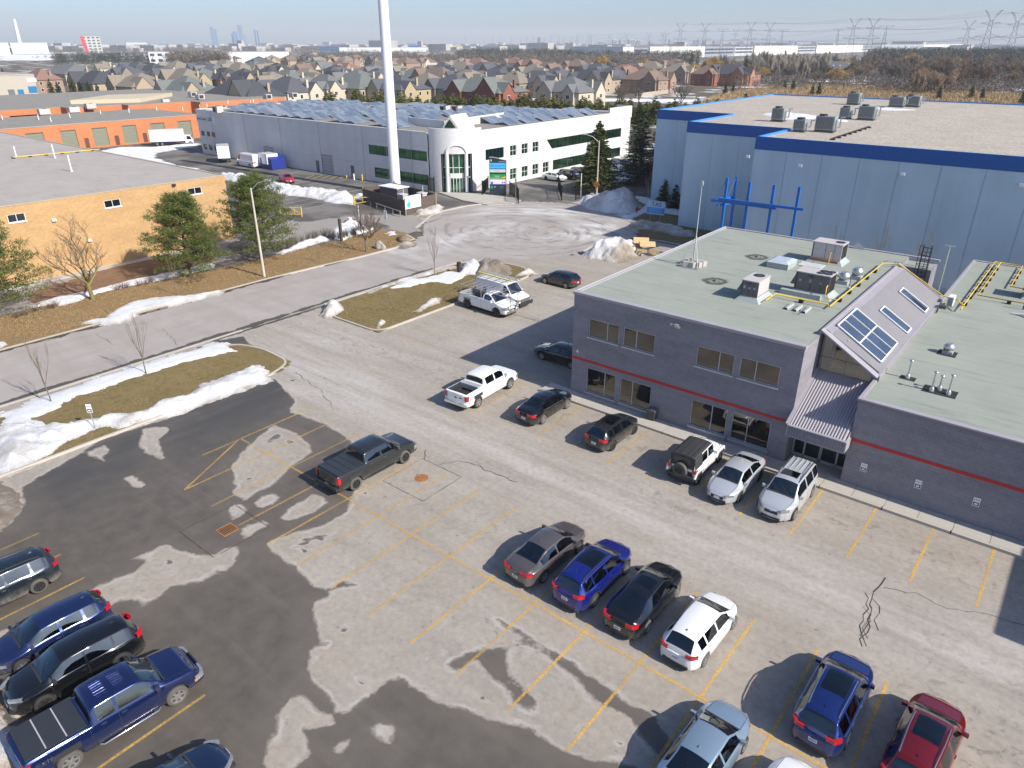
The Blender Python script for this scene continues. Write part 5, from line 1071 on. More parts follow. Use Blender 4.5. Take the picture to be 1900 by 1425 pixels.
b=MB();b.prism(segs,-.2,6.2);b.build('wall',M_ORB,O2);b=MB();b.prism([(p[0]-.1 if p[0]>-299 else p[0],p[1])for p in segs],6.202,6.3);b.build('roof',M_RDARK,O2)
for(X,a,c)in((-232,63,69),(-232,73,80),(-228,88,92),(-224,103,108),(-218.5,122,128)):MB().box(X+.003,X+.06,a,c,2.6,4.8).build('window',GL_DRK,O2)
MB().add([(-240,92,6.31),(-231,108,6.31),(-250,128,6.31),(-256,110,6.31),(-240,92,7.4),(-231,108,7.4),(-250,128,7.4),(-256,110,7.4)],[(0,1,5,4),(1,2,6,5),(2,3,7,6),(3,0,4,7),(4,5,6,7)]).build('roof_monitor',M('cream_trim',(0.55,0.47,0.33),.7),O2)
for i,(px,py)in enumerate(((372,186),(358,181),(497,186),(545,183))):
 x,y=G(px,py,6.2);t=thing('rooftop_unit',['white unit on the second orange roof, left','small white unit on the second orange roof','white unit pair on the second orange roof, right','beige unit at the right end of the second orange roof'][i],'air conditioner',(x,y,6.25));MB().box(-1.1,1.1,-1,1,.3,1.7).build('cabinet',M_BEIGE,t);MB().box(1.102,1.12,-.8,.6,.5,1.5).build('grille',M_DKM,t)
x0,y0=-330,108
GBL=wthing('grey_units','pale grey industrial building with three blue doors at the left edge','building',(x0,y0,0));wz=hX(0,141,x0)[1];ya,yb=hX(-30,170,x0)[0],hX(71,170,x0)[0]
b=MB();b.box(x0-40,x0,ya,yb,0,wz);b.build('wall',M('grey_precast',(0.42,0.38,0.32),.8,var=.06),GBL);MB().box(x0-40,x0+.1,ya,yb,wz+.002,wz+.4).build('roof',M_RGREY,GBL)
for a,c,py0,py1,mm in((15,27,166,176,'man_door'),(33,44,166,176,'b'),(54,70,160,172,'b')):
 u0,u1=hX(a,170,x0)[0],hX(c,170,x0)[0];z0_,z1_=hX((a+c)/2,py1,x0)[1],hX((a+c)/2,py0,x0)[1];MB().box(x0+.003,x0+.12,u0,u1,z0_,z1_).build('door',M('man_door',(0.12,0.14,0.2),.6)if mm!='b' else M('teal_blue_door',(0.01,0.16,0.33),.5),GBL)
u0,u1=hX(50,148,x0)[0],hX(67,148,x0)[0];MB().box(x0+.003,x0+.12,u0,u1,hX(58,152,x0)[1],hX(58,145,x0)[1]).build('sign_panel',SW,GBL)
# ================================================================== vehicles
def paint(key,c,rough=0.22,metal=0.35,dirt=0.15,coat=0.6):
 k='paint_'+key
 if k in MC:return MC[k]
 n=NM(k);v=n.co();s=n.n('ShaderNodeSeparateXYZ');n.l(v,s.inputs[0])
 low=n.mr(s.outputs[2],0.25,0.85,1.0,0.0,True);nz=n.noise(v,3.0,5,.6)
 d=n.math('MULTIPLY',n.math('ADD',n.math('MULTIPLY',low,0.9),0.02),n.mr(nz,.3,.65));d=n.math('MULTIPLY',d,min(1,dirt*2.4))
 col=n.mix(d,c,(0.26,0.235,0.20));fl=n.noise(v,260,2)
 MC[k]=n.pbr(col,n.mr(d,0,.6,rough,.75),metal,None,None,coat);return MC[k]
def m_cglass(name,t,refl=.09):
 k=NM(name);a=k.n('ShaderNodeBsdfTransparent');a.inputs[0].default_value=(*t,1)
 g=k.n('ShaderNodeBsdfGlossy');g.inputs['Roughness'].default_value=.02;g.inputs[0].default_value=(.85,.95,1,1)
 fr=k.n('ShaderNodeFresnel');fr.inputs[0].default_value=1.5;m=k.n('ShaderNodeMixShader');k.l(k.math('ADD',fr.outputs[0],refl),m.inputs[0]);k.l(a.outputs[0],m.inputs[1]);k.l(g.outputs[0],m.inputs[2]);k.l(m.outputs[0],k.out.inputs[0]);return k.m
CG_FRONT=m_cglass('windshield_glass',(0.55,0.63,0.62),.12);CG_SIDE=m_cglass('side_glass',(0.16,0.18,0.185),.09);CG_ROOF=m_cglass('sunroof_glass',(0.03,0.04,0.05),.05)
M_TYRE=M('tyre',(0.028,0.027,0.026),.85,var=.2);M_TYREG=M('dusty_tyre',(0.09,0.085,0.075),.9,var=.2)
M_RIMS=M('alloy_rim',(0.50,0.50,0.51),.3,.8,.08);M_RIMB=M('black_rim',(0.035,0.035,0.038),.35,.4,.08);M_PLAS=M('black_plastic',(0.03,0.03,0.032),.6,0,.1);M_CHR=M('chrome',(0.72,0.72,0.72),.12,1.0,.03)
M_INT=M('cabin_dark',(0.045,0.043,0.042),.8);M_SEAT=M('seat_grey',(0.17,0.16,0.15),.85);M_SEATB=M('seat_beige',(0.30,0.27,0.22),.85)
M_TAIL=M('tail_light_red',(0.45,0.008,0.012),.15,0,.1,coat=.8);M_HEAD=M('headlight_clear',(0.36,0.38,0.40),.1,.5,.3,12,coat=.8);M_AMB=M('amber_lens',(0.8,0.25,0.02),.2,0,.05);M_PLATE=M('number_plate',(0.68,0.70,0.74),.5);M_PTXT=M('plate_blue',(0.03,0.06,0.3),.5)
def sm(xs,pts,k=0.06):
 """piecewise curve with softened corners"""
 px=[p[0]for p in pts];pz=[p[1]for p in pts]
 w=np.linspace(-k,k,9);r=np.zeros(len(xs));wt=np.exp(-(w/(k*.6))**2);wt/=wt.sum()
 for a,c in zip(w,wt):r+=c*np.interp(np.asarray(xs)+a,px,pz)
 return r
T={}
T['sedan']=dict(L=4.75,W=1.83,wb=2.75,wc=0.0,wr=.33,top=[(-2.38,.72),(-2.34,.96),(-2.2,1.07),(-1.78,1.11),(-1.62,1.13),(-.85,1.41),(-.35,1.46),(.25,1.45),(.55,1.41),(1.25,1.04),(1.38,1.0),(2.0,.86),(2.25,.77),(2.37,.66)],belt=[(-2.38,.70),(-2.2,.92),(-1.6,.98),(-.9,.96),(1.2,.88),(2.0,.76),(2.37,.60)],rw=[(-2.38,.60),(-1.7,.66),(-1.0,.55),(0,.57),(.5,.56),(1.3,.68),(2.37,.60)],ws=(.52,1.27),rs=(-1.66,-.82),sw=[(-1.42,-.30),(-.20,.95)],sun=None)
T['fastback']=dict(T['sedan'],top=[(-2.38,.72),(-2.34,.98),(-2.22,1.08),(-2.0,1.10),(-1.85,1.13),(-.85,1.40),(-.35,1.45),(.25,1.45),(.55,1.41),(1.25,1.04),(1.38,1.0),(2.0,.86),(2.25,.77),(2.37,.66)],rs=(-1.9,-.84),sw=[(-1.55,-.30),(-.20,.95)])
T['hatch']=dict(L=4.3,W=1.80,wb=2.64,wc=.02,wr=.325,top=[(-2.15,.72),(-2.13,.98),(-2.06,1.08),(-1.72,1.42),(-1.55,1.455),(-.5,1.49),(.1,1.47),(.42,1.43),(1.15,1.04),(1.28,.99),(1.85,.85),(2.05,.76),(2.15,.66)],belt=[(-2.15,.72),(-2.05,.98),(-1.3,.97),(1.1,.90),(1.85,.77),(2.15,.60)],rw=[(-2.15,.62),(-1.7,.52),(-.5,.58),(.4,.57),(1.2,.68),(2.15,.58)],ws=(.40,1.17),rs=(-2.08,-1.70),sw=[(-1.62,-1.18),(-1.08,-.28),(-.18,.85)],sun=None)
T['suv']=dict(L=4.65,W=1.87,wb=2.75,wc=.03,wr=.365,top=[(-2.33,.80),(-2.31,1.05),(-2.24,1.17),(-1.98,1.57),(-1.80,1.63),(-.5,1.68),(.2,1.65),(.5,1.60),(1.22,1.16),(1.36,1.11),(2.0,.99),(2.2,.90),(2.33,.78)],belt=[(-2.33,.80),(-2.22,1.08),(-1.3,1.08),(1.2,1.02),(2.0,.90),(2.33,.72)],rw=[(-2.33,.66),(-1.9,.54),(-.5,.60),(.5,.59),(1.25,.72),(2.33,.62)],ws=(.48,1.24),rs=(-2.26,-1.95),sw=[(-1.90,-1.32),(-1.22,-.30),(-.20,.92)],sun=None)
T['mpv']=dict(L=4.75,W=1.95,wb=2.72,wc=.05,wr=.37,top=[(-2.38,.80),(-2.36,1.10),(-2.30,1.22),(-2.14,1.66),(-2.0,1.75),(-.5,1.80),(.3,1.77),(.6,1.70),(1.25,1.22),(1.4,1.15),(2.05,1.03),(2.28,.93),(2.38,.80)],belt=[(-2.38,.80),(-2.25,1.10),(-1.3,1.09),(1.2,1.06),(2.1,.94),(2.38,.74)],rw=[(-2.38,.72),(-2.0,.62),(-.5,.66),(.5,.64),(1.3,.78),(2.38,.68)],ws=(.58,1.27),rs=(-2.31,-2.12),sw=[(-2.10,-1.36),(-1.26,-.32),(-.20,.95)],sun=None)
T['jeep']=dict(L=4.3,W=1.80,wb=2.95,wc=-.02,wr=.42,top=[(-1.98,.85),(-1.975,1.80),(-1.9,1.83),(-.5,1.86),(.40,1.84),(.46,1.80),(.78,1.22),(.82,1.17),(1.75,1.10),(1.88,1.05),(1.95,.66)],belt=[(-1.98,.84),(-1.96,1.12),(.8,1.11),(1.75,1.04),(1.95,.66)],rw=[(-1.98,.70),(-1,.70),(.4,.68),(.85,.62),(1.9,.50)],ws=(.43,.80),rs=(-1.985,-1.965),sw=[(-1.80,-1.18),(-1.08,-.36),(-.26,.50)],sun=None,x1=1.95,x0=-1.98,plan=[(-1.98,.86),(.8,.86),(1.0,.70),(1.95,.60)])
def pick(cab0,L=5.9,W=2.0,wb=3.68,top=1.92,hood=1.30,rail=1.36):
 h=L/2
 return dict(L=L,W=W,wb=wb,wc=.05,wr=.41,bed=(-h+.10,cab0-.12),top=[(-h,rail-.04),(-h+.02,rail),(cab0-.06,rail),(cab0+.01,rail+.02),(cab0+.10,top-.1),(cab0+.25,top-.02),(cab0+.8,top),(.75,top-.02),(.95,top-.08),(1.62,hood+.06),(1.74,hood),(2.55,hood-.10),(2.8,hood-.28),(h,.75)],belt=[(-h,rail-.05),(cab0,rail-.06),(1.6,rail-.10),(2.6,hood-.18),(h,.70)],rw=[(-h,W/2-.10),(cab0-.1,W/2-.12),(cab0+.15,.70),(.9,.69),(1.65,.84),(h,.78)],ws=(.93,1.64),rs=(cab0+.015,cab0+.10),sw=[(cab0+.25,cab0+1.15 if cab0<-.6 else.80)]+([(cab0+1.27,1.18)]if cab0<-.6 else[]),sun=None)
T['crew']=pick(-1.02);T['extcab']=pick(-.92,L=5.95);T['regcab']=pick(.02,L=5.9)
T['regcab']['sw']=[(.30,1.2)];T['extcab']['sw']=[(-.66,-.10),(.02,1.18)]
T['cargovan']=dict(L=5.7,W=2.0,wb=3.43,wc=.05,wr=.37,top=[(-2.85,.9),(-2.84,1.2),(-2.80,2.05),(-2.7,2.12),(-1,2.14),(1.0,2.12),(1.2,2.05),(1.80,1.35),(1.9,1.28),(2.55,1.10),(2.75,.95),(2.85,.65)],belt=[(-2.85,.88),(-2.8,1.22),(1.7,1.20),(2.5,1.0),(2.85,.62)],rw=[(-2.85,.80),(-1,.80),(1,.76),(1.85,.84),(2.85,.78)],ws=(1.18,1.83),rs=(-2.86,-2.855),sw=[(.85,1.6)],sun=None)
T['sprinter']=dict(L=6.6,W=2.02,wb=4.1,wc=.1,wr=.37,top=[(-3.3,1.0),(-3.29,1.3),(-3.25,2.5),(-3.1,2.62),(1.3,2.62),(1.6,2.5),(2.3,1.45),(2.42,1.35),(3.0,1.08),(3.2,.9),(3.3,.6)],belt=[(-3.3,1.0),(-3.2,1.3),(2.2,1.28),(2.9,1.0),(3.3,.6)],rw=[(-3.3,.84),(1.4,.80),(2.3,.84),(3.3,.78)],ws=(1.58,2.32),rs=(-3.31,-3.3),sw=[(1.25,2.0)],sun=None)
BODY={}
def body_parts(style,liner=False):
 if style in BODY:return BODY[style]
 t=T[style];L,Wd=t['L'],t['W'];x0,x1=t.get('x0',-L/2),t.get('x1',L/2)
 dx=np.arange(x0,x1+.0001,.01);tz=sm(dx,t['top'],.05)
 tz[0],tz[-1]=t['top'][0][1],t['top'][-1][1]
 s=np.concatenate([[0],np.cumsum(np.hypot(.01,np.diff(tz)))]);n=int(s[-1]/.075)
 xs=set(np.interp(np.linspace(0,s[-1],n),s,dx).round(4))
 keys=[t['ws'][0],t['ws'][1],t['rs'][0],t['rs'][1]]+[q for w in t['sw']for q in w]
 if 'bed' in t:keys+=list(t['bed'])
 wx=[t['wc']-t['wb']/2,t['wc']+t['wb']/2];Ra=t['wr']*1.17
 for w in wx:keys+=[w+Ra*math.cos(a)for a in np.linspace(0,math.pi,13)]
 keys=[k for k in keys if x0<k<x1]
 xs=[x for x in xs if all(abs(x-k)>.022 for k in keys)]+keys;xs=sorted(xs)
 ks=[]
 for x in xs:
  if not ks or x-ks[-1]>.004:ks.append(x)
 xs=np.array(ks);X=xs
 zt=sm(X,t['top'],.05 if 'bed' not in t and 'plan' not in t else.035);zb=sm(X,t['belt'],.10);rw=sm(X,t['rw'],.12)
 hw=Wd/2
 if 'plan' in t:w=sm(X,t['plan'],.03)
 else:
  e=np.minimum(X-x0,x1-X);front=X>0
  w=hw*np.where(front,1-.42*np.exp(-(np.maximum(e,0)/.34)**1.2)-.03*np.exp(-e/.9),1-.24*np.exp(-(e/.22)**1.15)-.02*np.exp(-e/.8))
  if style in('crew','extcab','regcab','cargovan','sprinter'):w=hw*np.where(front,1-.13*np.exp(-np.maximum(e,0)/.2),1-.03*np.exp(-e/.1))
 rw=np.minimum(rw,w*.93-.02)
 zt=np.maximum(zt,zb+.02)
 gh=zt-zb
 zr=zt-np.where(gh>.25,.07,np.minimum(.04,gh*.4))
 if 'bed' in t:zr=np.where(X<t['bed'][1]+.1,zt-.01,zr)
 sill=.24 if style not in('crew','extcab','regcab','jeep')else.42
 zs_=np.full(len(X),sill)+.05*np.exp(-(X-x0)/.2)+.04*np.exp(-(x1-X)/.2)
 for wv in wx:
  d=np.abs(X-wv);m=d<Ra;zs_[m]=np.maximum(zs_[m],t['wr']+np.sqrt(np.maximum(Ra**2-d[m]**2,0))*1.0-.01)
 rows=[];zmid=.5
 def add(y,z):rows.append(np.stack([X,y,z],1))
 add(w*.80,zs_+.02);add(w*.975,zs_);
 for fz,fw in((.10,.992),(.35,1.0),(.62,1.0),(.80,.985),(.93,.965)):add(w*fw,zs_+(zb-zs_)*fz)
 add(w*.945,zb);iB=len(rows)-1
 bw=w*.945
 for fz in(.10,.5,.9):add(bw*.985+(rw-bw*.985)*fz+.012*math.sin(math.pi*fz),zb+(zr-zb)*fz)
 add(rw,zr);iR=len(rows)-1
 for fy in(.93,.72,.45,.2,0.0):add(rw*fy,zr+(zt-zr)*(1-fy**2.2))
 A_=np.stack(rows,0)
 nr,ns=A_.shape[0],A_.shape[1]
 full=np.concatenate([A_,A_[-2::-1]*np.array([1,-1,1])],0);nf=full.shape[0]
 V=[tuple(p)for p in full.reshape(-1,3)]
 idx=lambda r,s_:r*ns+s_
 groups={'body':[],'windshield':[],'rear_window':[],'side_window':[],'sunroof':[]}
 sw_f={}
 for r in range(nf-1):
  rr_=r if r<nr-1 else nf-2-r
  for s_ in range(ns-1):
   xm=(X[s_]+X[s_+1])/2;f_=(idx(r,s_),idx(r,s_+1),idx(r+1,s_+1),idx(r+1,s_))
   g='body'
   if rr_>=iR+1 and t['ws'][0]<xm<t['ws'][1]:g='windshield'
   elif rr_>=iR+1 and t['rs'][0]<xm<t['rs'][1]:g='rear_window'
   elif iB+1<=rr_<=iB+2 and gh[s_]>.14:
    for k_,(a,c)in enumerate(t['sw']):
     if a<xm<c:g=('sw',k_,r<nr-1)
   if 'bed' in t and rr_>=iR+1 and t['bed'][0]<xm<t['bed'][1]:g=None
   if t.get('sun')and rr_>=iR+2 and t['sun'][0]<xm<t['sun'][1]:g='sunroof'
   if g is None:continue
   if isinstance(g,tuple):sw_f.setdefault(g[1:],[]).append(f_)
   else:groups[g].append(f_)
 for s_,flip in((0,False),(ns-1,True)):
  prev=None
  for r in range(1,nr):
   y=A_[r,s_,1];z=A_[r,s_,2];xb=(-1 if not flip else 1)*.05*(1 if 'plan' not in t else.2)
   row=[idx(r,s_)]
   base=len(V)
   for fy in(.6,.2,-.2,-.6):V.append((A_[r,s_,0]+xb*(1-fy*fy*.8),y*fy,z))
   row=[idx(r,s_)]+list(range(base,base+4))+[idx(nf-1-r,s_)]
   if prev:
    for q in range(5):groups['body'].append((prev[q],prev[q+1],row[q+1],row[q]))
   prev=row
 BODY[style]=(V,groups,sw_f,dict(X=X,w=w,zb=zb,zt=zt,rw=rw,zr=zr,x0=x0,x1=x1,wx=wx,A=A_,iB=iB,iR=iR,zs=zs_))
 return BODY[style]
def sub(V,F):
 u={};nv=[];nf=[]
 for f in F:
  q=[]
  for i in f:
   if i not in u:u[i]=len(nv);nv.append(V[i])
   q.append(u[i])
  nf.append(tuple(q))
 return nv,nf
MESH={}
def cmesh(key,V,F,m,smooth=True):
 if key not in MESH:
  me=bpy.data.meshes.new(key[-1]if isinstance(key,tuple)else key);me.from_pydata(V,[],F)
  bm=bmesh.new();bm.from_mesh(me);bmesh.ops.remove_doubles(bm,verts=bm.verts,dist=.0004);bmesh.ops.dissolve_degenerate(bm,edges=bm.edges,dist=.0004);bmesh.ops.recalc_face_normals(bm,faces=bm.faces);bm.to_mesh(me);bm.free()
  me.polygons.foreach_set('use_smooth',[smooth]*len(me.polygons));me.materials.append(m);MESH[key]=me
 return MESH[key]
def part(name,me,parent,loc=(0,0,0),rot=None,scale=None,m=None):
 o=bpy.data.objects.new(name,me);o.location=loc
 if rot is not None:o.rotation_euler=rot
 if scale is not None:o.scale=scale
 put(o,parent)
 if m is not None:o.material_slots[0].link='OBJECT';o.material_slots[0].material=m
 return o
def mbmesh(key,fn,m,smooth=False):
 if key not in MESH:
  b=MB();fn(b);me=bpy.data.meshes.new(key[-1]if isinstance(key,tuple)else key);me.from_pydata(b.v,[],b.f)
  bm=bmesh.new();bm.from_mesh(me);bmesh.ops.recalc_face_normals(bm,faces=bm.faces);bm.to_mesh(me);bm.free()
  me.polygons.foreach_set('use_smooth',[smooth]*len(me.polygons));me.materials.append(m);MESH[key]=me
 return MESH[key]
def wheel(parent,x,y,r,rimm,tyrem,spokes=5,wd=.24):
 side=1 if y>0 else-1
 def tyre(b):
  n=26;prof=[(r*.64,-.5),(r*.86,-.52),(r*.97,-.42),(r,-.2),(r,.2),(r*.97,.42),(r*.86,.52),(r*.64,.5)];v=[];
  for i in range(n):
   t_=2*math.pi*i/n
   for(q,yy)in prof:v.append((q*math.cos(t_),yy*wd,q*math.sin(t_)))
  k=len(prof);b.add(v,[(i*k+j,((i+1)%n)*k+j,((i+1)%n)*k+j+1,i*k+j+1)for i in range(n)for j in range(k-1)],0,True)
 def hub(b):
  b.tube([(0,-.05,0),(0,.07,0)],r*.655,18)
 def rim(b):
  n=26;v=[]
  prof=[(r*.66,.40*wd),(r*.66,.51*wd),(r*.58,.49*wd),(r*.56,.30*wd)]
  for i in range(n):
   t_=2*math.pi*i/n
   for q,yy in prof:v.append((q*math.cos(t_),yy,q*math.sin(t_)))
  b.add(v,[(i*4+j,((i+1)%n)*4+j,((i+1)%n)*4+j+1,i*4+j+1)for i in range(n)for j in range(3)])
  for i in range(spokes):
   t_=2*math.pi*i/spokes;c,s_=math.cos(t_),math.sin(t_);px,pz=-s_,c;w1,w2=r*.13,r*.085
   q=[(c*r*.12+px*w1,s_*r*.12+pz*w1),(c*r*.12-px*w1,s_*r*.12-pz*w1),(c*r*.6-px*w2,s_*r*.6-pz*w2),(c*r*.6+px*w2,s_*r*.6+pz*w2)]
   b.add([(a,.44*wd,g)for a,g in q]+[(a,.30*wd,g)for a,g in q],[(0,1,2,3),(0,4,5,1),(1,5,6,2),(2,6,7,3),(3,7,4,0)])
  b.tube([(0,.3*wd,0),(0,.47*wd,0)],r*.17,12)
 w=part('wheel',mbmesh(('wh',r,'wheel'),hub,M_PLAS),parent,(x,y,r),(0,0,0 if side>0 else math.pi))
 part('tyre',mbmesh(('ty',r,'tyre'),tyre,M_TYRE,True),w,m=tyrem)
 part('rim',mbmesh(('ri',r,spokes,'rim'),rim,M_RIMS),w,m=rimm)
 return w
def car(style,label,xy,heading,pm,cat='car',name='parked_car',rim=None,tyre=None,spokes=5,sun=None,plate_rear=True,rails=None,trim=None,roofm=None,wx_at=None,seats=None,sfx='',length=None,shiftx=0.0,cladding=None,lights=None,tonneau=None):
 """xy = midpoint between the axles on the ground, heading = direction of the nose in degrees"""
 if sun is not None:
  key=style+'_sun%s'%(sun,)
  if key not in T:T[key]=dict(T[style],sun=sun)
  style_=key
 else:style_=style
 tt=T[style_];V,Gp,swf,I=body_parts(style_)
 t=thing(name,label,cat,(xy[0],xy[1],0.008),R(heading))
 ox_=-tt['wc']
 O=lambda n_,me,m=None,parent=None,loc=None:part(n_,me,parent or t,(ox_+(loc[0]if loc else 0),loc[1]if loc else 0,loc[2]if loc else 0)if parent is None else(loc or(0,0,0)),m=m)
 body=O('body',cmesh((style_,'body'),*sub(V,Gp['body']),M_WHITE),pm)
 if Gp['windshield']:O('windshield',cmesh((style_,'windshield'),*sub(V,Gp['windshield']),CG_FRONT))
 if Gp['rear_window']:O('rear_window',cmesh((style_,'rear_window'),*sub(V,Gp['rear_window']),CG_SIDE))
 if Gp['sunroof']:O('sunroof',cmesh((style_,'sunroof'),*sub(V,Gp['sunroof']),CG_ROOF))
 for k_ in swf:O('side_window',cmesh((style_,k_,'side_window'),*sub(V,swf[k_]),CG_SIDE))
 X,w,zb,zt,zr,rw,Aa=I['X'],I['w'],I['zb'],I['zt'],I['zr'],I['rw'],I['A']
 x0,x1,wxs,iB,iR=I['x0'],I['x1'],I['wx'],I['iB'],I['iR'];W2=tt['W']/2
 at=lambda arr,x:float(np.interp(x,X,arr))
 r=tt['wr'];truck='bed' in tt
 for wxx in wxs:
  for sd_ in(1,-1):wheel(t,wxx+ox_,sd_*(W2-.125),r,rim or M_RIMS,tyre or M_TYRE,spokes)
 def under(b):
  b.box(x0+.15,x1-.15,-(W2-.30),W2-.30,.22,.50 if not truck else.78);b.box(wxs[0]+r*1.25,wxs[1]-r*1.25,-(W2-.09),W2-.09,.24 if not truck else.38,.55)
  for wxx in wxs:b.box(wxx-r*1.15,wxx+r*1.15,-(W2-.24),W2-.24,.3,r*2.2)
 O('underbody',mbmesh((style_,'underbody'),under,M_PLAS))
 cab0=(tt['bed'][1]+.25)if truck else(tt['sw'][0][0]+.1);cab1=tt['ws'][1]-.25
 def cabin(b):
  zf=at(zb,0)-.12
  b.box(cab0,cab1+.1,-W2+.14,W2-.14,.3,zf-.25);b.box(cab1-.15,cab1+.25,-W2+.18,W2-.18,zf-.3,zf+.06)
  b.add([(cab1-.2,y_*W2*.45+.17*math.cos(a_),zf+.02+.17*math.sin(a_))for y_ in(.9,)for a_ in np.linspace(0,6.28,13)[:-1]],[tuple(range(12))])
 O('cabin_floor',mbmesh((style_,'cabin_floor'),cabin,M_INT))
 def seat(b):
  b.add([(-.28,-.25,0),(.28,-.25,.03),(.28,.25,.03),(-.28,.25,0),(-.28,-.25,.14),(.28,-.25,.16),(.28,.25,.16),(-.28,.25,.14)],[(3,2,1,0),(4,5,6,7),(0,1,5,4),(1,2,6,5),(2,3,7,6),(3,0,4,7)])
  b.add([(-.22,-.24,.12),(-.08,-.24,.12),(-.08,.24,.12),(-.22,.24,.12),(-.42,-.2,.72),(-.32,-.2,.72),(-.32,.2,.72),(-.42,.2,.72)],[(3,2,1,0),(4,5,6,7),(0,1,5,4),(1,2,6,5),(2,3,7,6),(3,0,4,7)]);b.box(-.44,-.35,-.12,.12,.74,.9)
 sz=at(zb,0)-.60;sx=[tt['ws'][0]-.35]+([tt['ws'][0]-1.25]if cab0<tt['ws'][0]-1.3 else[])
 for q in sx:
  for y_ in(-.36,.36):O('seat',mbmesh(('seat',),seat,M_SEAT),seats or M_SEAT,None,(q,y_,sz))
 def gaps(b):
  gx=[tt['sw'][-1][1]+.12 if style!='jeep' else.72]+[(tt['sw'][i][1]+tt['sw'][i+1][0])/2 for i in range(len(tt['sw'])-1)]
  if len(tt['sw'])>=3:gx=gx[:1]+gx[-1:]+[tt['sw'][0][1]+.02]
  elif not truck:gx.append(tt['sw'][0][0]+.12)
  else:gx.append(tt['bed'][1]+.06)
  for sd_ in(1,-1):
   for x in gx:
    for ri in range(2,iB):
     p=[float(np.interp(x,X,Aa[ri,:,j]))for j in(1,2)];q=[float(np.interp(x,X,Aa[ri+1,:,j]))for j in(1,2)]
     b.quad((x-.006,sd_*(p[0]+.004),p[1]),(x+.006,sd_*(p[0]+.004),p[1]),(x+.006,sd_*(q[0]+.004),q[1]),(x-.006,sd_*(q[0]+.004),q[1]))
  hx=np.linspace(tt['ws'][1]+.04,x1-.16,8)
  for sd_ in(1,-1):
   for a,c in zip(hx[:-1],hx[1:]):ya,yc=at(rw,a)*.97,at(rw,c)*.97;za,zc=float(np.interp(a,X,Aa[iR,:,2]))+.008,float(np.interp(c,X,Aa[iR,:,2]))+.008;b.quad((a,sd_*ya,za),(c,sd_*yc,zc),(c,sd_*(yc-.012),zc+.002),(a,sd_*(ya-.012),za+.002))
  a=tt['ws'][1];
  for q in range(8):
   ya,yb=at(rw,a)*(-1+q/4)*.95,at(rw,a)*(-1+(q+1)/4)*.95;zz=at(zt,a+.03)+.004
   b.quad((a-.03,ya,at(zt,a-.03)+.006),(a-.03,yb,at(zt,a-.03)+.006),(a+.045,yb,at(zt,a+.045)+.006),(a+.045,ya,at(zt,a+.045)+.006))
 O('panel_gaps',mbmesh((style_,'panel_gaps'),gaps,M_PLAS))
 for i,(a,c)in enumerate(tt['sw'][-2:]if len(tt['sw'])>1 else tt['sw']):
  for sd_ in(1,-1):
   x=a+.12;y_=at(w,x)*.985;O('door_handle',mbmesh(('dh','door_handle'),lambda b:b.box(-.09,.09,-.02,.02,-.015,.015),M_PLAS),(M_CHR if trim else pm),None,(x,sd_*y_,at(zb,x)-.12))
 mx=tt['ws'][1]-.30 if not style.startswith('jeep')else.55
 def mirror(b):b.add([(-.07,0,-.06),(.05,0,-.06),(.05,0,.06),(-.07,0,.07),(-.08,.20,-.07),(.03,.18,-.06),(.03,.18,.07),(-.08,.20,.08)],[(3,2,1,0),(4,5,6,7),(0,1,5,4),(1,2,6,5),(2,3,7,6),(3,0,4,7)])
 for sd_ in(1,-1):
  o=O('door_mirror',mbmesh(('mir','door_mirror'),mirror,M_PLAS),(M_PLAS if cladding else pm),None,(mx,sd_*(at(w,mx)*.93),at(zb,mx)+.08))
  o.scale=(1.0 if not truck else 1.25,sd_*(1 if not truck else 1.2),1 if not truck else 1.5)
 def patch(xa,xb,za,zb_,end,off=.02,yi=None):
  """wrap-round lamp on one corner: along the side from xa to xb and across the end to y=yi"""
  def fn(b):
   P=[]
   e=x0 if end<0 else x1
   xs_=np.linspace(xa,e,5)
   for x in xs_:P.append((x,at(w,x)*.995+off))
   yi_=yi if yi is not None else at(w,e)*.5;we=at(w,e)
   for y_ in np.linspace(we*.95,yi_,4):P.append((e+end*(.05*(1-(y_/we)**2*.8)*(1 if 'plan' not in tt else.2)+off),y_))
   for(p,q)in zip(P[:-1],P[1:]):b.quad((*p,za),(*q,za),(*q,zb_),(*p,zb_));b.quad((*p,zb_),(*q,zb_),(q[0]*.97,q[1]*.9,zb_+.004),(p[0]*.97,p[1]*.9,zb_+.004));b.quad((*p,za),(*q,za),(q[0]*.97,q[1]*.9,za),(p[0]*.97,p[1]*.9,za))
  return fn
 zbr=at(zb,x0);zbf=at(zb,x1-.12);LT=lights or{}
 th,tl=LT.get('tail',(zbr+.12 if not truck else zbr-.05,zbr-.08 if not truck else zbr-.42));ty_=LT.get('ty',.28 if not truck else W2-.22)
 hh,hl=LT.get('head',(zbf-.0,zbf-.13 if not truck else zbf-.24));hy=LT.get('hy',.42)
 for sd_ in(1,-1):
  o=O('tail_light',mbmesh((style_,th,tl,ty_,'tail_light'),patch(x0+(.22 if not truck else.16),x0,tl,th,-1,yi=ty_),M_TAIL));o.scale=(1,sd_,1)
  o=O('headlight',mbmesh((style_,hh,hl,hy,'headlight'),patch(x1-.34,x1,hl,hh,1,yi=hy),M_HEAD));o.scale=(1,sd_,1)
  if LT.get('amber'):
   o=O('indicator',mbmesh((style_,hh,'amb','indicator'),patch(x1-.38,x1-.2,hl,hl+.1,1,.02,yi=at(w,x1)*.9),M_AMB));o.scale=(1,sd_,1)
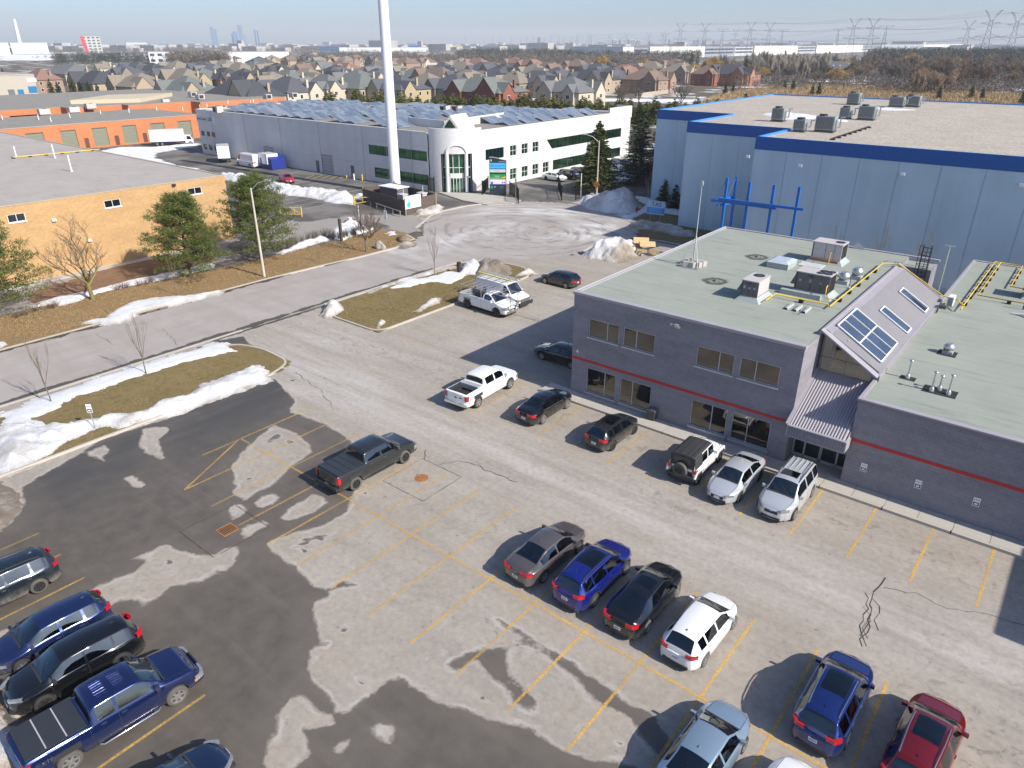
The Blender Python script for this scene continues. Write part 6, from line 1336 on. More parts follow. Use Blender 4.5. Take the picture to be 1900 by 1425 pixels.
 def grille(b):
  z1_=zbf-.02 if truck else at(zt,x1)-.04;z0_=z1_-(.30 if truck else.17);b.box(x1+.02,x1+(.065 if truck else.054),-.42 if truck else-.34,.42 if truck else.34,z0_,z1_);b.box(x1+.0,x1+.052,-.5,.5,.30 if not truck else.5,.42 if not truck else.6)
  b.box(x0-.062,x0-.02,-.55,.55,.30 if not truck else.48,.40 if not truck else.6)
 O('grille',mbmesh((style_,'grille'),grille,M_PLAS),LT.get('grille'))
 pz=LT.get('plate',zbr-.12 if not truck else.62)
 pl_=O('number_plate',mbmesh(('plate','number_plate'),lambda b:b.box(-.006,.006,-.15,.15,-.075,.075),M_PLATE),None,None,(x0-.072,0,pz));part('plate_print',mbmesh(('pp','plate_print'),lambda b:[b.box(-.0085,-.0065,-.11+i*.035,-.088+i*.035,-.03,.03)for i in range(7)],M_PTXT),pl_)
 if LT.get('fplate',True):O('number_plate',mbmesh(('plate','number_plate'),None,M_PLATE),None,None,(x1+.075,0,.52 if not truck else.66))
 if rails:
  def rl(b):
   xs_=np.linspace(tt['sw'][0][0]+.15,tt['ws'][0]-.15,6)
   b.tube([(x,at(rw,x)*.93,at(zr,x)+(.09 if 0<i<5 else.03))for i,x in enumerate(xs_)],.022,6)
  for sd_ in(1,-1):o=O('roof_rail',mbmesh((style_,'roof_rail'),rl,M_CHR,True),rails);o.scale=(1,sd_,1)
 if trim:
  def tm(b):
   for i,(a,c)in enumerate([(tt['sw'][0][0],tt['sw'][-1][1])]):
    xs_=np.linspace(a,c,14)
    for p,q in zip(xs_[:-1],xs_[1:]):b.bar((p,at(w,p)*.945+.012,at(zb,p)+.012),(q,at(w,q)*.945+.012,at(zb,q)+.012),.022,.02)
  for sd_ in(1,-1):o=O('window_trim',mbmesh((style_,'window_trim'),tm,M_CHR));o.scale=(1,sd_,1)
 if cladding:
  def cl(b):
   for sd_ in(1,-1):
    b.box(wxs[0]+r*1.2,wxs[1]-r*1.2,sd_*(W2-.04)-.04,sd_*(W2-.04)+.04,.26,.42)
    for wxx in wxs:
     for i in range(14):
      a_,c_=math.pi*i/14,math.pi*(i+1)/14;q0,q1=r*1.13,r*1.28
      x_a,x_c=wxx+q0*math.cos(a_),wxx+q0*math.cos(c_);yy=lambda x:sd_*(at(w,x)+.012)
      b.quad((x_a,yy(x_a),r+q0*math.sin(a_)),(x_c,yy(x_c),r+q0*math.sin(c_)),(wxx+q1*math.cos(c_),yy(x_c),r+q1*math.sin(c_)),(wxx+q1*math.cos(a_),yy(x_a),r+q1*math.sin(a_)))
  O('cladding',mbmesh((style_,'cladding'),cl,M_PLAS),cladding)
 def wip(b):
  a=tt['ws'][1]-.02;
  for y_ in(-.1,.42):b.bar((a,y_,at(zt,a)+.02),(a-.30,y_-.48,at(zt,a-.30)+.012),.02,.012)
 O('wiper',mbmesh((style_,'wiper'),wip,M_PLAS))
 if not truck and style not in('jeep','cargovan','sprinter'):
  O('roof_antenna',mbmesh(('ant','roof_antenna'),lambda b:b.add([(-.09,-.025,0),(-.09,.025,0),(.09,0,0),(-.08,0,.07)],[(0,1,2),(0,3,1),(1,3,2),(2,3,0)]),M_PLAS),pm if style!='hatch' else M_PLAS,None,(tt['sw'][0][1]-.2,0,at(zt,tt['sw'][0][1]-.2)-.005))
 if truck:
  bx0,bx1=tt['bed'];rz_=at(zt,bx0+.3)
  def bedin(b):
   w_=at(rw,(bx0+bx1)/2)*.93;z0_=rz_-.52
   b.box(bx0,bx1,-w_,w_,z0_-.02,z0_);b.quad((bx0,-w_,z0_),(bx0,w_,z0_),(bx0,w_,rz_-.005),(bx0,-w_,rz_-.005));b.quad((bx1,-w_,z0_),(bx1,w_,z0_),(bx1,w_,rz_-.005),(bx1,-w_,rz_-.005))
   for sd_ in(1,-1):b.quad((bx0,sd_*w_,z0_),(bx1,sd_*w_,z0_),(bx1,sd_*w_,rz_-.005),(bx0,sd_*w_,rz_-.005));b.box(wxs[0]-.45,wxs[0]+.45,sd_*w_-.2,sd_*w_+.0,z0_,z0_+.22)
   for i in range(9):b.box(bx0+.05,bx1-.05,-w_*.85+i*w_*.2,-w_*.85+i*w_*.2+.04,z0_,z0_+.015)
  O('bed_liner',mbmesh((style_,'bed_liner'),bedin,M_PLAS),M_PLAS if style!='regcab' else M('bed_grey',(0.25,0.25,0.25),.7))
  if tonneau:
   w_=at(rw,(bx0+bx1)/2)*.97;nseg=tonneau
   for i in range(nseg):
    a,c=bx0-.02+(bx1-bx0+.06)*i/nseg,bx0-.02+(bx1-bx0+.06)*(i+1)/nseg
    O('bed_cover_panel',mbmesh((style_,nseg,i,'bed_cover_panel'),lambda b:b.box(a+.012,c-.012,-w_,w_,rz_+.004,rz_+.05),M('tonneau_black',(0.03,0.034,0.04),.45,0,.1)))
  def bump_(b):b.box(x0-.16,x0+.0,-W2+.08,W2-.08,.50,.66)
  O('rear_bumper',mbmesh((style_,'rear_bumper'),bump_,M_CHR),LT.get('bumper',M_CHR))
  def fb(b):b.add([(x1-.1,-W2+.1,.48),(x1+.09,-W2+.3,.48),(x1+.12,0,.48),(x1+.09,W2-.3,.48),(x1-.1,W2-.1,.48),(x1-.1,-W2+.1,.70),(x1+.09,-W2+.3,.70),(x1+.12,0,.70),(x1+.09,W2-.3,.70),(x1-.1,W2-.1,.70)],[(0,1,6,5),(1,2,7,6),(2,3,8,7),(3,4,9,8),(5,6,7,8,9),(0,4,3,2,1)])
  O('front_bumper',mbmesh((style_,'front_bumper'),fb,M_CHR),LT.get('bumper',M_CHR))
  if LT.get('steps'):
   for sd_ in(1,-1):
    o=O('side_step',mbmesh((style_,'side_step'),lambda b:b.tube([(tt['bed'][1]+.2,W2-.02,.42),(tt['bed'][1]+.3,W2+.06,.38),(wxs[1]-.75,W2+.06,.38),(wxs[1]-.65,W2-.02,.42)],.045,8),M_CHR,True));o.scale=(1,sd_,1)
 return t,O,I,at,tt
def mid(a,b):return((a[0]+b[0])/2,(a[1]+b[1])/2)
PW=paint('white',(0.76,0.76,0.755),.3,0,.12);PK=paint('black',(0.006,0.007,0.009),.1,.2,.12,1.0);PK2=paint('black_dusty',(0.02,0.022,0.024),.2,.3,.24,.8);PGR=paint('dark_grey',(0.045,0.05,0.055),.2,.6,.28,.8)
PSIL=paint('silver',(0.60,0.62,0.65),.3,.45,.15,.6);PSIB=paint('ice_blue_silver',(0.28,0.38,0.47),.28,.5,.12,.6);PBR=paint('brown_grey',(0.15,0.13,0.13),.22,.55,.2,.8);PBL=paint('royal_blue',(0.008,0.018,0.20),.15,.4,.1,1.0);PBN=paint('navy',(0.010,0.022,0.095),.15,.5,.14,1.0);PNV=paint('deep_navy',(0.012,0.028,0.075),.18,.5,.12,1.0)
PRED=paint('wine_red',(0.21,0.006,0.012),.16,.5,.08,1.0);PTIG=paint('blue_black_dusty',(0.018,0.028,0.04),.2,.4,.5,.8);PX3=paint('bmw_blue',(0.010,0.028,0.16),.14,.5,.1,1.0);PWG=paint('wagon_blue',(0.012,0.026,0.10),.2,.5,.3,.8);PMR=paint('bright_red',(0.5,0.01,0.02),.2,.2,.05)
HW=.90
t,O,I,at,tt=car('crew','white crew cab pickup with an open bed by the edge of the office shadow',(-30.12,33.95),93,PW,'pickup truck','pickup_truck',M_RIMS,None,6,LT if False else None,trim=None,lights=dict(bumper=M_CHR))
O('tailgate_print',mbmesh(('tgp','tailgate_print'),lambda b:(b.box(-.006,0,-.55,-.3,.0,.07),b.box(-.006,0,-.1,.1,-.05,.04)),M_PLAS),None,None,(I['x0']-.054,0,1.02));O('tool_box',mbmesh(('tb','tool_box'),lambda b:b.box(0,.42,-.82,.82,0,.36),M_WHITE),M('silver_box',(0.5,0.5,0.5),.4,.3),None,(tt['bed'][1]-.46,0,1.05))
car('sedan','glossy black sedan nosed to the pavement next to the white pickup',(-25.13,34.5),91,PK,trim=True,lights=dict(tail=(.92,.76)),tyre=M_TYREG)
car('hatch','dusty dark grey hatchback with a panoramic roof by the rubbish bin',(-19.78,34.4),90.5,PK2,sun=(-.9,.35),rim=M_RIMB,lights=dict(tail=(1.0,.82),ty=.35))
t,O,I,at,tt=car('jeep','white boxy off-roader with a black hardtop and a spare wheel on its back',(-14.12,34.4),91.5,PW,'off-road car','parked_car',M_RIMB,None,5,lights=dict(tail=(1.08,.86),ty=.62,head=(.98,.80),hy=.30,plate=.62))
def top_(b):
 A_=I['A'];X=I['X'];ks=[i for i,x in enumerate(X)if x<.42]
 for i,j in zip(ks[:-1],ks[1:]):
  for r_ in range(I['iB'],len(A_)-1):
   for s_ in(1,-1):
    if r_ in(I['iB']+1,I['iB']+2)and any(a<(X[i]+X[j])/2<c for a,c in tt['sw'][:1])and False:continue
    if r_<I['iR']and X[i]>-1.12:continue
    q=[A_[r_,i],A_[r_,j],A_[r_+1,j],A_[r_+1,i]];b.add([(p[0],s_*(p[1]+(.012 if r_<I['iR']+1 else 0)),p[2]+.012)for p in q],[(0,1,2,3)],0,False)
 b.box(I['x0']-.03,I['x0']-.01,-.72,.72,1.10,1.82);[b.box(-1.9,.35,y,y+.02,1.872,1.885)for y in(-.5,-.2,.2,.5)]
O('hardtop',mbmesh(('jeep','hardtop'),top_,M('hardtop_black',(0.035,0.035,0.037),.7,0,.12)))
O('rear_glass',mbmesh(('jeep','rg'),lambda b:b.box(I['x0']-.04,I['x0']-.031,-.5,.5,1.3,1.72),CG_ROOF))
sp_=O('spare_wheel',mbmesh(('jeep','sp'),lambda b:b.tube([(0,0,0),(.22,0,0)],.40,22),M_TYREG,False),None,None,(I['x0']-.30,.05,.98));part('rim',mbmesh(('jeep','spr'),lambda b:(b.tube([(-.03,0,0),(0,0,0)],.24,16),[b.bar((-.035,0,0),(-.035,.23*math.cos(k),.23*math.sin(k)),.06,.02)for k in np.linspace(0,6.28,7)[:-1]]),M_RIMB),sp_)
def fend(b):
 for wx_ in I['wx']:
  for s_ in(1,-1):
   b.tube([(wx_-.58,s_*.84,.62),(wx_-.42,s_*.86,.92),(wx_+.40,s_*.86,.93),(wx_+.60,s_*.84,.68)],.075,6);b.box(wx_-.42,wx_+.42,min(s_*.62,s_*.94),max(s_*.62,s_*.94),.91,.965)
 b.box(I['x1']+.0,I['x1']+.18,-.75,.75,.52,.70)
O('fender',mbmesh(('jeep','fender'),fend,M_PLAS),PW);O('rear_bumper',mbmesh(('jeep','rb'),lambda b:b.box(I['x0']-.22,I['x0']-.02,-.8,.8,.48,.66),M_PLAS))
car('sedan','silver sedan facing out between the white off-roader and the roof railed silver car',(-11.57,34.12),-90.5,PSIL,lights=dict(head=(.74,.62),tail=(.9,.8)),rim=M_RIMB,tyre=M_TYRE)
t,O,I,at,tt=car('mpv','big silver sport utility car with a small sunroof facing out by the entrance canopy',(-8.78,34.35),-90,PSIL,'car','parked_car',M_RIMS,None,5,rails=M_PLAS,lights=dict(head=(.92,.76),hy=.45))
O('sunroof',mbmesh(('mpv','sr'),lambda b:b.box(-.35,.25,-.42,.42,1.755,1.80),CG_ROOF));O('roof_rib',mbmesh(('mpv','rib'),lambda b:[b.box(-1.9,-.4,y-.02,y+.02,1.775,1.81)for y in(-.5,-.25,0,.25,.5)],PSIL));O('bonnet_badge',mbmesh(('mpv','badge'),lambda b:[b.box(2.44,2.46,-.07,-.05,.72,.84),b.box(2.44,2.46,.05,.07,.72,.84),b.box(2.44,2.46,-.05,.05,.77,.79)],M_CHR))
car('sedan','brown grey sedan, leftmost of the four cars in the middle row',(-15.95,22.35),89,PBR,lights=dict(tail=(.94,.80)),rim=M_RIMS)
t,*_=car('suv','royal blue sport utility car with a big glass roof in the middle row',(-13.35,22.45),90.5,PBL,sun=(-.95,.30),rails=M_PLAS,lights=dict(tail=(1.12,.96),ty=.42),cladding=M_PLAS)
car('fastback','black fastback sedan with a sunroof between the royal blue and the white car',(-10.75,22.55),91,PK,sun=(-.45,.22),lights=dict(tail=(.98,.82),ty=.35),tyre=M_TYREG)
car('hatch','white hatchback, rightmost of the four cars in the middle row',(-8.03,22.4),88.8,PW,lights=dict(tail=(.98,.84),ty=.40),rim=M_RIMS,tyre=M_TYREG)
car('suv','blue sport utility car with chrome rails and a dark glass roof at the lower right',(-2.60,22.15),89.5,PX3,sun=(-.85,.35),rails=M_CHR,lights=dict(tail=(1.14,.98),ty=.38),trim=True)
car('suv','wine red sport utility car with silver rails at the lower right corner',(0.42,22.05),87,PRED,sun=(-.75,.32),rails=M_CHR,lights=dict(tail=(1.14,.98),ty=.38))
car('sedan','ice blue silver sedan at the bottom edge left of the blue sport utility car',(-5.35,17.0),89,PSIB,lights=dict(tail=(.9,.8)))
car('sedan','white car of which only the bonnet shows at the bottom edge',(-2.55,16.3),89,PW)
t,O,I,at,tt=car('crew','dark grey crew cab pickup with a ribbed bed cover alone beside the wet asphalt',(-28.68,22.3),89.5,PGR,'pickup truck','pickup_truck',M_RIMB,M_TYREG,5,tonneau=4,lights=dict(bumper=M_PLAS,grille=M_PLAS))
O('brake_light',mbmesh(('ram','bl'),lambda b:b.box(-.02,.0,-.15,.15,0,.05),M_TAIL),None,None,(tt['bed'][1]+.13,0,1.80));O('step_bar',mbmesh(('ram','st'),lambda b:[b.box(-.9,1.0,s_*.98-.05,s_*.98+.05,.38,.44)for s_ in(1,-1)],M_PLAS))
t,O,I,at,tt=car('extcab','navy blue pickup with a black bed cover at the lower left',(-22.82,5.15),86.5,PBN,'pickup truck','pickup_truck',M_RIMS,M_TYREG,6,tonneau=3,lights=dict(amber=True,steps=True))
O('cover_edge',mbmesh(('f150','edge'),lambda b:[b.box(tt['bed'][0]+(tt['bed'][1]-tt['bed'][0]+.06)*i/3-.03,tt['bed'][0]+(tt['bed'][1]-tt['bed'][0]+.06)*i/3+.012,-.82,.82,1.405,1.416)for i in(1,2)],M_ALU));O('roof_rib',mbmesh(('f150','rib'),lambda b:[b.box(x_,x_+.38,y-.012,y+.012,1.905,1.93)for x_ in(-.45,.15)for y in(-.42,-.28,-.14,0,.14,.28,.42)],PBN),PBN)
text('XTR',.2,M_CHR,'side_lettering',t,(-2.4,-1.012,1.02),(math.pi/2,0,0),.004)
car('suv','glossy black sport utility car with chrome window trim beside the navy pickup',(-26.08,5.1),-93.5,PK,trim=True,rim=M_RIMB,lights=dict(tail=(1.2,.98),ty=.5,head=(.98,.86)))
car('hatch','navy blue wagon nosed to the kerb left of the glossy black sport utility car',(-28.7,5.2),-93,PWG,rim=M_RIMS,lights=dict(tail=(1.02,.86),ty=.45))
car('suv','dusty blue black sport utility car cut by the left edge, rear wheel showing',(-33.35,4.75),-93,PTIG,rim=M_RIMB,tyre=M_TYREG,rails=M_PLAS,lights=dict(tail=(1.12,.98),ty=.45))
t,*_=car('sedan','deep navy sedan at the bottom edge between the navy pickup and the watery patch',(-18.15,4.35),88,PNV,sun=(-.45,.25),trim=True,lights=dict(head=(.80,.68)))
car('sedan','black sedan parked in the office shadow beside the corner',(-29.22,42.28),180,PK,lights=dict(amber=True,head=(.78,.66)),rim=M_RIMS)
car('hatch','blue grey hatchback parked alone near the snow heap north of the office',(-40.85,58.2),179,PGR,rim=M_RIMS)
t,O,I,at,tt=car('regcab','white regular cab work pickup with a steel ladder rack beside the lawn island',(-41.4,47.6),-2.5,PW,'pickup truck','pickup_truck',M_RIMB,None,6,lights=dict(head=(1.05,.82)))
def rack(b):
 z1_=2.12
 for s_ in(1,-1):
  y=s_*.86;b.bar((-2.7,y,z1_),(3.25,y,z1_),.05);[b.bar((x,y,1.35),(x,y,z1_),.05)for x in(-2.7,-1.3,-.1)];b.bar((3.2,s_*.5,.6),(3.2,s_*.5,z1_),.045);b.bar((2.6,y,z1_),(3.2,s_*.5,z1_-.02),.04)
 for x in(-2.7,-2.0,-1.3,-.7,-.1,.5,1.1,1.8,2.5):b.bar((x,-.86,z1_+.03),(x,.86,z1_+.03),.04)
 b.bar((3.2,-.5,1.3),(3.2,.5,1.3),.04);b.bar((3.2,-.5,.95),(3.2,.5,.95),.04)
O('ladder_rack',mbmesh(('gmc','rack'),rack,M_GALV));O('bed_crate',mbmesh(('gmc','crate'),lambda b:(b.box(-.9,-.3,-.7,.1,.95,1.75),b.box(-.9,-.88,.15,.7,.95,1.9)),M_DKM));O('wheel_arch_trim',mbmesh(('gmc','arch'),lambda b:[b.tube([(wx_+.5*math.cos(k),s_*1.0,.41+.5*math.sin(k))for k in np.linspace(.1,3.0,9)],.045,5)for wx_ in I['wx']for s_ in(1,-1)],M_PLAS))
for nm in[c for c in t.children if c.name.startswith('tail')]:pass
t,O,I,at,tt=car('cargovan','white cargo van with two ladders on its roof behind the work pickup',(-41.9,50.3),-3,PW,'van','cargo_van',M_RIMS,None,5,lights=dict(amber=True,head=(.95,.78)),seats=M_SEAT)
O('front_bumper',mbmesh(('sav','fb'),lambda b:b.box(2.78,3.0,-.92,.92,.35,.66),M_PLAS));O('grille_panel',mbmesh(('sav','gp'),lambda b:b.box(2.84,2.93,-.62,.62,.68,.98),M_UDK))
O('roof_rack',mbmesh(('sav','rr'),lambda b:([b.bar((x,-.8,2.27),(x,.8,2.27),.05)for x in(-2.2,-1.2,-.2,.7)],[b.bar((-2.3,y,2.22),(.8,y,2.22),.04)for y in(-.78,.78)]),M_GALV))
def ladder(label,y,m,xl0=-3.3,xl1=1.3):
 l=thing('ladder',label,'ladder',(-41.9,50.3,0),R(-3),'ladders on the van roof');b=MB();[b.bar((xl0,y+s_*.2,2.36),(xl1,y+s_*.2,2.36),.05,.09)for s_ in(1,-1)];b.build('ladder_rail',m,l);pr=None
 for i in range(14):
  q=MB().bar((0,y-.2,2.36),(0,y+.2,2.36),.035).build('rung',m,l)if pr is None else instance(pr,l);pr=pr or q;q.location=(xl0+.2+i*.31,0,0)
ladder('pale yellow fibreglass ladder on the white van roof',-.05,M('fibreglass_yellow',(0.62,0.52,0.22),.6));ladder('aluminium ladder on the white van roof',.5,M_ALU,-2.9,1.6)
car('sedan','small bright red coupe parked by the white office yard snow bank',(-113.6,76.2),62-180+100,PMR,rim=M_RIMS)
car('sprinter','white high roof delivery van beside the blue tent shed',(-134.9,82.0),180,PW,'van','cargo_van',M_RIMS)
def boxtruck(label,loc,rz,L,Hb,blue=False):
 t=thing('box_truck',label,'truck',loc,R(rz));MB().box(-L,0,-1.2,1.2,.95,.95+Hb).build('cargo_box',PW,t)
 b=MB();b.add([(.1,-1.05,.5),(1.9,-1.05,.5),(1.9,-1.05,1.2),(1.35,-.95,2.2),(.1,-.95,2.3)]+[(.1,1.05,.5),(1.9,1.05,.5),(1.9,1.05,1.2),(1.35,.95,2.2),(.1,.95,2.3)],[(4,3,2,1,0),(5,6,7,8,9),(0,1,6,5),(1,2,7,6),(3,4,9,8),(4,0,5,9),(2,3,8,7)]);b.build('cab',PW,t)
 b=MB();b.add([(1.87,-.95,1.3),(1.87,.95,1.3),(1.42,.88,2.12),(1.42,-.88,2.12)],[(0,1,2,3)]);b.build('windshield',CG_ROOF,t);b=MB();[b.add([(.5,s_*1.06,1.3),(1.6,s_*1.06,1.3),(1.25,s_*.99,2.05),(.5,s_*.985,2.05)],[(0,1,2,3)])for s_ in(1,-1)];b.build('side_window',CG_ROOF,t)
 for x in(1.2,-L+1.4)+((-L+2.5,)if L>7 else()):[wheel(t,x,s_*1.0,.42,M_RIMS,M_TYRE)for s_ in(1,-1)]
 MB().box(-L,.1,-.5,.5,.6,.95).build('chassis',M('truck_blue',(0.03,0.04,0.16),.5)if blue else M_PLAS,t)
 if L>7:MB().box(-L+.5,-.8,-1.21,-1.2,1.15,1.2).build('side_stripe',M_RED,t)
 return t
boxtruck('long white box truck parked along the orange brick garages',(*G(345,268),0),58,7.6,2.7,True)
boxtruck('white box truck with its cargo door to the yard, near the white delivery van',(*G(417,297),0),150,4.6,2.4)
boxtruck('white box trailer behind the white delivery van by the white office wall',(-131.5,83.6,0),175,3.4,1.9)
car('fastback','white glass roofed car in the bay nearest the gate of the white office',(-77.5,107.8),0,PW,rim=M_RIMB)
lst=[(-76.2,110.8,'suv',PK,'black sport utility car next to the white car in the gated lot'),(-76,114.2,'suv',PGR,'dark grey car third from the gate in the gated lot'),(-76,118,'sedan',PBN,'navy car half hidden by the big spruce'),(-76,125,'sedan',PSIL,'silver car beyond the spruce in the gated lot'),(-76,128.2,'suv',PGR,'grey sport utility car beyond the spruce in the gated lot'),(-76,131.5,'hatch',PW,'white hatchback beyond the spruce in the gated lot'),(-76,135,'mpv',PW,'white people carrier farthest back in the gated lot')]
for x,y,s_,p,lb in lst:car(s_,lb,(x,y),0,p)
for i,(px,py,s_,p,lb)in enumerate(((1125,345,'hatch',PW,'white car behind the snow mountain right of the spruce'),(1160,340,'suv',PSIL,'silver car behind the small bare tree right of the spruce'),(1140,330,'sedan',PGR,'dark grey car in the second row right of the spruce'),(1185,327,'sedan',PBN,'navy car in the second row beside the blue wall'))):
 x,y=G(px,py);car(s_,lb,(x,y),180,p)
# ================================================================== vegetation
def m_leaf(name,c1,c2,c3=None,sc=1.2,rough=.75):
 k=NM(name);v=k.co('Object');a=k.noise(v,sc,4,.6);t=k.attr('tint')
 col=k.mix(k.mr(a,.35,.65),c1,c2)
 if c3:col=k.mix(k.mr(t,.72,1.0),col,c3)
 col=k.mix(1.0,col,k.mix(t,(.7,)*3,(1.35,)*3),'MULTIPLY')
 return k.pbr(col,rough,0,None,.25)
M_PINE=m_leaf('pine_needles',(0.055,0.08,0.02),(0.12,0.15,0.03),(0.16,0.12,0.04))
M_SPRUCE=m_leaf('spruce_needles',(0.05,0.07,0.02),(0.12,0.13,0.035),(0.13,0.12,0.04))
M_SPRD=m_leaf('dark_spruce_needles',(0.018,0.035,0.02),(0.04,0.06,0.025))
M_CEDAR=m_leaf('cedar_leaves',(0.085,0.10,0.025),(0.17,0.17,0.045),(0.17,0.10,0.045),.6)
M_FARCON=m_leaf('far_conifer',(0.022,0.035,0.022),(0.045,0.058,0.032),None,.4)
M_WILLOW=m_leaf('willow_twigs',(0.34,0.21,0.06),(0.42,0.27,0.07),(0.28,0.2,0.1),.5)
M_BARK=M('bark_grey',(0.15,0.125,0.10),.95,0,.25,3,bump=.6);M_BARKP=M('pine_bark',(0.11,0.075,0.05),.95,0,.25,3,bump=.6);M_BARKO=M('mossy_bark',(0.20,0.165,0.06),.95,0,.25,2,bump=.5)
M_TWIG=M('twigs_grey_brown',(0.17,0.145,0.125),.95,0,.25,.3);M_TWIG2=M('twigs_tan',(0.22,0.16,0.10),.95,0,.25,.3);M_TWIGR=M('twigs_reddish',(0.20,0.115,0.085),.95,0,.2,.3);M_BIRCH=M('birch_pale',(0.34,0.30,0.24),.9,0,.25,2)
def tritri(C,D,L,Wd,rnd):
 """C centres (n,3), D unit directions (n,3): thin pointed leaf triangles"""
 n=len(C);r=rnd.normal(size=(n,3));S=np.cross(D,r);S/=np.linalg.norm(S,axis=1)[:,None]+1e-9
 L=np.asarray(L).reshape(-1,1);Wd=np.asarray(Wd).reshape(-1,1)
 V=np.stack([C-S*Wd,C+S*Wd,C+D*L],1).reshape(-1,3)
 F=np.arange(3*n).reshape(-1,3);return V,F
def leafobj(name,Vs,m,parent,tints):
 V=np.concatenate([v for v,f in Vs]);off=0;F=[]
 for v,f in Vs:F.append(f+off);off+=len(v)
 return npmesh(name,V,np.concatenate(F),m,parent,False,{'tint':np.concatenate(tints)})
def unit(a):return a/(np.linalg.norm(a,axis=-1,keepdims=True)+1e-9)
def make_pine(h=7.5,r=3.6,seed=0,m=None,name='pine_tree',tufts=620,needles=26,lab='',cat='tree',group=None):
 rnd=np.random.default_rng(seed);random.seed(seed)
 t=thing(name,lab,cat,(0,0,0),0,group)
 mb=MB();mb.tube([(0,0,-.1),(.05,.03,h*.3),(-.05,.05,h*.65),(0,0,h*.95)],[.2,.17,.1,.03],8)
 tips=[]
 nb=62
 for i in range(nb):
  f=.12+.85*(i/nb)**.9;z=h*f;a=i*2.4+random.uniform(-.4,.4)
  L=r*(1.0-f)**.5*random.uniform(.75,1.2);L=max(L,.35)
  d=Vector((math.cos(a),math.sin(a),random.uniform(-.02,.22)+.35*f)).normalized();p0=Vector((0,0,z));pts=[p0]
  for j in range(1,5):pts.append(p0+d*L*j/4+Vector((0,0,.05*(j/4)**2*L)))
  mb.tube(pts,[.07*(1-f)+.03,.05,.035,.025,.012],5)
  for j in range(3,13):
   q=j/12;base=p0+d*L*q
   for s in(-1,1):
    w=(L*.36*(1.15-abs(q-.55)))*random.uniform(.3,1);sd_=Vector((-d.y,d.x,.12)).normalized()*s
    tips.append(base+sd_*w+Vector((0,0,random.uniform(-.08,.25))))
  tips.append(pts[-1])
 for i in range(14):tips.append(Vector((random.uniform(-.3,.3),random.uniform(-.3,.3),h*random.uniform(.86,1.02))))
 random.shuffle(tips);tips=tips[:tufts]
 mb.build('trunk',M_BARKP,t)
 C=np.array([list(p)for p in tips]);n=len(C)
 Cn=np.repeat(C,needles,0)+rnd.normal(size=(n*needles,3))*np.array([.20,.20,.12]);D=unit(rnd.normal(size=(n*needles,3))+np.array([0,0,.75])+unit(Cn*np.array([1,1,0]))*.5)
 tv,tf=tritri(Cn,D,rnd.uniform(.18,.36,n*needles),rnd.uniform(.024,.042,n*needles),rnd)
 tint=np.repeat(np.clip(np.repeat(rnd.uniform(.1,.8,n),needles)+rnd.uniform(-.2,.25,n*needles),0,1),3)
 leafobj('foliage',[(tv,tf)],m or M_PINE,t,[tint]);return t
def make_spruce(h=10,r=2.3,seed=0,m=None,name='spruce_tree',lab='',levels=30,per=11,sprays=16,cat='tree',group=None,base=.06,sl=.30):
 rnd=np.random.default_rng(seed);random.seed(seed);t=thing(name,lab,cat,(0,0,0),0,group)
 MB().tube([(0,0,-.1),(0,0,h*.98)],[max(.05,h*.018),.01],6).build('trunk',M_BARKP,t)
 P,D,Ls,Tn=[],[],[],[]
 for i in range(levels):
  f=base+(1-base)*(i/levels);R_=r*(1-f)**.85+.05
  for j in range(max(4,int(per*(1-f*.6)))):
   a=random.uniform(0,6.28);L=R_*random.uniform(.7,1.12);z=h*f+random.uniform(-.1,.1);dr=random.uniform(-.28,.0);tv=random.uniform(.1,.85)
   for q in range(sprays):
    s=(q+.5)/sprays;
    for k_ in(-1,1):
     w=k_*L*.22*(1-s*.6)*random.random();x=math.cos(a)*L*s-math.sin(a)*w;y=math.sin(a)*L*s+math.cos(a)*w
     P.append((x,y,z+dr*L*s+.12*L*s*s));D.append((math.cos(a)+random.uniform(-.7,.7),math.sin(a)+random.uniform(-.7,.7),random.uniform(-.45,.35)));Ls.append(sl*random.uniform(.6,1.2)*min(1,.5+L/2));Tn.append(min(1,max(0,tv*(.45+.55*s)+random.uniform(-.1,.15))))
 P=np.array(P);D=unit(np.array(D));Ls=np.array(Ls)
 v,f=tritri(P,D,Ls,Ls*.24,rnd);leafobj('foliage',[(v,f)],m or M_SPRUCE,t,[np.repeat(np.array(Tn),3)]);return t
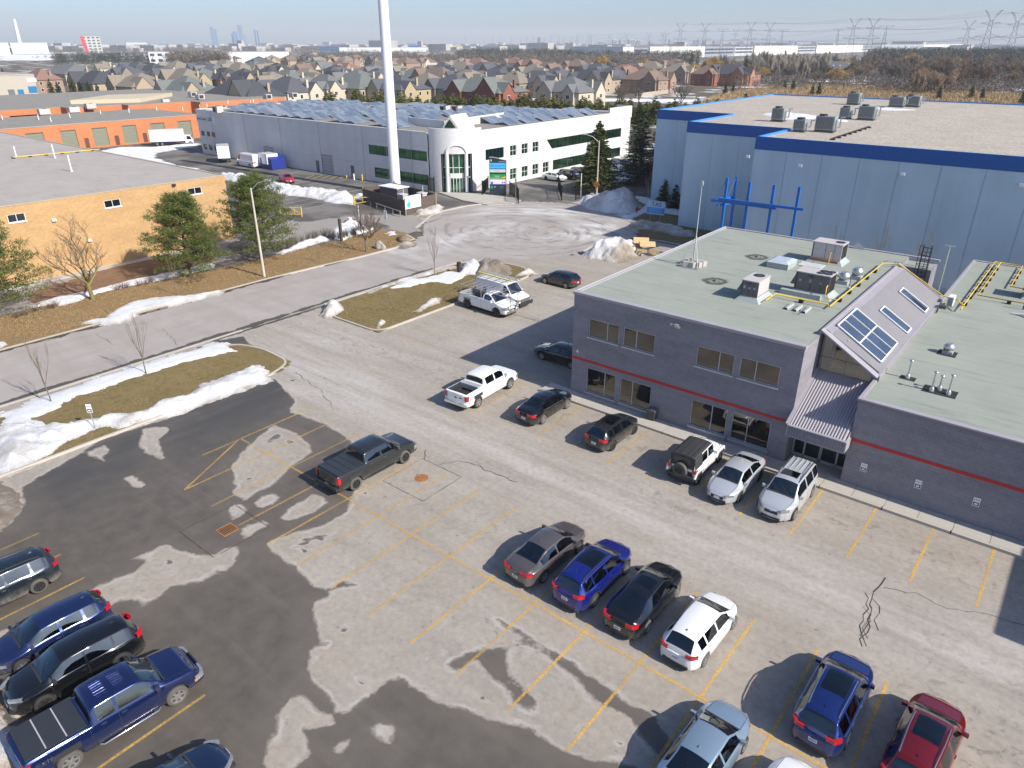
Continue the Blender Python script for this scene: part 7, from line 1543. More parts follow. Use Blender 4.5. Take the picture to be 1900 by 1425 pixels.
def make_bare(h=8,spread=.55,seed=0,depth=5,m=M_TWIG,mt=M_BARK,name='bare_tree',lab='',cat='tree',group=None,trunk=.28,r0=.14,up=.35,kids=3,thin=.62,minr=.012,sides=3):
 random.seed(seed);t=thing(name,lab,cat,(0,0,0),0,group);mb=MB();tw=MB()
 def grow(p,d,L,r,k):
  q=p;pts=[p];
  for i in range(3):d2=(d+Vector((random.uniform(-.16,.16),random.uniform(-.16,.16),random.uniform(-.05,.1)+up*.12))).normalized();q=q+d2*L/3;pts.append(q);d=d2
  (mb if k<2 else tw).tube(pts,[r,r*.86,r*.74,r*.6],6 if k<2 else sides,0,False)
  if k>=depth:return
  for i in range(kids+(1 if k else 1)):
   s=random.uniform(.35,1)if i else 1.0;b_=pts[0].lerp(pts[-1],s)if s<1 else pts[-1]
   if s<1:b_=pts[min(3,int(s*3))].lerp(pts[min(3,int(s*3)+1)],s*3%1)if s*3<3 else pts[-1]
   a=random.uniform(0,6.28);perp=Vector((math.cos(a),math.sin(a),random.uniform(-.1,.35)));nd=(d+perp*spread*random.uniform(.7,1.5)+Vector((0,0,up))).normalized()
   grow(b_,nd,L*random.uniform(thin-.1,thin+.14),max(minr,r*.56),k+1)
 tr=Vector((random.uniform(-.05,.05),random.uniform(-.05,.05),1)).normalized();b0=Vector((0,0,-.1));b1=b0+tr*h*trunk
 mb.tube([b0,b0.lerp(b1,.5),b1],[r0*1.25,r0,r0*.92],8)
 for i in range(kids+2):
  a=i*6.28/(kids+2)+random.uniform(-.4,.4);grow(b1-tr*random.uniform(0,h*trunk*.3),Vector((math.cos(a)*spread*1.2,math.sin(a)*spread*1.2,1)).normalized(),h*.30*random.uniform(.85,1.15),r0*.6,1)
 grow(b1,tr,h*.34,r0*.7,1)
 mb.build('trunk',mt,t);tw.build('branches',m,t,fix=False);return t
def make_shrubs(name,pts,h,r,m,lab,cat,n=40,kind=None,seed=1,group=None,thick=.012,spreadz=.9):
 """upright twiggy shrubs: one object"""
 random.seed(seed);mb=MB()
 for(x,y,z)in pts:
  for i in range(n):
   a=random.uniform(0,6.28);q=random.uniform(0,r);x0_,y0_=x+math.cos(a)*q*.4,y+math.sin(a)*q*.4;hh=h*random.uniform(.5,1.05)
   mb.tube([(x0_,y0_,z),(x0_+math.cos(a)*q*.4,y0_+math.sin(a)*q*.4,z+hh*.6),(x0_+math.cos(a)*q*.9+random.uniform(-.1,.1),y0_+math.sin(a)*q*.9+random.uniform(-.1,.1),z+hh)],[thick,thick*.8,thick*.5],3,0,False)
 o=mb.build(name,m,fix=False);tag(o,lab,cat,group)
 if kind:o['kind']=kind
 return o
# --- near trees
p=make_pine(8.5,4.5,3,lab='broad dark pine left of the lamp post, before the tan brick wall',tufts=1050);p.location=(-72.6,35.4,0)
q=make_pine(9.0,5.6,11,lab='broad dark pine directly behind the lamp post',tufts=1050);q.location=(-73,44.2,0)
q=make_pine(9.0,5.4,5,lab='dark pine cut off by the left edge',tufts=1050);q.location=(*G(-12,585),0)
t=make_bare(8.0,.95,4,6,M_TWIG2,M_BARKO,lab='leafless spreading tree with a mossy trunk on the verge',r0=.19,trunk=.24,kids=2,minr=.008,up=.16);t.location=(*G(173,557),0)
t=make_bare(6.2,.5,9,5,M_TWIG,M_BARK,lab='leafless young tree on the verge tip beside the boulder',r0=.10,trunk=.32,kids=2,minr=.009,up=.4);t.location=(*G(680,469),0)
t=make_bare(4.6,.8,21,4,M_TWIGR,M_BARK,lab='reddish leafless shrub tree behind the young tree on the verge tip',r0=.09,trunk=.12,kids=3,minr=.012,up=.2,name='shrub_tree');t.location=(*G(690,443),0)
sap=make_bare(5.2,.3,31,4,M_TWIG2,M_BARK,lab='thin sapling in the snow strip, nearer the sign post',name='sapling',r0=.036,trunk=.34,kids=2,minr=.004,up=.8,thin=.55);sap.location=(*G(97,750),.1)
sap2=copy_tree(sap,(*G(272,696),.1),2.0,'thin sapling in the snow strip, nearer the driveway');copy_tree(sap,(*G(806,512),.1),4.0,'thin sapling in the flat snow patch of the island');copy_tree(sap,(*G(329,549),.1),1.0,'very thin sapling on the verge by the tapering snow patch',(.7,.7,.8));copy_tree(sap,(*G(594,488),.1),1.5,'tiny sapling on the verge right of the lamp post',(.5,.5,.5))
for i,(px,py)in enumerate(((1549,452),(1631,468),(1706,476))):
 x,z=hY(px,480,77.5);copy_tree(sap,(x,77.5,0),i*1.3,['left','middle','right'][i]+' one of three thin pale trees along the blue grey wall',(1.0,1.0,(6.0 if i==0 else 6.6)/5.2))
for i,(px,py)in enumerate(((1203,362),(1322,364),(1716,480))):
 if i<2:
  t=make_bare(3.6,.5,50+i,4,M_TWIGR,M_BIRCH,lab=['small pinkish bare tree left of the dark spruces by the blue wall','small pinkish bare tree nearest the blue wall corner'][i],r0=.07,trunk=.35,kids=2,minr=.012,up=.4);t.location=(*G([1203,1176][i]+(0 if i==0 else 26),[362,368][i]),0)
sp1=make_spruce(11.4,4.1,2,lab='tall green spruce behind the lamp post and the orange diamond sign',levels=42,per=17,sprays=20,sl=.42);sp1.location=(*G(1107,358),0)
sp2=make_spruce(12.8,3.8,6,M_SPRD,lab='tall dark spruce between the gated lot and the blue warehouse',levels=40,per=14,sprays=14);sp2.location=(*G(1186,345),0)
copy_tree(sp2,(*G(1216,335),0),1.2,'dark spruce squeezed against the blue warehouse corner',(.8,.8,.9));copy_tree(sp2,(*G(1178,318),0),2.2,'dark spruce behind the tall dark spruce',(.9,.9,1.0))
ss=make_spruce(3.4,1.25,8,M_SPRUCE,lab='yellow green small spruce, left of the three in the snow',levels=18,per=11,sprays=9,name='young_spruce');ss.location=(*G(1231,374),0)
s2=make_spruce(3.7,1.45,9,M_SPRD,lab='bluish small spruce, middle of the three in the snow',levels=18,per=12,sprays=9,name='young_spruce');s2.location=(*G(1251,388),0)
copy_tree(s2,(*G(1274,399),0),1.0,'shortest small spruce, right of the three in the snow',(.75,.75,.8))
for P_,lb in(([(520,466),(545,456),(570,449),(600,440),(630,446),(648,440),(670,432),(690,426)],'twiggy grey hedge along the snow heap at the verge corner'),([(35,590),(55,584),(75,578),(95,574),(110,570)],'brown twiggy shrubs on the verge beside the left pine'),([(215,540),(240,535),(270,528),(290,522)],'low reddish shrubs along the narrow snow strip')):
 pts=[]
 for(a,c)in zip(P_[:-1],P_[1:]):
  A1,A2=G(*a),G(*c);L=math.hypot(A2[0]-A1[0],A2[1]-A1[1]);k_=max(2,int(L/.55))
  for j in range(k_):pts.append((A1[0]+(A2[0]-A1[0])*j/k_+random.uniform(-.25,.25),A1[1]+(A2[1]-A1[1])*j/k_+random.uniform(-.25,.25),.05))
 make_shrubs('hedge',pts,1.15 if 'grey' in lb else.7,.55,{'t':M_TWIG,'b':M_TWIG2,'l':M_TWIGR}[lb[0]],lb,'hedge',n=46 if 'grey' in lb else 30,kind='stuff',thick=.014)
def tufts(name,P,n,m,h,lab,z=.08,seed=3,cat='grass',w=.02):
 rnd=np.random.default_rng(seed);P=np.array(P);lo,hi=P.min(0),P.max(0);X=rnd.uniform(lo[0],hi[0],n);Y=rnd.uniform(lo[1],hi[1],n);k_=sdpoly(X,Y,P)>.15;X,Y=X[k_],Y[k_];n=len(X)
 C=np.stack([X,Y,np.full(n,z)],1);D=unit(rnd.normal(size=(n,3))*.6+np.array([0,0,1]));v,f=tritri(C,D,rnd.uniform(.5,1.2,n)*h,np.full(n,w),rnd)
 o=leafobj(name,[(v,f)],m,None,[np.repeat(rnd.uniform(0,1,n),3)]);tag(o,lab,cat);o['kind']='stuff';return o
M_GB=m_leaf('grass_blades',(0.22,0.18,0.075),(0.27,0.21,0.095),(0.15,0.17,0.05),.3);M_GB2=m_leaf('dry_grass_blades',(0.34,0.24,0.12),(0.27,0.20,0.10),(0.32,0.18,0.08),.2)
tufts('grass_tufts',isl0,42000,M_GB,.10,'short dull lawn grass between the snow strip and the snow bank');tufts('grass_tufts',isl1,42000,M_GB,.10,'short dull lawn grass on the island beside the work pickup',seed=4)
tufts('grass_tufts',[(-65.9,-5),(-65.9,44),(-65,58),(-68,62),(-73,60),(-73.8,30),(-74.5,-5)],60000,M_GB2,.14,'matted brown grass on the verge by the tan building',seed=5,w=.03)
fieldP=GP([(1235,222),(1290,196),(1330,178),(1400,166),(1480,160),(1600,160),(1700,166),(1800,172),(2000,180),(2000,230),(1300,230)])
M_REED=m_leaf('dry_reeds',(0.42,0.29,0.14),(0.33,0.23,0.12),(0.47,0.35,0.19),.05)
tufts('reed_field',fieldP,190000,M_REED,1.7,'tall straw coloured reed field behind the blue warehouse',z=-.1,seed=8,cat='reeds',w=.16)
sheet('field_ground',fieldP,-.06,M('field_soil',(0.22,0.15,0.08),.95,var=.25,scale=.05))
ced=[make_spruce(5.2,2.7,100+i,M_CEDAR,name='cedar_tree',lab='dense yellow green cedar in the evergreen row behind the solar roof',levels=16,per=11,sprays=7,group='evergreens behind the white office',sl=.55,base=.02)for i in range(3)]
placed=0
def row(pts,n,hs,protos,rjit=2.0,labs=None,seed=5):
 global placed
 random.seed(seed)
 for i in range(n):
  f=i/(n-1)*(len(pts)-1);k_=min(int(f),len(pts)-2);f-=k_;x=pts[k_][0]*(1-f)+pts[k_+1][0]*f+random.uniform(-rjit,rjit);y=pts[k_][1]*(1-f)+pts[k_+1][1]*f+random.uniform(-rjit,rjit)
  o=protos[i%len(protos)];s=random.uniform(*hs)
  if o.get('_used'):copy_tree(o,(x,y,-.1),random.uniform(0,6.28),None,(s,s,s*random.uniform(.85,1.2)))
  else:o.location=(x,y,-.1);o.scale=(s,s,s);o['_used']=1
row([(-232,176),(-180,188),(-150,197),(-126,205),(-98,212)],110,(.9,1.3),ced,1.6);row([(-226,182),(-176,195),(-146,203),(-122,212),(-90,222)],80,(.95,1.35),ced,2.6,seed=6);row([(-66,158),(-60,185),(-58,215)],26,(1.0,1.5),ced,4,seed=7)
tallc=[make_spruce(11,3.0,120+i,[M_SPRUCE,M_SPRD][i],name='spruce_tree',lab='tall spruce in the clump behind the solar roof corner tower',levels=26,per=12,sprays=8,group='tall spruces behind the corner tower',sl=.7)for i in range(2)]
row([(-76,150),(-62,152),(-58,165)],12,(.8,1.1),tallc,3,seed=9)
# ================================================================== houses, woods, power line, far city
RC={'slate':(0.085,0.09,0.105),'grey':(0.14,0.145,0.145),'green':(0.14,0.155,0.145),'tan':(0.215,0.185,0.145),'brown':(0.185,0.13,0.10),'red':(0.22,0.13,0.10),'dark':(0.06,0.062,0.072)}
WC={'beige':(0.38,0.30,0.21),'cream':(0.50,0.44,0.35),'stone':(0.24,0.21,0.17),'yellow':(0.40,0.33,0.20),'redb':(0.24,0.08,0.055),'orange':(0.36,0.17,0.10),'pink':(0.30,0.20,0.15),'dkstone':(0.15,0.135,0.115)}
def house(label,px,py,w,d,roof,wallc,wh=6.3,rh=4.9,rz=0.0,gables=1,detail=True,base=None,garage=True,group=None,name='house'):
 """hip roofed two storey house; (px,py) bearing of its roof peak"""
 x,y=G(px,py,wh+rh-.0)if base is None else base
 w*=1.38;d*=1.35;t=thing(name,' '.join(label.split()[:16]),'house',(x,y,-.1),rz,group);wm=M('house_'+wallc,WC[wallc],.85,var=.06,scale=.8);rm=M('shingle_'+roof,RC[roof],.9,0,.14,1.2,bump=.3);hw_,hd=w/2,d/2
 MB().box(-hw_,hw_,-hd,hd,0,wh).build('wall',wm,t)
 e=.45;rl=max(.3,(w-d)/2)if w>d else.3;rb=MB()
 V=[(-hw_-e,-hd-e,wh-.1),(hw_+e,-hd-e,wh-.1),(hw_+e,hd+e,wh-.1),(-hw_-e,hd+e,wh-.1)]
 if w>=d:V+=[(-rl,0,wh+rh),(rl,0,wh+rh)];F=[(0,1,5,4),(1,2,5),(2,3,4,5),(3,0,4)]
 else:rl=(d-w)/2;V+=[(0,-rl,wh+rh),(0,rl,wh+rh)];F=[(0,1,4),(1,2,5,4),(2,3,5),(3,0,4,5)]
 rb.add(V,F);rb.box(-hw_-e,hw_+e,-hd-e,hd+e,wh-.22,wh-.105);rb.build('roof',rm,t)
 random.seed(int(px*7+py*13));TR=M('house_trim',(0.68,0.66,0.62),.7)
 spots=[]
 if gables>=1:spots.append(('y',random.choice([-.28,.28])*w,.34*w))
 if gables>=2:spots.append(('x',random.choice([-.25,.25])*d,.36*d))
 if gables>=3:spots.append(('y',-spots[0][1],.26*w))
 for ax,c,gw in spots:
  g=MB();r_=MB();gh=gw*.55;dep=1.0
  if ax=='y':P=lambda u,v,z:(c+u,-hd-dep+v,z)
  else:P=lambda u,v,z:(hw_+dep-v,c+u,z)
  g.add([P(-gw/2,0,0),P(gw/2,0,0),P(gw/2,0,wh-.2),P(0,0,wh-.2+gh),P(-gw/2,0,wh-.2)],[(0,1,2,3,4)]);g.add([P(-gw/2,0,0),P(-gw/2,dep,0),P(-gw/2,dep,wh-.2),P(-gw/2,0,wh-.2)],[(0,1,2,3)]);g.add([P(gw/2,0,0),P(gw/2,dep,0),P(gw/2,dep,wh-.2),P(gw/2,0,wh-.2)],[(0,1,2,3)]);g.build('gable',wm,t)
  bk=dep+hd*.8
  r_.add([P(-gw/2-.25,-.25,wh-.4),P(0,-.25,wh+gh-.1),P(0,bk,wh+gh-.1),P(-gw/2-.25,bk*.6,wh-.4)],[(0,1,2,3)]);r_.add([P(gw/2+.25,-.25,wh-.4),P(0,-.25,wh+gh-.1),P(0,bk,wh+gh-.1),P(gw/2+.25,bk*.6,wh-.4)],[(0,1,2,3)]);r_.build('gable_roof',rm,t)
  if detail:
   for z in(1.0,3.9):
    b=MB();fbox(b,lambda u,d_,zz:P(u,d_,zz),-.75,.75,-.06,.02,z,z+1.5);f_=b.build('window_frame',TR,t);b=MB();fbox(b,lambda u,d_,zz:P(u,d_,zz),-.62,-.04,-.075,-.061,z+.12,z+1.38);fbox(b,lambda u,d_,zz:P(u,d_,zz),.04,.62,-.075,-.061,z+.12,z+1.38);b.build('pane',GL_DRK,f_)
 if detail:
  for z in(1.0,3.9):
   for s_,(L,P)in enumerate(((w,lambda u,d_,zz:(u,-hd+d_,zz)),(d,lambda u,d_,zz:(hw_-d_,u,zz)))):
    n=max(2,int(L/3.6))
    for i in range(n):
     u=-L/2+(i+.5)*L/n
     if any((ax=='y')==(s_==0)and abs(u-c)<gw/2+.6 for ax,c,gw in spots):continue
     b=MB();fbox(b,P,u-.55,u+.55,-.05,.02,z,z+1.45);f_=b.build('window_frame',TR,t);b=MB();fbox(b,P,u-.45,u+.45,-.065,-.051,z+.1,z+1.35);b.build('pane',GL_DRK,f_)
  b=MB();b.box(hw_-2.2,hw_-1.4,hd*.2,hd*.2+.9,wh,wh+rh*.8);b.build('chimney',wm,t)
 return t
HN=[]
front=[('long house with a beige sunlit side wall behind the orange roofs',449,146,20,11,'dark','beige',1),('house with a columned pale portico',533,141,15,12,'slate','cream',2),('white rendered house with steep pointed gables',603,137,14,11,'grey','cream',3),('large beige and brown house left of the white mast',663,136,17,14,'green','beige',0),('house with a two storey white veranda right of the white mast',739,138,14,12,'slate','yellow',2),('yellow walled house with a tan roof',792,134,13,12,'tan','yellow',0),('house with a grey shaded side left of the red brick house',842,137,14,12,'slate','stone',1),('red brick house with a green grey roof and white windows',901,141,20,13,'green','redb',3),('tan roofed house right behind the red brick house',956,130,12,11,'tan','stone',2),('pale house with a white arched porch',1000,130,17,12,'slate','beige',3),('cream gabled house with a dark stone side facing the solar roof',1060,141,14,13,'grey','cream',3),('dark roofed house behind the cream gabled house',1135,124,15,13,'slate','dkstone',1),('brown roofed brick house behind bare trees',1203,126,16,13,'brown','pink',2),('tan roofed house behind the brown roofed one',1210,113,15,12,'tan','cream',1),('tall tan roofed house left of the orange brick house',1262,116,15,13,'tan','beige',2),('orange brick house with white windows at the end of the estate',1360,119,20,14,'dark','orange',3),('dark red house peeping between the last two houses',1315,119,11,10,'brown','redb',1),('beige roofed house above the dark conifer clump',345,140,14,12,'green','beige',2),('big tan roofed house behind the left conifers',258,134,16,14,'tan','beige',2),('wide grey roofed house at the left of the estate',130,118,24,16,'grey','beige',0),('dark roofed house row behind the left conifer clump',178,130,18,12,'dark','beige',2),('house with a bright red roof',72,126,13,9,'red','pink',0),('beige house with a half open gable near the red slab hotel',190,112,12,10,'tan','cream',2)]
for lb,px,py,w,d,rf,wl_,g in front:house(lb,px,py,w,d,rf,wl_,gables=g)
mid_=[(327,112,'tan'),(378,113,'slate'),(416,110,'tan'),(441,99,'slate'),(504,102,'tan'),(536,102,'brown'),(565,102,'dark'),(611,100,'brown'),(443,115,'tan'),(472,112,'grey'),(486,115,'tan'),(513,116,'dark'),(593,112,'green'),(633,112,'red'),(341,126,'tan'),(375,125,'green'),(415,125,'dark'),(452,126,'dark'),(531,129,'green'),(502,132,'tan'),(613,124,'dark'),(568,126,'tan'),(658,101,'brown'),(690,101,'slate'),(751,105,'brown'),(785,104,'brown'),(822,115,'slate'),(856,106,'tan'),(858,113,'tan'),(885,107,'red'),(899,115,'slate'),(935,118,'dark'),(956,105,'red'),(692,118,'grey'),(736,119,'tan'),(776,123,'green'),(663,128,'grey'),(625,121,'slate'),(985,108,'red'),(992,118,'tan'),(1071,109,'brown'),(1110,116,'slate'),(1035,124,'slate'),(1160,118,'red'),(1100,126,'dark'),(1253,108,'brown'),(253,114,'slate'),(283,116,'dark'),(300,121,'slate'),(228,118,'slate'),(720,110,'tan'),(840,124,'slate'),(870,128,'tan'),(812,124,'brown'),(1020,114,'brown'),(590,104,'tan'),(640,103,'tan'),(480,104,'slate'),(700,126,'slate'),(920,126,'slate'),(560,114,'brown'),(395,118,'grey')]
adj={'tan':'tan','slate':'slate blue','brown':'brown','dark':'near black','grey':'mid grey','green':'greenish grey','red':'rusty red'}
def near_lab(px,py,rf):
 refs=[(440,'the long beige walled house'),(533,'the portico house'),(603,'the white gabled house'),(712,'the white mast'),(792,'the yellow walled house'),(901,'the red brick house'),(1060,'the cream gabled house'),(1203,'the brown roofed brick house'),(130,'the wide grey roof'),(258,'the left conifers')]
 r_=min(refs,key=lambda a:abs(a[0]-px));dp='far ' if py<106 else('' if py>119 else 'middle row ')
 side='behind' if abs(px-r_[0])<14 else('up left of' if px<r_[0]else 'up right of')
 return '%shouse with a %s hip roof %s %s'%(dp,adj[rf],side,r_[1])
seen={}
for i,(px,py,rf)in enumerate(mid_):
 random.seed(i+40);lb=near_lab(px,py,rf)
 if lb in seen:lb=lb.replace('house with',random.choice(['wide','narrow','low','tall'])+' house with',1)
 if lb in seen:lb+=', '+['the steeper one','the one with a front gable','the lower one','the farther one'][seen[lb]%4]
 seen[lb]=seen.get(lb,0)+1
 house(lb,px,py,random.uniform(13,18),random.uniform(11,14),rf,random.choice(['beige','cream','stone','pink','beige']),gables=random.choice([1,2,2,3]),detail=py>119,rz=random.choice([0,0,.08,-.1]),group='houses of the estate')
sheet('estate_street',[(-330,195),(-140,300),(-110,330),(-118,345),(-150,318),(-335,210)],-.05,M('estate_asphalt',(0.30,0.29,0.285),.9,var=.15,scale=.1))
snow([(-205,262),(-150,292),(-128,312),(-132,322),(-160,306),(-210,272)],.12,'snow covered lawns along the estate street',kind='stuff',res=1.6,edge=2.5,wd=1,dirt=.05,z0=-.05)
snow([(-172,420),(-120,395),(-95,440),(-150,455)],.12,'snow patch beside the orange brick house',kind='stuff',res=3,edge=4,wd=1,dirt=.0,z0=-.05)
snow(GP([(1510,152),(1620,151),(1655,144),(1560,139),(1500,143)]),.12,'snow covered ground under the bare trees beyond the reeds',kind='stuff',res=2.5,edge=5,wd=1,dirt=.05,z0=-.05)
fb_=MB();a,c=Vector((*G(1180,181),0)),Vector((*G(1240,173),0))
t=wthing('garden_fence','pale board fence along the estate by the bare trees','fence',(a.x,a.y,0));pr=None;n=26
for i in range(n):
 q=MB().box(0,1.0,-.04,.04,0,1.8).build('fence_panel',M('pale_fence',(0.40,0.34,0.27),.85),t)if pr is None else instance(pr,t);pr=pr or q;p=a.lerp(c,i/n);q.location=(p.x,p.y,-.1);q.rotation_euler=(0,0,math.atan2(c.y-a.y,c.x-a.x));q.scale=((c-a).length/n*.96,1,1)
dk=thing('timber_deck','brown timber deck with railings before the portico houses','deck',(*G(574,186),0));b=MB();b.box(-4,4,-2,2,2.2,2.4);b.build('deck_floor',RUST,dk);b=MB();[b.bar((x,y,0),(x,y,3.4),.15)for x in(-4,-2,0,2,4)for y in(-2,2)];b.build('deck_post',RUST,dk);b=MB();b.bar((-4,-2,3.3),(4,-2,3.3),.1);b.bar((4,-2,3.3),(4,2,3.3),.1);b.build('deck_rail',RUST,dk)
# ---------------------------------------------------------------- bare woods at right, willows, conifers
wood=[make_bare(11,.5,200+i,5,[M_TWIG,M_TWIG,M_TWIG2,M_TWIGR][i],M_BARK,lab='leafless grey brown tree of the wood at the right',name='bare_tree',group='bare trees beyond the reed field',r0=.2,trunk=.2,kids=3,minr=.05,up=.35,sides=3)for i in range(4)]
for w in wood:w['_n']=0
NB=0
def scatter(protos,n,reg,hs,lab,seed,cat=None,group=None,zf=-.1,avoid=None):
 """reg: polygon of photo bearings on the ground"""
 global NB
 rnd=np.random.default_rng(seed);P=np.array(GP(reg));B_2=np.array(reg,float);lo,hi=B_2.min(0),B_2.max(0);k_=0;tries=0
 while k_<n and tries<n*40:
  tries+=1;px=rnd.uniform(lo[0],hi[0]);py=rnd.uniform(lo[1],hi[1])
  if sdpoly(np.array([px]),np.array([py]),B_2)[0]<0:continue
  x,y=G(px,py);o=protos[int(rnd.integers(len(protos)))];s=rnd.uniform(*hs)
  if o.get('_used'):c=copy_tree(o,(x,y,zf),rnd.uniform(0,6.28),lab,(s,s,s*rnd.uniform(.85,1.15)))
  else:o.location=(x,y,zf);o.scale=(s,s,s);o['_used']=1;c=o;o['label']=lab or o['label']
  if group:c['group']=group
  k_+=1;NB+=1
scatter(wood,190,[(1600,158),(1700,162),(1960,174),(1960,112),(1700,110),(1590,118)],(.85,1.35),None,3)
scatter(wood[:3],66,[(1330,150),(1400,155),(1500,158),(1600,158),(1600,116),(1340,120)],(.7,1.1),None,4)
scatter(wood,34,[(1130,150),(1290,150),(1300,110),(1100,108)],(.7,1.0),'leafless tree standing among the estate houses',5,group='bare trees among the estate houses')
for(px,py,h_,lb,s_)in((1150,200,9.5,'spreading bare tree behind the solar roof, left one',1),(1262,202,11,'spreading bare tree beside the blue warehouse, right one',2),(1185,190,6,'low leaning bare tree before the pale fence',3)):
 t=make_bare(h_,.7,300+s_,5,M_TWIG,M_BARK,lab=lb,r0=.22,trunk=.2,kids=3,minr=.025,up=.25);t.location=(*G(px,py),-.1)
for i,(px,py)in enumerate(((480,140),(690,190),(870,186),(885,188),(1000,190),(1018,186),(630,150))):
 o=wood[i%4];copy_tree(o,(*G(px,py),-.1),i,'thin bare garden tree '+['behind the long beige house','before the large beige house','before the red brick house, left','before the red brick house, right','before the pale arched porch house','between the pale and the cream house','behind the white gabled house'][i],(.45,.45,.6))
bir=make_bare(11,.22,230,4,M_BIRCH,M_BIRCH,name='birch_tree',lab='pale upright bare birch in the clump right of the orange brick house',group='pale birches right of the orange brick house',r0=.16,trunk=.3,kids=4,minr=.05,up=.9);scatter([bir],95,[(1395,153),(1530,155),(1540,122),(1390,124)],(1.0,1.4),None,6)
rd_=make_bare(9,.35,231,5,M('twigs_orange_brown',(0.34,0.235,0.15),.95,0,.2,.3),M_BARK,name='bare_tree',lab='orange brown bare tree at the edge of the reed field',group='orange brown trees at the reed field',r0=.15,trunk=.1,kids=3,minr=.05,up=.7);scatter([rd_],24,[(1680,176),(1760,178),(1770,168),(1690,166)],(.9,1.3),None,7)
def make_willow(seed,h=12):
 rnd=np.random.default_rng(seed);t=thing('willow_tree','golden twigged bare willow','tree',(0,0,0),0,'golden willows beyond the estate');MB().tube([(0,0,0),(0,0,h*.5)],[.4,.2],6).build('trunk',M_BARK,t)
 n=5200;u=unit(rnd.normal(size=(n,3)));u[:,2]=np.abs(u[:,2])*.9-.15;rr_=rnd.uniform(.55,1,n)**.7;lump=1+.25*np.sin(u[:,0]*5+seed)*np.cos(u[:,1]*6)
 C=u*rr_[:,None]*lump[:,None]*np.array([h*.5,h*.5,h*.5])+np.array([0,0,h*.5]);D=unit(rnd.normal(size=(n,3))*.4+np.array([0,0,-.6]));v,f=tritri(C,D,rnd.uniform(.8,2.0,n),np.full(n,.10),rnd);leafobj('crown',[(v,f)],M_WILLOW,t,[np.repeat(rnd.uniform(0,1,n),3)]);return t
wl1,wl2=make_willow(1),make_willow(2)
for i,(px,pt,D_,s)in enumerate(((1325,96,560,1.25),(1290,104,540,.9),(1362,104,560,.9),(1570,100,620,1.1),(1588,108,560,.9),(1695,84,700,1.4),(1778,90,720,1.1),(1832,92,720,1.0),(1118,97,720,1.1),(1200,100,640,1.0),(1420,106,520,.8),(1560,116,480,.9))):
 d=ray(px,100);k_=D_/math.hypot(d.x,d.y);src=[wl1,wl2][i%2];lb='golden willow '+['with the broadest crown left of the spruce behind the orange brick house','low at the left of the broadest willow','low at the right of the broadest willow','above the white dormered house','in front of the dormered house willow','with the widest crown over the grey wood','over the middle of the grey wood','beneath the largest pylon','above the cream gabled house','above the brown roofed brick house','among the pale birches','deep in the bare trees near the dormered house'][i]
 if i<2:src.location=(d.x*k_,d.y*k_,-.1);src.scale=(s,)*3;src['label']=lb
 else:copy_tree(src,(d.x*k_,d.y*k_,-.1),i,lb,(s,)*3)
fc=[make_spruce(12,3.4,140+i,M_FARCON,name='conifer',lab='far dark conifer on the skyline of the estate',levels=14,per=10,sprays=5,group='far dark conifers',sl=1.0)for i in range(2)]
for rg,n,s in(([(190,134),(330,128),(330,118),(190,118)],0,(.5,.8)),([(560,104),(940,110),(1130,112),(1130,98),(560,98)],60,(.5,.9)),([(1000,118),(1240,116),(1240,104),(1000,104)],34,(.7,1.1)),([(1600,122),(1960,118),(1960,104),(1600,104)],90,(.8,1.3)),([(1250,128),(1420,132),(1420,112),(1250,112)],12,(.8,1.2))):
 if n:scatter(fc,n,rg,s,None,n)
for i,(px,py,s)in enumerate(((98,180,.75),(112,182,.65),(140,185,.85),(155,187,.7),(170,188,.75),(185,187,.65),(305,190,.6),(325,192,.7),(345,192,.65),(362,193,.6),(385,192,.7),(402,190,.6),(430,190,.5),(475,192,.4),(12,160,.9),(2,158,.8),(26,166,.8),(1380,150,1.2),(1455,166,.5),(1470,168,.55),(1506,178,.5),(1518,178,.55),(1516,150,.7),(1740,186,.55),(1800,184,.6),(1820,186,.5),(1895,196,.6),(1345,176,.5),(1360,172,.45))):
 copy_tree(tallc[i%2],(*G(px,py),-.1),i,'dark conifer '+('in the clump before the left houses' if px<200 else 'in the row before the middle left houses' if px<500 else 'bush standing in the reed field edge'),(s,s,s)).__setitem__('group','dark conifers near the houses')
def farwood(lab,x0p,x1p,D0,D1,n,h,m,seed):
 rnd=np.random.default_rng(seed);px=rnd.uniform(x0p,x1p,n);D_=rnd.uniform(D0,D1,n);P=[]
 for a,dd in zip(px,D_):d=ray(a,100);k_=dd/math.hypot(d.x,d.y);P.append((d.x*k_,d.y*k_,0))
 P=np.array(P);k2=60;C=np.repeat(P,k2,0)+rnd.normal(size=(n*k2,3))*np.array([h*.22,h*.22,0]);C[:,2]=rnd.uniform(0,1,n*k2)**.8*h*np.repeat(rnd.uniform(.6,1.1,n),k2);Dr=unit(rnd.normal(size=(n*k2,3))+np.array([0,0,.6]));v,f=tritri(C,Dr,rnd.uniform(.15,.32,n*k2)*h,np.full(n*k2,h*.022),rnd)
 o=leafobj('far_woodland',[(v,f)],m,None,[np.repeat(rnd.uniform(0,1,n*k2),3)]);tag(o,lab,'woodland');o['kind']='stuff'
M_FW=m_leaf('far_bare_wood',(0.12,0.10,0.085),(0.16,0.135,0.115),None,.02);M_FW2=m_leaf('far_dark_wood',(0.03,0.038,0.028),(0.06,0.062,0.045),None,.02)
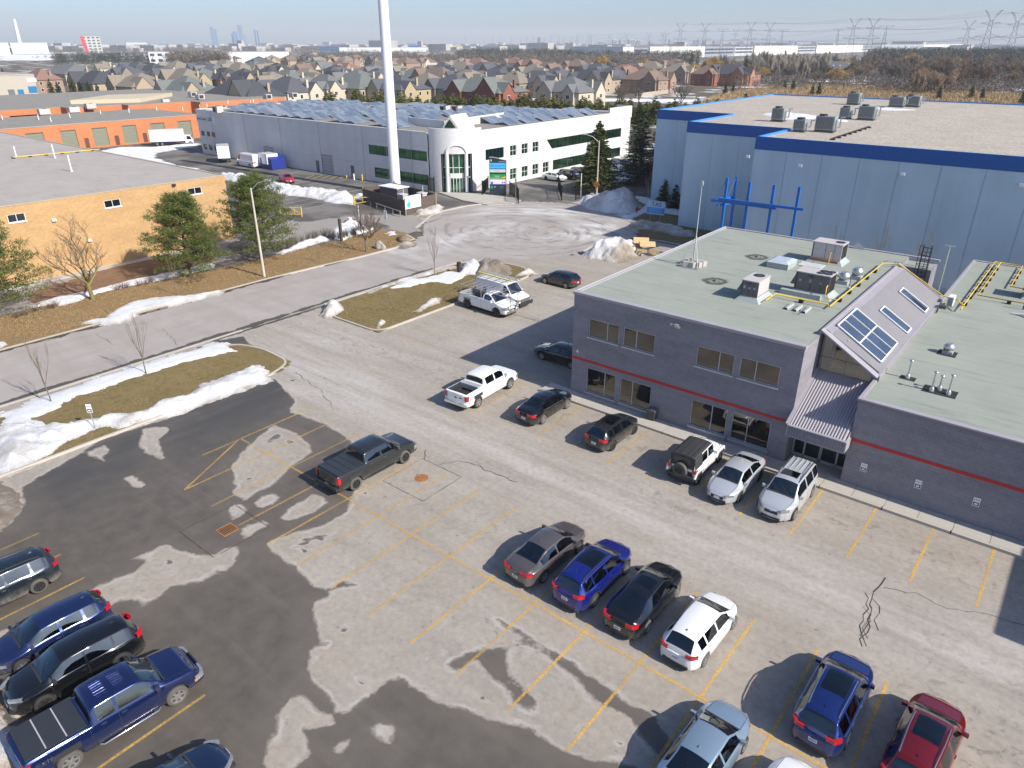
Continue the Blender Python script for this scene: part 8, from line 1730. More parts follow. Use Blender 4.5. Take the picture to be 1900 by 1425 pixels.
farwood('far bare woodland behind the white long warehouse at the left',315,420,860,1000,260,13,M_FW,1);farwood('mixed far treetops across the middle distance',560,1250,800,1400,1500,10,M_FW,2);farwood('dark far conifer belt at the right skyline',1620,2000,900,1300,700,15,M_FW2,3);farwood('dark far treetops below the pylons',850,1300,1000,1700,900,12,M_FW2,4);farwood('far dark trees by the red striped slab',100,320,1000,1300,260,10,M_FW2,5);farwood('brown far treetops at the left horizon',100,700,1900,3200,900,10,M_FW,6);farwood('twiggy understorey of the grey wood',1370,1990,420,900,1500,6,M_FW,7)
# ---------------------------------------------------------------- far buildings
def farb(label,px0,px1,pyb,pyt,depth,col,cat='building',name='far_building',roofc=None,win=None,pix=None):
 pb=(px0+px1)/2;a=G(px0,pyb);c=G(px1,pyb);D_=(math.hypot(*a)+math.hypot(*c))/2
 def atd(px):d=ray(px,100);k_=D_/math.hypot(d.x,d.y);return Vector((d.x*k_,d.y*k_,0))
 a,c=atd(px0),atd(px1);m_=(a+c)/2;w=(c-a).length;ang=math.atan2(c.y-a.y,c.x-a.x);h=CAM_H-(pyt-78.7)*D_/1325.0/math.cos(math.atan2(abs(pb-950),1325)*.0)
 t=thing(name,label,cat,(m_.x,m_.y,-.1),ang);mt=M('far_%.2f_%.2f_%.2f'%col,col,.8,var=.04,scale=.05)
 MB().box(-w/2,w/2,0,depth,0,h+.1).build('wall',mt,t);MB().box(-w/2-.2,w/2+.2,-.2,depth,h+.11,h+.5).build('roof',M('far_roof',(0.42,0.40,0.38),.9)if not roofc else M('far_roof_%.2f'%roofc[0],roofc,.9),t)
 if win:
  rows_,cols,wc=win
  for i in range(rows_):
   for j in range(cols):
    zz=h*(i+.35)/rows_;xx=-w/2+w*(j+.2)/cols;MB().box(xx,xx+w/cols*.6,-.25,-.003,zz,zz+h/rows_*.45).build('window',wc,t)
 return t,w,h
WH=(0.72,0.73,0.74);GB=M('far_glass',(0.10,0.17,0.28),.2,.3)
farb('long white warehouse behind the estate at the left',345,536,119,92.5,60,WH);t,w,h=farb('white office front with dark windows at the left end of the long warehouse',275,344,118,92,50,WH,win=(2,5,M('far_window',(0.05,0.06,0.09),.3)))
farb('white warehouse cut by the left edge beyond the estate',-40,20,103,79,60,WH);farb('white flat warehouse left of the red striped slab',24,92,100,79,70,(0.70,0.72,0.72));farb('low white building right of the flat warehouse',92,150,99,92,60,(0.68,0.68,0.67))
t,w,h=farb('slab block with a crimson end strip and rows of dark windows',158,192,99,70.5,16,(0.50,0.52,0.46),cat='hotel',win=(6,4,M('far_window',(0.05,0.06,0.09),.3)))
MB().add([(-w/2-3,-.4,h+.4),(-w/2+4,-.4,h+.4),(-w/2+10,-.4,-3),(-w/2+3,-.4,-3),(-w/2-3,.6,h+.4),(-w/2+4,.6,h+.4),(-w/2+10,.6,-3),(-w/2+3,.6,-3)],[(0,1,2,3),(7,6,5,4),(0,4,5,1),(1,5,6,2),(2,6,7,3),(3,7,4,0)]).build('red_strip',M('crimson',(0.60,0.015,0.04),.6),t)
farb('blue glass office beyond the bare far wood',278,312,88,80,30,(0.12,0.22,0.36));farb('white low office above the far dark trees',238,276,88,78.5,30,(0.6,0.62,0.62));farb('grey bluish warehouse row beyond the mast',575,900,103,94,80,WH);farb('white office block at the right end of the far white row',866,897,104,93,40,(0.74,0.74,0.74),win=(1,2,GB));farb('very long white warehouse behind the mast',600,795,97,86,80,(0.70,0.71,0.71));farb('dark blue glass part of the long white warehouse',595,630,100,84,20,(0.05,0.10,0.22));farb('royal blue block on the white warehouse roofline',761,777,96,83,10,(0.01,0.10,0.45));farb('tan brick far block right of the blue block',820,856,92,82.5,30,(0.50,0.38,0.28))
farb('dark grey low building in front of the mast warehouses',590,640,104,93,30,(0.07,0.09,0.12))
for(a,c,yt,col,lb)in((1156,1176,86,(0.72,0.71,0.68),'white left end of the great warehouse'),(1177,1205,86,(0.25,0.27,0.30),'dark grey bay of the great warehouse'),(1206,1308,84.5,(0.72,0.70,0.65),'cream panelled stretch of the great warehouse, left'),(1309,1364,84,(0.28,0.30,0.34),'grey recessed stretch of the great warehouse'),(1400,1480,82,(0.74,0.72,0.67),'cream panelled stretch of the great warehouse, middle'),(1365,1399,83,(0.5,0.51,0.5),'glazed office bay of the great warehouse, left'),(1481,1514,82,(0.45,0.47,0.47),'glazed office bay of the great warehouse, middle'),(1515,1600,81,(0.74,0.72,0.67),'cream panelled stretch of the great warehouse, right'),(1601,1634,81,(0.40,0.42,0.43),'glazed office bay of the great warehouse, right'),(1635,1712,80.5,(0.36,0.40,0.43),'blue grey stretch of the great warehouse'),(1713,1785,80,(0.72,0.71,0.68),'white right end of the great warehouse')):
 ya,yc=hX(a,90,-600)[0],hX(c,90,-600)[0];t=thing('far_warehouse',lb,'warehouse',(-600,(ya+yc)/2,-.1));k_=1.5 if 'bay' in lb or 'recess' in lb else 0
 MB().box(-90-k_,-k_,-(yc-ya)/2,(yc-ya)/2,0,16.6-k_).build('wall',M('far_%.2f_%.2f_%.2f'%col,col,.8,var=.04,scale=.05),t);MB().box(-90.5,.3-k_,-(yc-ya)/2,(yc-ya)/2,16.61-k_,17.1-k_).build('roof',M('far_roof',(0.42,0.40,0.38),.9),t)
 bb=MB();L_=yc-ya;n_=max(2,int(L_/28));[bb.box(-k_+.01,-k_+.25,-L_/2+L_*j/n_-.3,-L_/2+L_*j/n_+.3,0,16.4-k_)for j in range(1,n_)]
 if k_:[bb.box(-k_+.01,-k_+.3,-L_/2+3,L_/2-3,z_,z_+2.6)for z_ in(5,10.5)]
 bb.build('dark_joint' if not k_ else 'window_band',M('far_window',(0.05,0.06,0.09),.3),t)
farb('pale long low building under the middle pylons',1060,1135,94,87.5,60,(0.62,0.58,0.52),name='far_warehouse')
t=house('dark house with three round dormers and a white porch among the bare trees',1550,113,22,12,'grey','dkstone',gables=0)
for i in(-1,0,1):MB().box(i*4.2-.9,i*4.2+.9,-5.4,-3,7.0,8.9).build('dormer',M('house_trim',(0.68,0.66,0.62),.7),t)
b=MB();b.box(-5,5,-8.2,-6.01,2.9,3.2);[b.box(x,x+.3,-8.1,-7.8,0,2.9)for x in(-5,-2,1.7,4.7)];b.build('porch',M('house_trim',(0.68,0.66,0.62),.7),t)
def tower(label,px,w,pyt,D_,col=(0.30,0.38,0.48),group=None,slant=0):
 d=ray(px,80);k_=D_/math.hypot(d.x,d.y);ww=w*D_/1325;h=CAM_H+(78.7-pyt)*D_/1325
 t=thing('far_tower',label,'tower block',(d.x*k_,d.y*k_,-.1),CAM_YAW*-1+random.uniform(-.3,.3),group);b=MB();b.add([(-ww/2,-ww/3,0),(ww/2,-ww/3,0),(ww/2,ww/3,0),(-ww/2,ww/3,0),(-ww/2,-ww/3,h*(1-slant)),(ww/2,-ww/3,h),(ww/2,ww/3,h),(-ww/2,ww/3,h*(1-slant))],[(4,5,6,7),(0,1,5,4),(1,2,6,5),(2,3,7,6),(3,0,4,7)]);b.build('wall',M('tower_%.2f'%col[0],col,.5),t)
 b=MB();[b.box(-ww/2+ww*(i+.25)/5,-ww/2+ww*(i+.75)/5,-ww/3-.6,-ww/3-.01,4,h*(1-slant)-4)for i in range(5)];b.build('window_band',M('tower_glass',(0.12,0.2,0.3),.3),t);return t
for px,w,yt,lb in((397,5,56,'leftmost skyline tower of the pair'),(402,6,59,'second skyline tower of the left pair'),(440,9,63,'low wide tower before the tallest skyline tower'),(449,7,53.5,'tallest slender skyline tower'),(435,5,66,'small tower left of the tallest one'),(454,5,66,'small tower right of the tallest one'),(476,2.5,60,'thin unfinished tower with a crane, left'),(481,2.5,61,'thin unfinished tower with a crane, right')):tower(lb,px,w,yt,5200,(0.22,0.36,0.52))
random.seed(77)
sky2=[(1000,70.5,5),(1007,77,4),(1036,78,6),(1050,77,5),(1062,76,6),(1114,76,8),(1121,78,6),(1140,73.5,7),(1150,74,4),(1171,73.5,10),(1180,75,5),(1185,74,6),(1205,76,4),(1245,74,7),(1290,75,8),(1297,74,5),(1306,75,7),(1330,76,12),(1371,76,6),(1377,76,4),(1396,77,5),(1450,78,12),(1467,77,5),(1480,78,8),(960,79,5),(975,80,6),(930,80,5),(985,81,9),(1085,80,8),(1100,80,6)]
for i,(px,yt,w)in enumerate(sky2):tower('pale far apartment tower '+['beneath the power line','right of a pylon','left of a pylon'][i%3],px,w,yt,random.uniform(3600,4600),random.choice([(0.42,0.42,0.42),(0.28,0.34,0.42),(0.50,0.45,0.40)]),'far apartment towers below the power line')
rnd=np.random.default_rng(5);b=MB()
for i in range(420):
 px=rnd.uniform(-80,1950);D_=rnd.uniform(2200,7500);d=ray(px,80);k_=D_/math.hypot(d.x,d.y);x,y=d.x*k_,d.y*k_;w=rnd.uniform(12,60);h=rnd.uniform(5,16)*(1.8 if rnd.random()<.1 else 1);b.box(x-w,x+w,y-w*.4,y+w*.4,0,h)
o=b.build('distant_town',M('town_pale',(0.42,0.40,0.38),.9,var=.35,scale=.004),fix=False);tag(o,'hazy mass of distant low town buildings along the horizon','town');o['kind']='stuff'
b=MB();rnd=np.random.default_rng(9)
for i in range(170):
 x,y=G(rnd.uniform(60,350),rnd.uniform(96,109));b.box(x-2,x+2,y-1,y+1,0,1.4)
o=b.build('far_parked_cars',M('far_car_paint',(0.4,0.4,0.41),.4,.2,.7,.08),fix=False);tag(o,'rows of tiny parked cars in the far left lots','cars');o['kind']='stuff'
snow([(*G(60,112),),(*G(330,108),),(*G(330,101),),(*G(0,101),),(*G(0,112),)],.1,'snow covered open ground by the far left lots',kind='stuff',res=9,edge=25,wd=2,dirt=.1,z0=-.05)
m_=thing('water_tower','tall white tapering tower on the left horizon','tower',(0,0,0));d=ray(36,80);k_=2200/math.hypot(d.x,d.y);m_.location=(d.x*k_,d.y*k_,0);MB().tube([(0,0,0),(6,0,72)],[6,3],8).build('shaft',M_WHITE,m_)
# ---------------------------------------------------------------- power line
M_STEEL=M('pylon_steel',(0.16,0.17,0.18),.6,.4,.1)
def make_pylon(kind):
 t=thing('pylon','steel lattice pylon','pylon',(0,0,0),0,'pylons of the power line');H_=50.0;b=MB();r=.16
 zz=[0,9,17,24,30,35,39,42];wd=[5.2,4.2,3.3,2.6,2.0,1.6,1.35,1.25]if kind=='V' else[2.6,2.3,2.0,1.7,1.5,1.3,1.1,1.0]
 for sx,sy in((1,1),(1,-1),(-1,1),(-1,-1)):
  for i in range(7):b.bar((sx*wd[i],sy*wd[i],zz[i]),(sx*wd[i+1],sy*wd[i+1],zz[i+1]),r*2)
 for i in range(7):
  for(ax,ay,bx,by)in((1,1,-1,1),(-1,1,1,1),(1,-1,-1,-1),(-1,-1,1,-1),(1,1,1,-1),(1,-1,1,1),(-1,1,-1,-1),(-1,-1,-1,1)):b.bar((ax*wd[i],ay*wd[i],zz[i]),(bx*wd[i+1],by*wd[i+1],zz[i+1]),r)
 b.build('tower',M_STEEL,t);b=MB()
 if kind=='V':
  for s in(1,-1):
   b.bar((s*.8,0,41),(s*7,0,50),r*2);b.bar((s*1.2,0,43.5),(s*5.5,0,49.3),r);b.bar((s*7,0,50),(s*2.5,0,46),r*1.5);b.bar((s*1.2,0,38),(s*8,0,39),r*1.6);b.bar((s*1.0,0,40),(s*8,0,39),r*1.2);b.bar((s*2,0,27),(s*10.5,0,27.6),r*1.8);b.bar((s*1.8,0,30),(s*10.5,0,27.6),r*1.2);[b.bar((s*q,0,27.6),(s*(q+1),0,28.6),r)for q in(4,6,8)]
 else:
  b.bar((-8,0,49.4),(8,0,49.4),r*1.8);b.bar((0,0,42),(0,0,49.4),r*3)
  for s in(1,-1):b.bar((0,0,45),(s*8,0,49.4),r*1.4)
 b.build('crossarm',M_STEEL,t);return t
pv,pt_=make_pylon('V'),make_pylon('T')
PY=[(1845,18,'V'),(1893,21,'V'),(1801,37,'V'),(1588,33,'V'),(1623,33,'V'),(1646,47,'T'),(1430,41,'V'),(1395,40,'V'),(1366,53,'V'),(1342,53,'T'),(1453,54,'T'),(1557,53,'T'),(1310,42,'V'),(1264,43,'V'),(1236,62,'T'),(1205,60,'V'),(1231,58,'V'),(1163,60,'V'),(1131,62,'V'),(1093,62,'V'),(1097,66,'T'),(1071,64,'V'),(1063,69,'T'),(1037,65,'V'),(1046,70,'T'),(1022,66,'V'),(1010,70,'T'),(990,66,'V'),(978,68,'V'),(967,72,'T'),(949,69,'V'),(928,70,'V'),(915,72,'V'),(898,73,'T'),(880,71,'V'),(862,73,'V'),(845,74,'T')]
tops=[];vi=ti=0
for i,(px,py,kd)in enumerate(PY):
 if px>1240 and py>50 and False:pass
 hh=50.0*(.8 if kd=='T' else 1);x,y=G(px,py,hh)
 if math.hypot(x,y)>6000:k_=5200/math.hypot(x,y);x*=k_;y*=k_;hh=60
 ang=CAM_YAW*-1*0+math.atan2(y,x)+math.pi/2;src=pv if kd=='V' else pt_
 lb='lattice pylon '+{1845:'with V shaped top, the tallest in view at the right',1893:'with V shaped top at the right edge',1801:'with V shaped top left of the tallest one',1588:'with V shaped top, left of the near pair',1623:'with V shaped top, right of the near pair',1646:'with a flat top right of the near pair',1430:'with V shaped top, right of the middle pair',1395:'with V shaped top, left of the middle pair'}.get(px,'of the receding power line in the hazy distance')
 if(kd=='V' and vi==0)or(kd=='T' and ti==0):src.location=(x,y,-.1);src.rotation_euler=(0,0,ang);src['label']=lb;src.scale=(1,1,hh/50)
 else:copy_tree(src,(x,y,-.1),ang,lb,(1,1,hh/50))
 vi+=kd=='V';ti+=kd=='T';tops.append((px,x,y,hh,kd))
def wires(seq,label):
 b=MB()
 for(A1,A2)in zip(seq[:-1],seq[1:]):
  for off,zf_ in((-7,.79),(7,.79),(-9.5,.545),(9.5,.545),(-6.5,.985),(6.5,.985)):
   p=Vector((A1[1],A1[2],A1[3]*zf_));q=Vector((A2[1],A2[2],A2[3]*zf_));n=Vector((-p.y,p.x,0)).normalized()*-off;n2=Vector((-q.y,q.x,0)).normalized()*-off;pts=[]
   for j in range(9):f=j/8;v=(p+n).lerp(q+n2,f);v.z-=4*f*(1-f)*(q-p).length*.018;pts.append(v)
   b.tube(pts,.055,3,0,False)
 o=b.build('power_cable',M_STEEL,fix=False);tag(o,label,'power cable');o['kind']='stuff'
tp={t_[0]:t_ for t_ in tops}
far_r=(0,*[c for c in G(2050,-40,50)],50,'V')
wires([far_r,tp[1893],tp[1623],tp[1430],tp[1310],tp[1205],tp[1131],tp[1071],tp[1022],tp[978]],'conductors of the power line, nearer circuit');wires([far_r,tp[1845],tp[1588],tp[1395],tp[1264],tp[1163],tp[1093],tp[1037],tp[990]],'conductors of the power line, farther circuit')
wires([tp[1801],tp[1557],tp[1366]],'conductors of the power line, third circuit')
# ================================================================== masts, lamps, signs, fences and small things
mp=thing('monopole_mast','huge white tapered steel mast rising out of the picture from the fenced compound','mast',(*G(735,359),0))
MB().tube([(0,0,0),(0,0,15),(0,0,30),(0,0,46)],[.84,.80,.74,.66],28).build('shaft',M('mast_white',(0.80,0.80,0.80),.42,0,.03,.3),mp)
b=MB();[b.tube([(0,0,z),(0,0,z+.12)],[.86-z*.0041]*2,28)for z in(12,24,36)];b.build('flange',M_WHITE,mp);b=MB();[b.box(.80-z*.0041,.88-z*.0041,-.03,.03,z,z+.05)for z in np.arange(3,45,.9)];b.build('climbing_step',M_GALV,mp);MB().cyl(0,0,0,.35,1.2,20).build('foundation',M_CONC,mp)
def lamp(label,px,py,h,dx,dy,sign=None,m=None):
 x,y=G(px,py);t=thing('lamp_post',label,'lamp post',(x,y,0));MB().tube([(0,0,0),(0,0,h)],[.15,.085],10).build('post',m or M('post_concrete',(0.50,0.45,0.37),.8,0,.08),t)
 MB().tube([(0,0,h-.25),(dx*.5,dy*.5,h+.55),(dx,dy,h+.85)],.045,6).build('arm',M_ALU,t);b=MB();n=Vector((dx,dy,0)).normalized();b.bar((dx,dy,h+.86),(dx+n.x*.65,dy+n.y*.65,h+.9),.28,.13);b.build('lamp_head',M_GALV,t);return t
lamp('concrete lamp post on the verge before the pines',490.7,514.7,9.3,1.9,.5)
t=lamp('concrete lamp post rising from the snow mountain with an orange diamond sign',1106,378,9.3,-1.7,-1.0)
b=MB();b.add([(0,-.2,2.3),(.62,-.2,2.92),(0,-.2,3.54),(-.62,-.2,2.92),(0,-.17,2.3),(.62,-.17,2.92),(0,-.17,3.54),(-.62,-.17,2.92)],[(0,1,2,3),(7,6,5,4),(0,4,5,1),(1,5,6,2),(2,6,7,3),(3,7,4,0)]);sg=b.build('diamond_sign',M('sign_orange',(0.75,0.27,0.02),.5),t);MB().box(-.3,.3,-.215,-.203,2.85,2.9).build('sign_print',SBL,sg)
MB().add([(0,-.2,1.5),(.9,-.2,2.2),(0,-.2,2.9)],[])
lp=thing('lamp_post','far slim lamp post in the gated lot','lamp post',(*G(1060,300),0));MB().cyl(0,0,0,7,.07,8).build('post',M_GALV,lp)
t=thing('sign_post','white parking sign on a steel post in the snow bank','sign',(*G(177,797),0));MB().cyl(0,0,0,1.75,.03,8).build('post',M_GALV,t);MB().box(-.17,.17,-.045,-.032,1.25,1.85).build('board',SW,t);b=MB();b.box(-.13,.13,-.052,-.046,1.3,1.52);b.build('black_field',SBL,t);b=MB();b.box(-.08,.08,-.058,-.053,1.36,1.46);b.build('print',SW,t);text('RESERVED',.06,SBL,'lettering',t,(0,-.05,1.70),(math.pi/2,0,0),.002)
t.rotation_euler=(0,0,R(42))
x,y=G(924,362);t=thing('pylon_sign','tall black tenant sign with blue, white, green and purple panels','sign',(x,y,0),R(38))
b=MB();n=14;top=[(-1.35+2.7*i/n,5.75+.22*math.cos(i/n*3.4-.4))for i in range(n+1)];P_=[(-1.35,0),(1.35,0)]+top[::-1];b.add([(p[0],-.22,p[1])for p in P_]+[(p[0],.22,p[1])for p in P_],[tuple(range(len(P_))),tuple(range(len(P_),2*len(P_)))[::-1]]+[(i,(i+1)%len(P_),(i+1)%len(P_)+len(P_),i+len(P_))for i in range(len(P_))]);b.build('cabinet',M('sign_cabinet',(0.022,0.03,0.05),.4),t)
b=MB();[b.bar((top[i][0],-.24,top[i][1]+.04),(top[i+1][0],-.24,top[i+1][1]+.04),.1,.09)for i in range(n)];b.build('silver_edge',M_ALU,t)
def pan(z0,z1,c,nm,m=None):return MB().box(-1.25,1.25,-.255,-.222,z0,z1).build('tenant_panel',m or M(nm,c,.45,0,.03),t)
rx=(math.pi/2,0,0)
pan(4.25,5.1,(0.06,0.42,0.80),'panel_sky');text('C',.62,M('green_ink',(0.02,.25,.12),.5),'lettering',t,(-1.0,-.262,4.68),rx,.003);text('Jwens Canada LED',.27,M('navy_ink',(0.01,0.05,0.25),.5),'lettering',t,(.12,-.262,4.68),rx,.003)
pan(3.65,4.12,(0.55,0.60,0.60),'panel_pale');text('C EN LIGNE',.2,M('grey_ink',(.3,.33,.34),.5),'lettering',t,(-.2,-.262,3.9),rx,.003)
pan(2.7,3.35,(0.01,0.30,0.06),'panel_green');MB().add([(.2,-.26,2.7),(1.25,-.26,2.7),(1.25,-.26,3.02)],[(0,1,2)]).build('yellow_corner',M('yellow_ink',(0.8,0.5,0.02),.5),t);MB().box(-1.25,.3,-.259,-.256,2.7,2.76).build('white_line',SW,t);text('SALUS',.26,SW,'lettering',t,(-.1,-.262,3.03),rx,.003)
pan(1.7,2.55,(0.70,0.69,0.74),'panel_white');b=MB();b.disc((-.95,-.262,2.0),(0,-1,0),.2,12);b.disc((.75,-.262,2.05),(0,-1,0),.12,10);b.disc((1.05,-.262,2.05),(0,-1,0),.12,10);b.box(-1.25,1.25,-.259,-.256,1.7,1.82);b.build('violet_print',M('violet_ink',(0.10,0.06,0.35),.5),t)
pan(1.05,1.55,(0.012,0.03,0.03),'panel_dark');MB().box(-1.2,-.75,-.26,-.256,1.1,1.5).build('green_block',M('green_ink',(0.02,.25,.12),.5),t);text('GR',.24,SW,'lettering',t,(-.45,-.262,1.35),rx,.003);b=MB();[b.bar((.25+i*.25,-.262,1.12),(.5+i*.25,-.262,1.5),.07,.01)for i in range(3)];b.build('white_stripes',SW,t)
text('9',.5,SW,'house_number',t,(-1.05,-.235,5.45),rx,.004);text('Bradwick Drive',.16,SW,'street_name',t,(.72,-.235,5.3),rx,.004)
b=MB();b.box(-160.1,-153.5,LY0-.05,LY0-.003,6.75,7.95);o=b.build('sign_panel',M('pale_sign',(0.55,0.58,0.6),.6),LB);text('Jwens Canada',.8,SBL,'lettering',LB,(-158.0,LY0-.06,7.42),rx,.01,sx=.85);text('LED',.95,SBL,'lettering',LB,(-154.6,LY0-.06,7.42),rx,.02);MB().box(-153.45,-153.1,LY0-.07,LY0-.003,6.7,8.0).build('sign_edge',SW,LB)
x,y=G(1215,410);t=thing('board_sign','blue TAS board sign on two thin legs','sign',(x,y,0),R(12));MB().box(-1.25,1.25,-.03,.0,.9,2.75).build('board',M('board_paleblue',(0.42,0.56,0.72),.6),t);MB().box(-1.25,1.25,-.038,-.031,1.05,1.85).build('blue_field',M('board_blue',(0.02,0.28,0.66),.5),t);text('TAS',.85,M('board_teal',(0.0,0.10,0.22),.5),'lettering',t,(.05,-.04,2.28),rx,.005)
b=MB();[b.box(-1.0,1.0-.25*(i%2),-.043,-.039,z,z+.045)for i,z in enumerate((1.18,1.32,1.46,1.6,1.72))];b.build('print_lines',M('board_paleprint',(0.30,0.55,0.80),.5),t)
for x_ in(-.7,.7):MB().box(x_-.04,x_+.04,0.0,.06,0,2.5).build('leg',M('leg_timber',(0.42,0.37,0.3),.8),t)
t=wthing('compound_fence','weathered dark board fence round the white mast base','fence',(-85,74,0));MF=M('weathered_board',(0.115,0.09,0.075),.9,0,.3,2);MF2=M('sun_tinted_board',(0.30,0.235,0.18),.9,0,.3,2);pr=None  # second board material is a lighter copy, sunlight put into its colour
cor=[G(679,376),G(752,402),G(794,384),G(722,358)]
cor=[(-89.0,73.0),(-77.0,70.6),(-77.0,76.8),(-89.0,79.5)]
for i in range(4):
 a,c=Vector((*cor[i],0)),Vector((*cor[(i+1)%4],0));L=(c-a).length;n=int(L/.3);ang=math.atan2(c.y-a.y,c.x-a.x)
 for j in range(n):
  q=MB().box(0,.27,-.02,.02,0,2.15).build('board',MF,t)if pr is None else instance(pr,t);pr=pr or q;p=a.lerp(c,j/n);q.location=(p.x,p.y,random.uniform(-.03,.03));q.rotation_euler=(0,0,ang)
 b=MB();[b.bar((a.x,a.y,z),(c.x,c.y,z),.07)for z in(.5,1.6)];b.build('fence_rail',MF,t)
for p in cor:MB().box(p[0]-.08,p[0]+.08,p[1]-.08,p[1]+.08,0,2.35).build('fence_post',MF2,t)
ep=wthing('notice_board','white notice board with a turquoise emblem on the compound fence corner','sign',(-77,72,0));MB().box(-76.93,-76.86,70.5,73.6,.9,2.7).build('board',SW,ep);b=MB();b.disc((-76.85,71.2,1.5),(1,0,0),.38,14);b.build('emblem',M('turquoise',(0.02,0.45,0.55),.5),ep);MB().box(-76.855,-76.845,71.8,73.3,1.35,1.45).build('print',M('grey_ink',(.3,.33,.34),.5),ep)
for i,(x_,y_,lb)in enumerate(((-79.6,72.6,'left beige cabinet top inside the mast compound'),(-78.2,75.2,'right beige cabinet top inside the mast compound'))):
 c_=thing('equipment_cabinet',lb,'cabinet',(x_,y_,0));MB().box(-.55,.55,-.45,.45,.1,2.35).build('cabinet',M_BEIGE,c_);MB().box(-.65,.65,-.55,.55,2.35,2.48).build('lid',M_FLASH,c_);MB().cyl(0.2,0,2.48,3.5,.035,6).build('antenna_rod',M_WHITE,c_)
c_=thing('equipment_shelter','low shelter with a white edged flat roof beside the mast','shelter',(-85.5,76.4,0));MB().box(-2.2,1.8,-1.1,1.1,.1,2.3).build('wall',M_UDK,c_);MB().box(-2.4,2.0,-1.3,1.3,2.3,2.42).build('roof',M_WHITE,c_)
MB().bar((-84.5,68.9,.2),(-77.2,69.9,1.3),.12)
t=wthing('barrier_rail','pair of grey steel guard rails below the compound fence','guard rail',(-80,69.5,0));b=MB();b.bar((-84.2,71.3,.75),(-77.0,69.6,.75),.18,.08);b.build('rail',M_GALV,t);b=MB();[b.bar((x_,71.3-(x_+84.2)*.236,0),(x_,71.3-(x_+84.2)*.236,.8),.1)for x_ in(-84,-81.5,-79.2,-77.1)];b.build('rail_post',M_GALV,t)
def gate(label,a,c,h=1.25,taper=False):
 a,c=Vector((*a,0)),Vector((*c,0));t=wthing('swing_gate',label,'gate',tuple(a));b=MB();b.bar(a,a+Vector((0,0,h+.15)),.14);b.build('gate_post',M_YEL,t);b=MB();e=(h*.5 if taper else h)
 b.bar(a+Vector((0,0,h)),c+Vector((0,0,e+.05)),.07);b.bar(a+Vector((0,0,.35)),c+Vector((0,0,e-.08 if taper else.35)),.07)
 for f in(.28,.55,.8)if taper else(.33,.66,1.0):p=a.lerp(c,f);b.bar(p+Vector((0,0,.35+((e-.43)*f if taper else 0))),p+Vector((0,0,h+(e-h)*f)),.06)
 if not taper:b.bar(a+Vector((0,0,.35)),a.lerp(c,.5)+Vector((0,0,h)),.05)
 b.build('gate_leaf',M_YEL,t)
gate('yellow tapered swing gate standing open beside the snow windrow',G(658,382),G(712,376),1.35,True);gate('yellow swing gate frame behind the right pine',G(560,402),G(521,402),1.3)
MI=M('black_iron',(0.018,0.018,0.02),.5,.3)
def iron(label,a,c,h=2.1,cat='gate',name='iron_gate'):
 a,c=Vector((*a,0)),Vector((*c,0));t=wthing(name,label,cat,tuple(a));b=MB()
 for z in(.25,h-.25):b.bar(a+Vector((0,0,z)),c+Vector((0,0,z)),.06)
 b.build('gate_rail' if cat=='gate' else 'fence_rail',MI,t);n=max(3,int((c-a).length/.16));pr=None
 for j in range(n+1):
  q=MB().bar((0,0,.1),(0,0,h),.035).build('picket',MI,t)if pr is None else instance(pr,t);pr=pr or q;p=a.lerp(c,j/n);q.location=p
 for p in(a,c):MB().bar(p,p+Vector((0,0,h+.2)),.12).build('post',MI,t)
iron('open left leaf of the black iron gate',G(962,378),G(957,362));iron('open right leaf of the black iron gate',G(1042,372),G(1036,352));iron('black iron fence between the gate and the snow mountain',G(1068,371),G(1130,362),cat='fence',name='iron_fence');iron('black iron fence beside the tenant sign',G(895,362),G(906,352),cat='fence',name='iron_fence');iron('black iron fence from the drum to the tenant sign',G(946,362),G(957,368),cat='fence',name='iron_fence');iron('short black iron gate left of the curved entrance',G(795,354),G(806,357),2.3)
def post(label,px,py,h,m,w=.12,name='post',cat='post',cap=None):
 t=thing(name,label,cat,(*G(px,py),0));MB().box(-w/2,w/2,-w/2,w/2,0,h).build('shaft',m,t)
 if cap:MB().box(*cap[0]).build('sign_plate',cap[1],t)
 return t
post('short thick black post in the island snow',852,508,1.3,M_DKM,.34);post('dark timber post in the snow by the hedge',634,449,2.9,M('dark_timber',(0.07,0.055,0.045),.9),.28);post('white board on a thin post at the yard exit',716,413,.6,M_GALV,.06,'sign_post','sign',((-.28,.28,-.03,.0,.5,1.7),SW));post('thin white marker post in the yard exit',666,402,1.6,M_WHITE,.07);post('white sign pole at the black iron gate',957,372,3.3,M_GALV,.07,'sign_post','sign',((-.2,.2,-.03,.0,2.9,3.4),SW));post('slim white pole at the gated lot fence',1077,368,3.9,M_WHITE,.11)
for i,(px,py)in enumerate(((643,330),(657,334),(672,335),(700,332))):post(['white and yellow bollard by the white office dock, left','white and yellow bollard by the white office dock, right','short bollard by the side door','short bollard under the green windows'][i],px,py,[.5,1.1,1.1,.5][i],M_WHITE if i%2 else M_YEL,.22,'bollard','bollard')
def rock(label,px,py,s,sc,m):
 random.seed(px);b=bmesh.new();bmesh.ops.create_icosphere(b,subdivisions=3,radius=1)
 for v in b.verts:n_=1+.18*math.sin(v.co.x*3+px)+.14*math.cos(v.co.y*4)+random.uniform(-.04,.04);v.co=Vector((v.co.x*sc[0],v.co.y*sc[1],v.co.z*sc[2]))*n_*s
 me=bpy.data.meshes.new('boulder');b.to_mesh(me);b.free();me.materials.append(m);o=put(bpy.data.objects.new('boulder',me));o.location=(*G(px,py),s*.3);tag(o,label,'boulder')
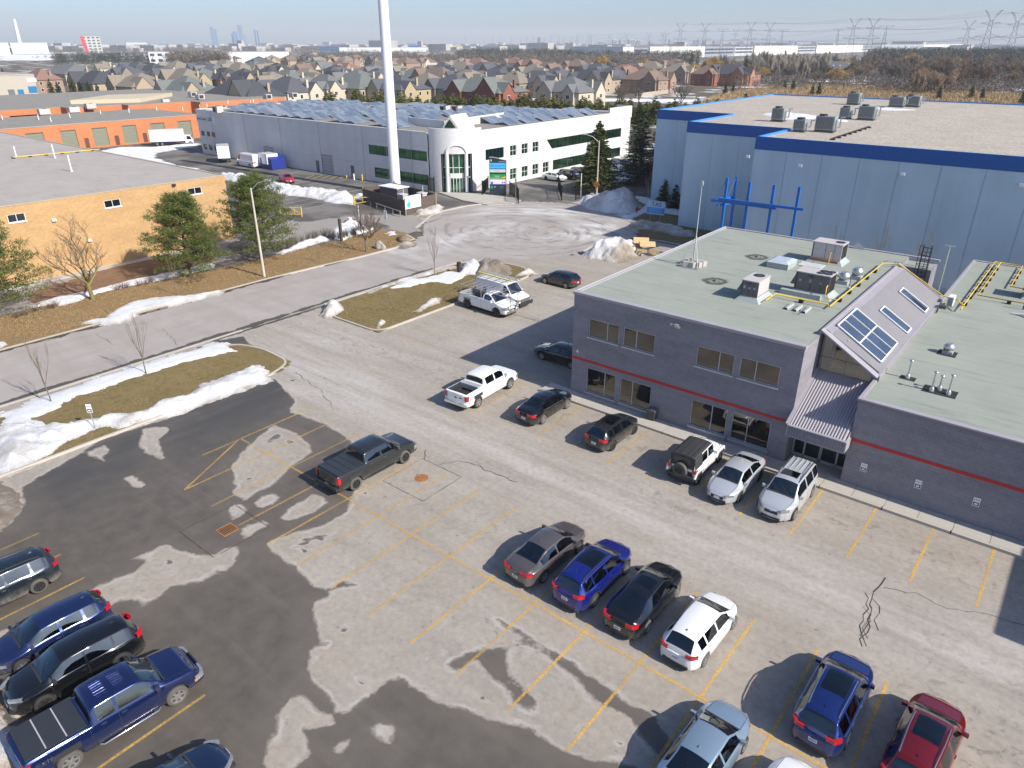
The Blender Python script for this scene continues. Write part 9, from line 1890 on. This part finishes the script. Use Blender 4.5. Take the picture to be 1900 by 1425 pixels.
MR=M('granite',(0.36,0.33,0.30),.9,0,.2,3,bump=.8);rock('pale pointed boulder on the verge lawn',707,463,.75,(1,.8,.95),MR);rock('brown flat boulder by the verge tip kerb',748,448,.85,(1.3,.9,.55),M('brown_rock',(0.25,0.18,0.12),.9,0,.25,3,bump=.8))
def hydrant(label,px,py):
 t=thing('fire_hydrant',label,'fire hydrant',(*G(px,py),0));mm=M('hydrant_red',(0.35,0.02,0.02),.5);MB().tube([(0,0,0),(0,0,.1),(0,0,.11),(0,0,.75),(0,0,.85),(0,0,.95)],[.22,.22,.14,.14,.18,.04],12).build('barrel',mm,t);MB().tube([(-.26,0,.55),(.26,0,.55)],.075,8).build('nozzle',mm,t)
hydrant('red fire hydrant in the snow next to the plough pile',1181,396)
t=thing('tow_frame','red and white folded barrier lying behind the snow heap','barrier',(*G(649,413),0));MRD=M('safety_red',(0.6,0.03,0.03),.5);b=MB();b.bar((-1,0,.1),(1,.3,.5),.16);b.bar((-.8,.8,.2),(.9,-.3,.3),.14);b.bar((0,0,0),(.2,.2,.9),.12);b.build('frame',MRD,t);MB().box(-.25,.25,-.2,.2,.3,.7).build('seat_pad',SW,t)
t=thing('tent_shed','small royal blue tarpaulin shed by the white office wall','shed',(*G(508,312),0));b=MB();b.add([(-1.9,-1.6,0),(1.9,-1.6,0),(1.9,-1.6,1.9),(0,-1.6,2.7),(-1.9,-1.6,1.9),(-1.9,1.6,0),(1.9,1.6,0),(1.9,1.6,1.9),(0,1.6,2.7),(-1.9,1.6,1.9)],[(0,1,2,3,4),(9,8,7,6,5),(1,6,7,2),(2,7,8,3),(3,8,9,4),(4,9,5,0)]);b.build('cover',M('tarp_blue',(0.012,0.03,0.22),.5,0,.12,2,bump=.3),t)
t=thing('pallet_heap','heap of broken wooden pallets leaning on the brown side of the snow pile','pallets',(*G(1205,474),0));MWD=M('pallet_wood',(0.44,0.31,0.16),.85,0,.2,3);MWD2=M('plywood',(0.60,0.43,0.22),.8,0,.1,2);random.seed(12)
for i in range(5):
 rx_,ry_,rz_=random.uniform(-.35,.35),random.uniform(-.35,.35),random.uniform(0,3.1);ox_,oy_,oz_=random.uniform(-2.3,1.5),random.uniform(-1.2,1.4),.25+i*.18;mt=Matrix.Translation((ox_,oy_,oz_))@Matrix.Rotation(rz_,4,'Z')@Matrix.Rotation(rx_,4,'X')@Matrix.Rotation(ry_,4,'Y')
 for j in range(7):
  b=MB();b.box(-.6,.6,-.5+j*.155,-.41+j*.155,.06,.085);o=b.build('plank',MWD,t);o.matrix_local=mt
 b=MB();[b.box(x_-.05,x_+.05,-.5,.5,-.04,.058)for x_ in(-.5,0,.5)];o=b.build('stringer',MWD,t);o.matrix_local=mt
for i,(ox_,oy_,oz_,rz_,rx_)in enumerate(((-1.4,.3,1.5,.5,.5),(-.4,.1,1.25,.6,.4),(-1.9,-1.4,.35,.3,.1))):o=MB().box(-.9,.9,-.5,.5,0,.03).build('plywood_sheet',MWD2,t);o.matrix_local=Matrix.Translation((ox_,oy_,oz_))@Matrix.Rotation(rz_,4,'Z')@Matrix.Rotation(rx_,4,'X')
bumpy('grass_strip',[(-20,75.5),(14,75.5),(14,77.2),(-20,77.2)],M_GRASS,z=.06,res=.5)
# ------------------------------------------------------------------ the air
hz=MB();hz.box(-9000,9000,-2000,11000,-1.1,190);o=hz.build('haze',[]);o['kind']='stuff';o['label']='thin pale blue haze over the whole place'
k=NM('haze_air');pv_=k.n('ShaderNodeVolumePrincipled');pv_.inputs['Color'].default_value=(0.93,0.96,1.0,1);pv_.inputs['Density'].default_value=0.00014;pv_.inputs['Anisotropy'].default_value=0.0;k.l(pv_.outputs[0],k.out.inputs['Volume']);o.data.materials.append(k.m)
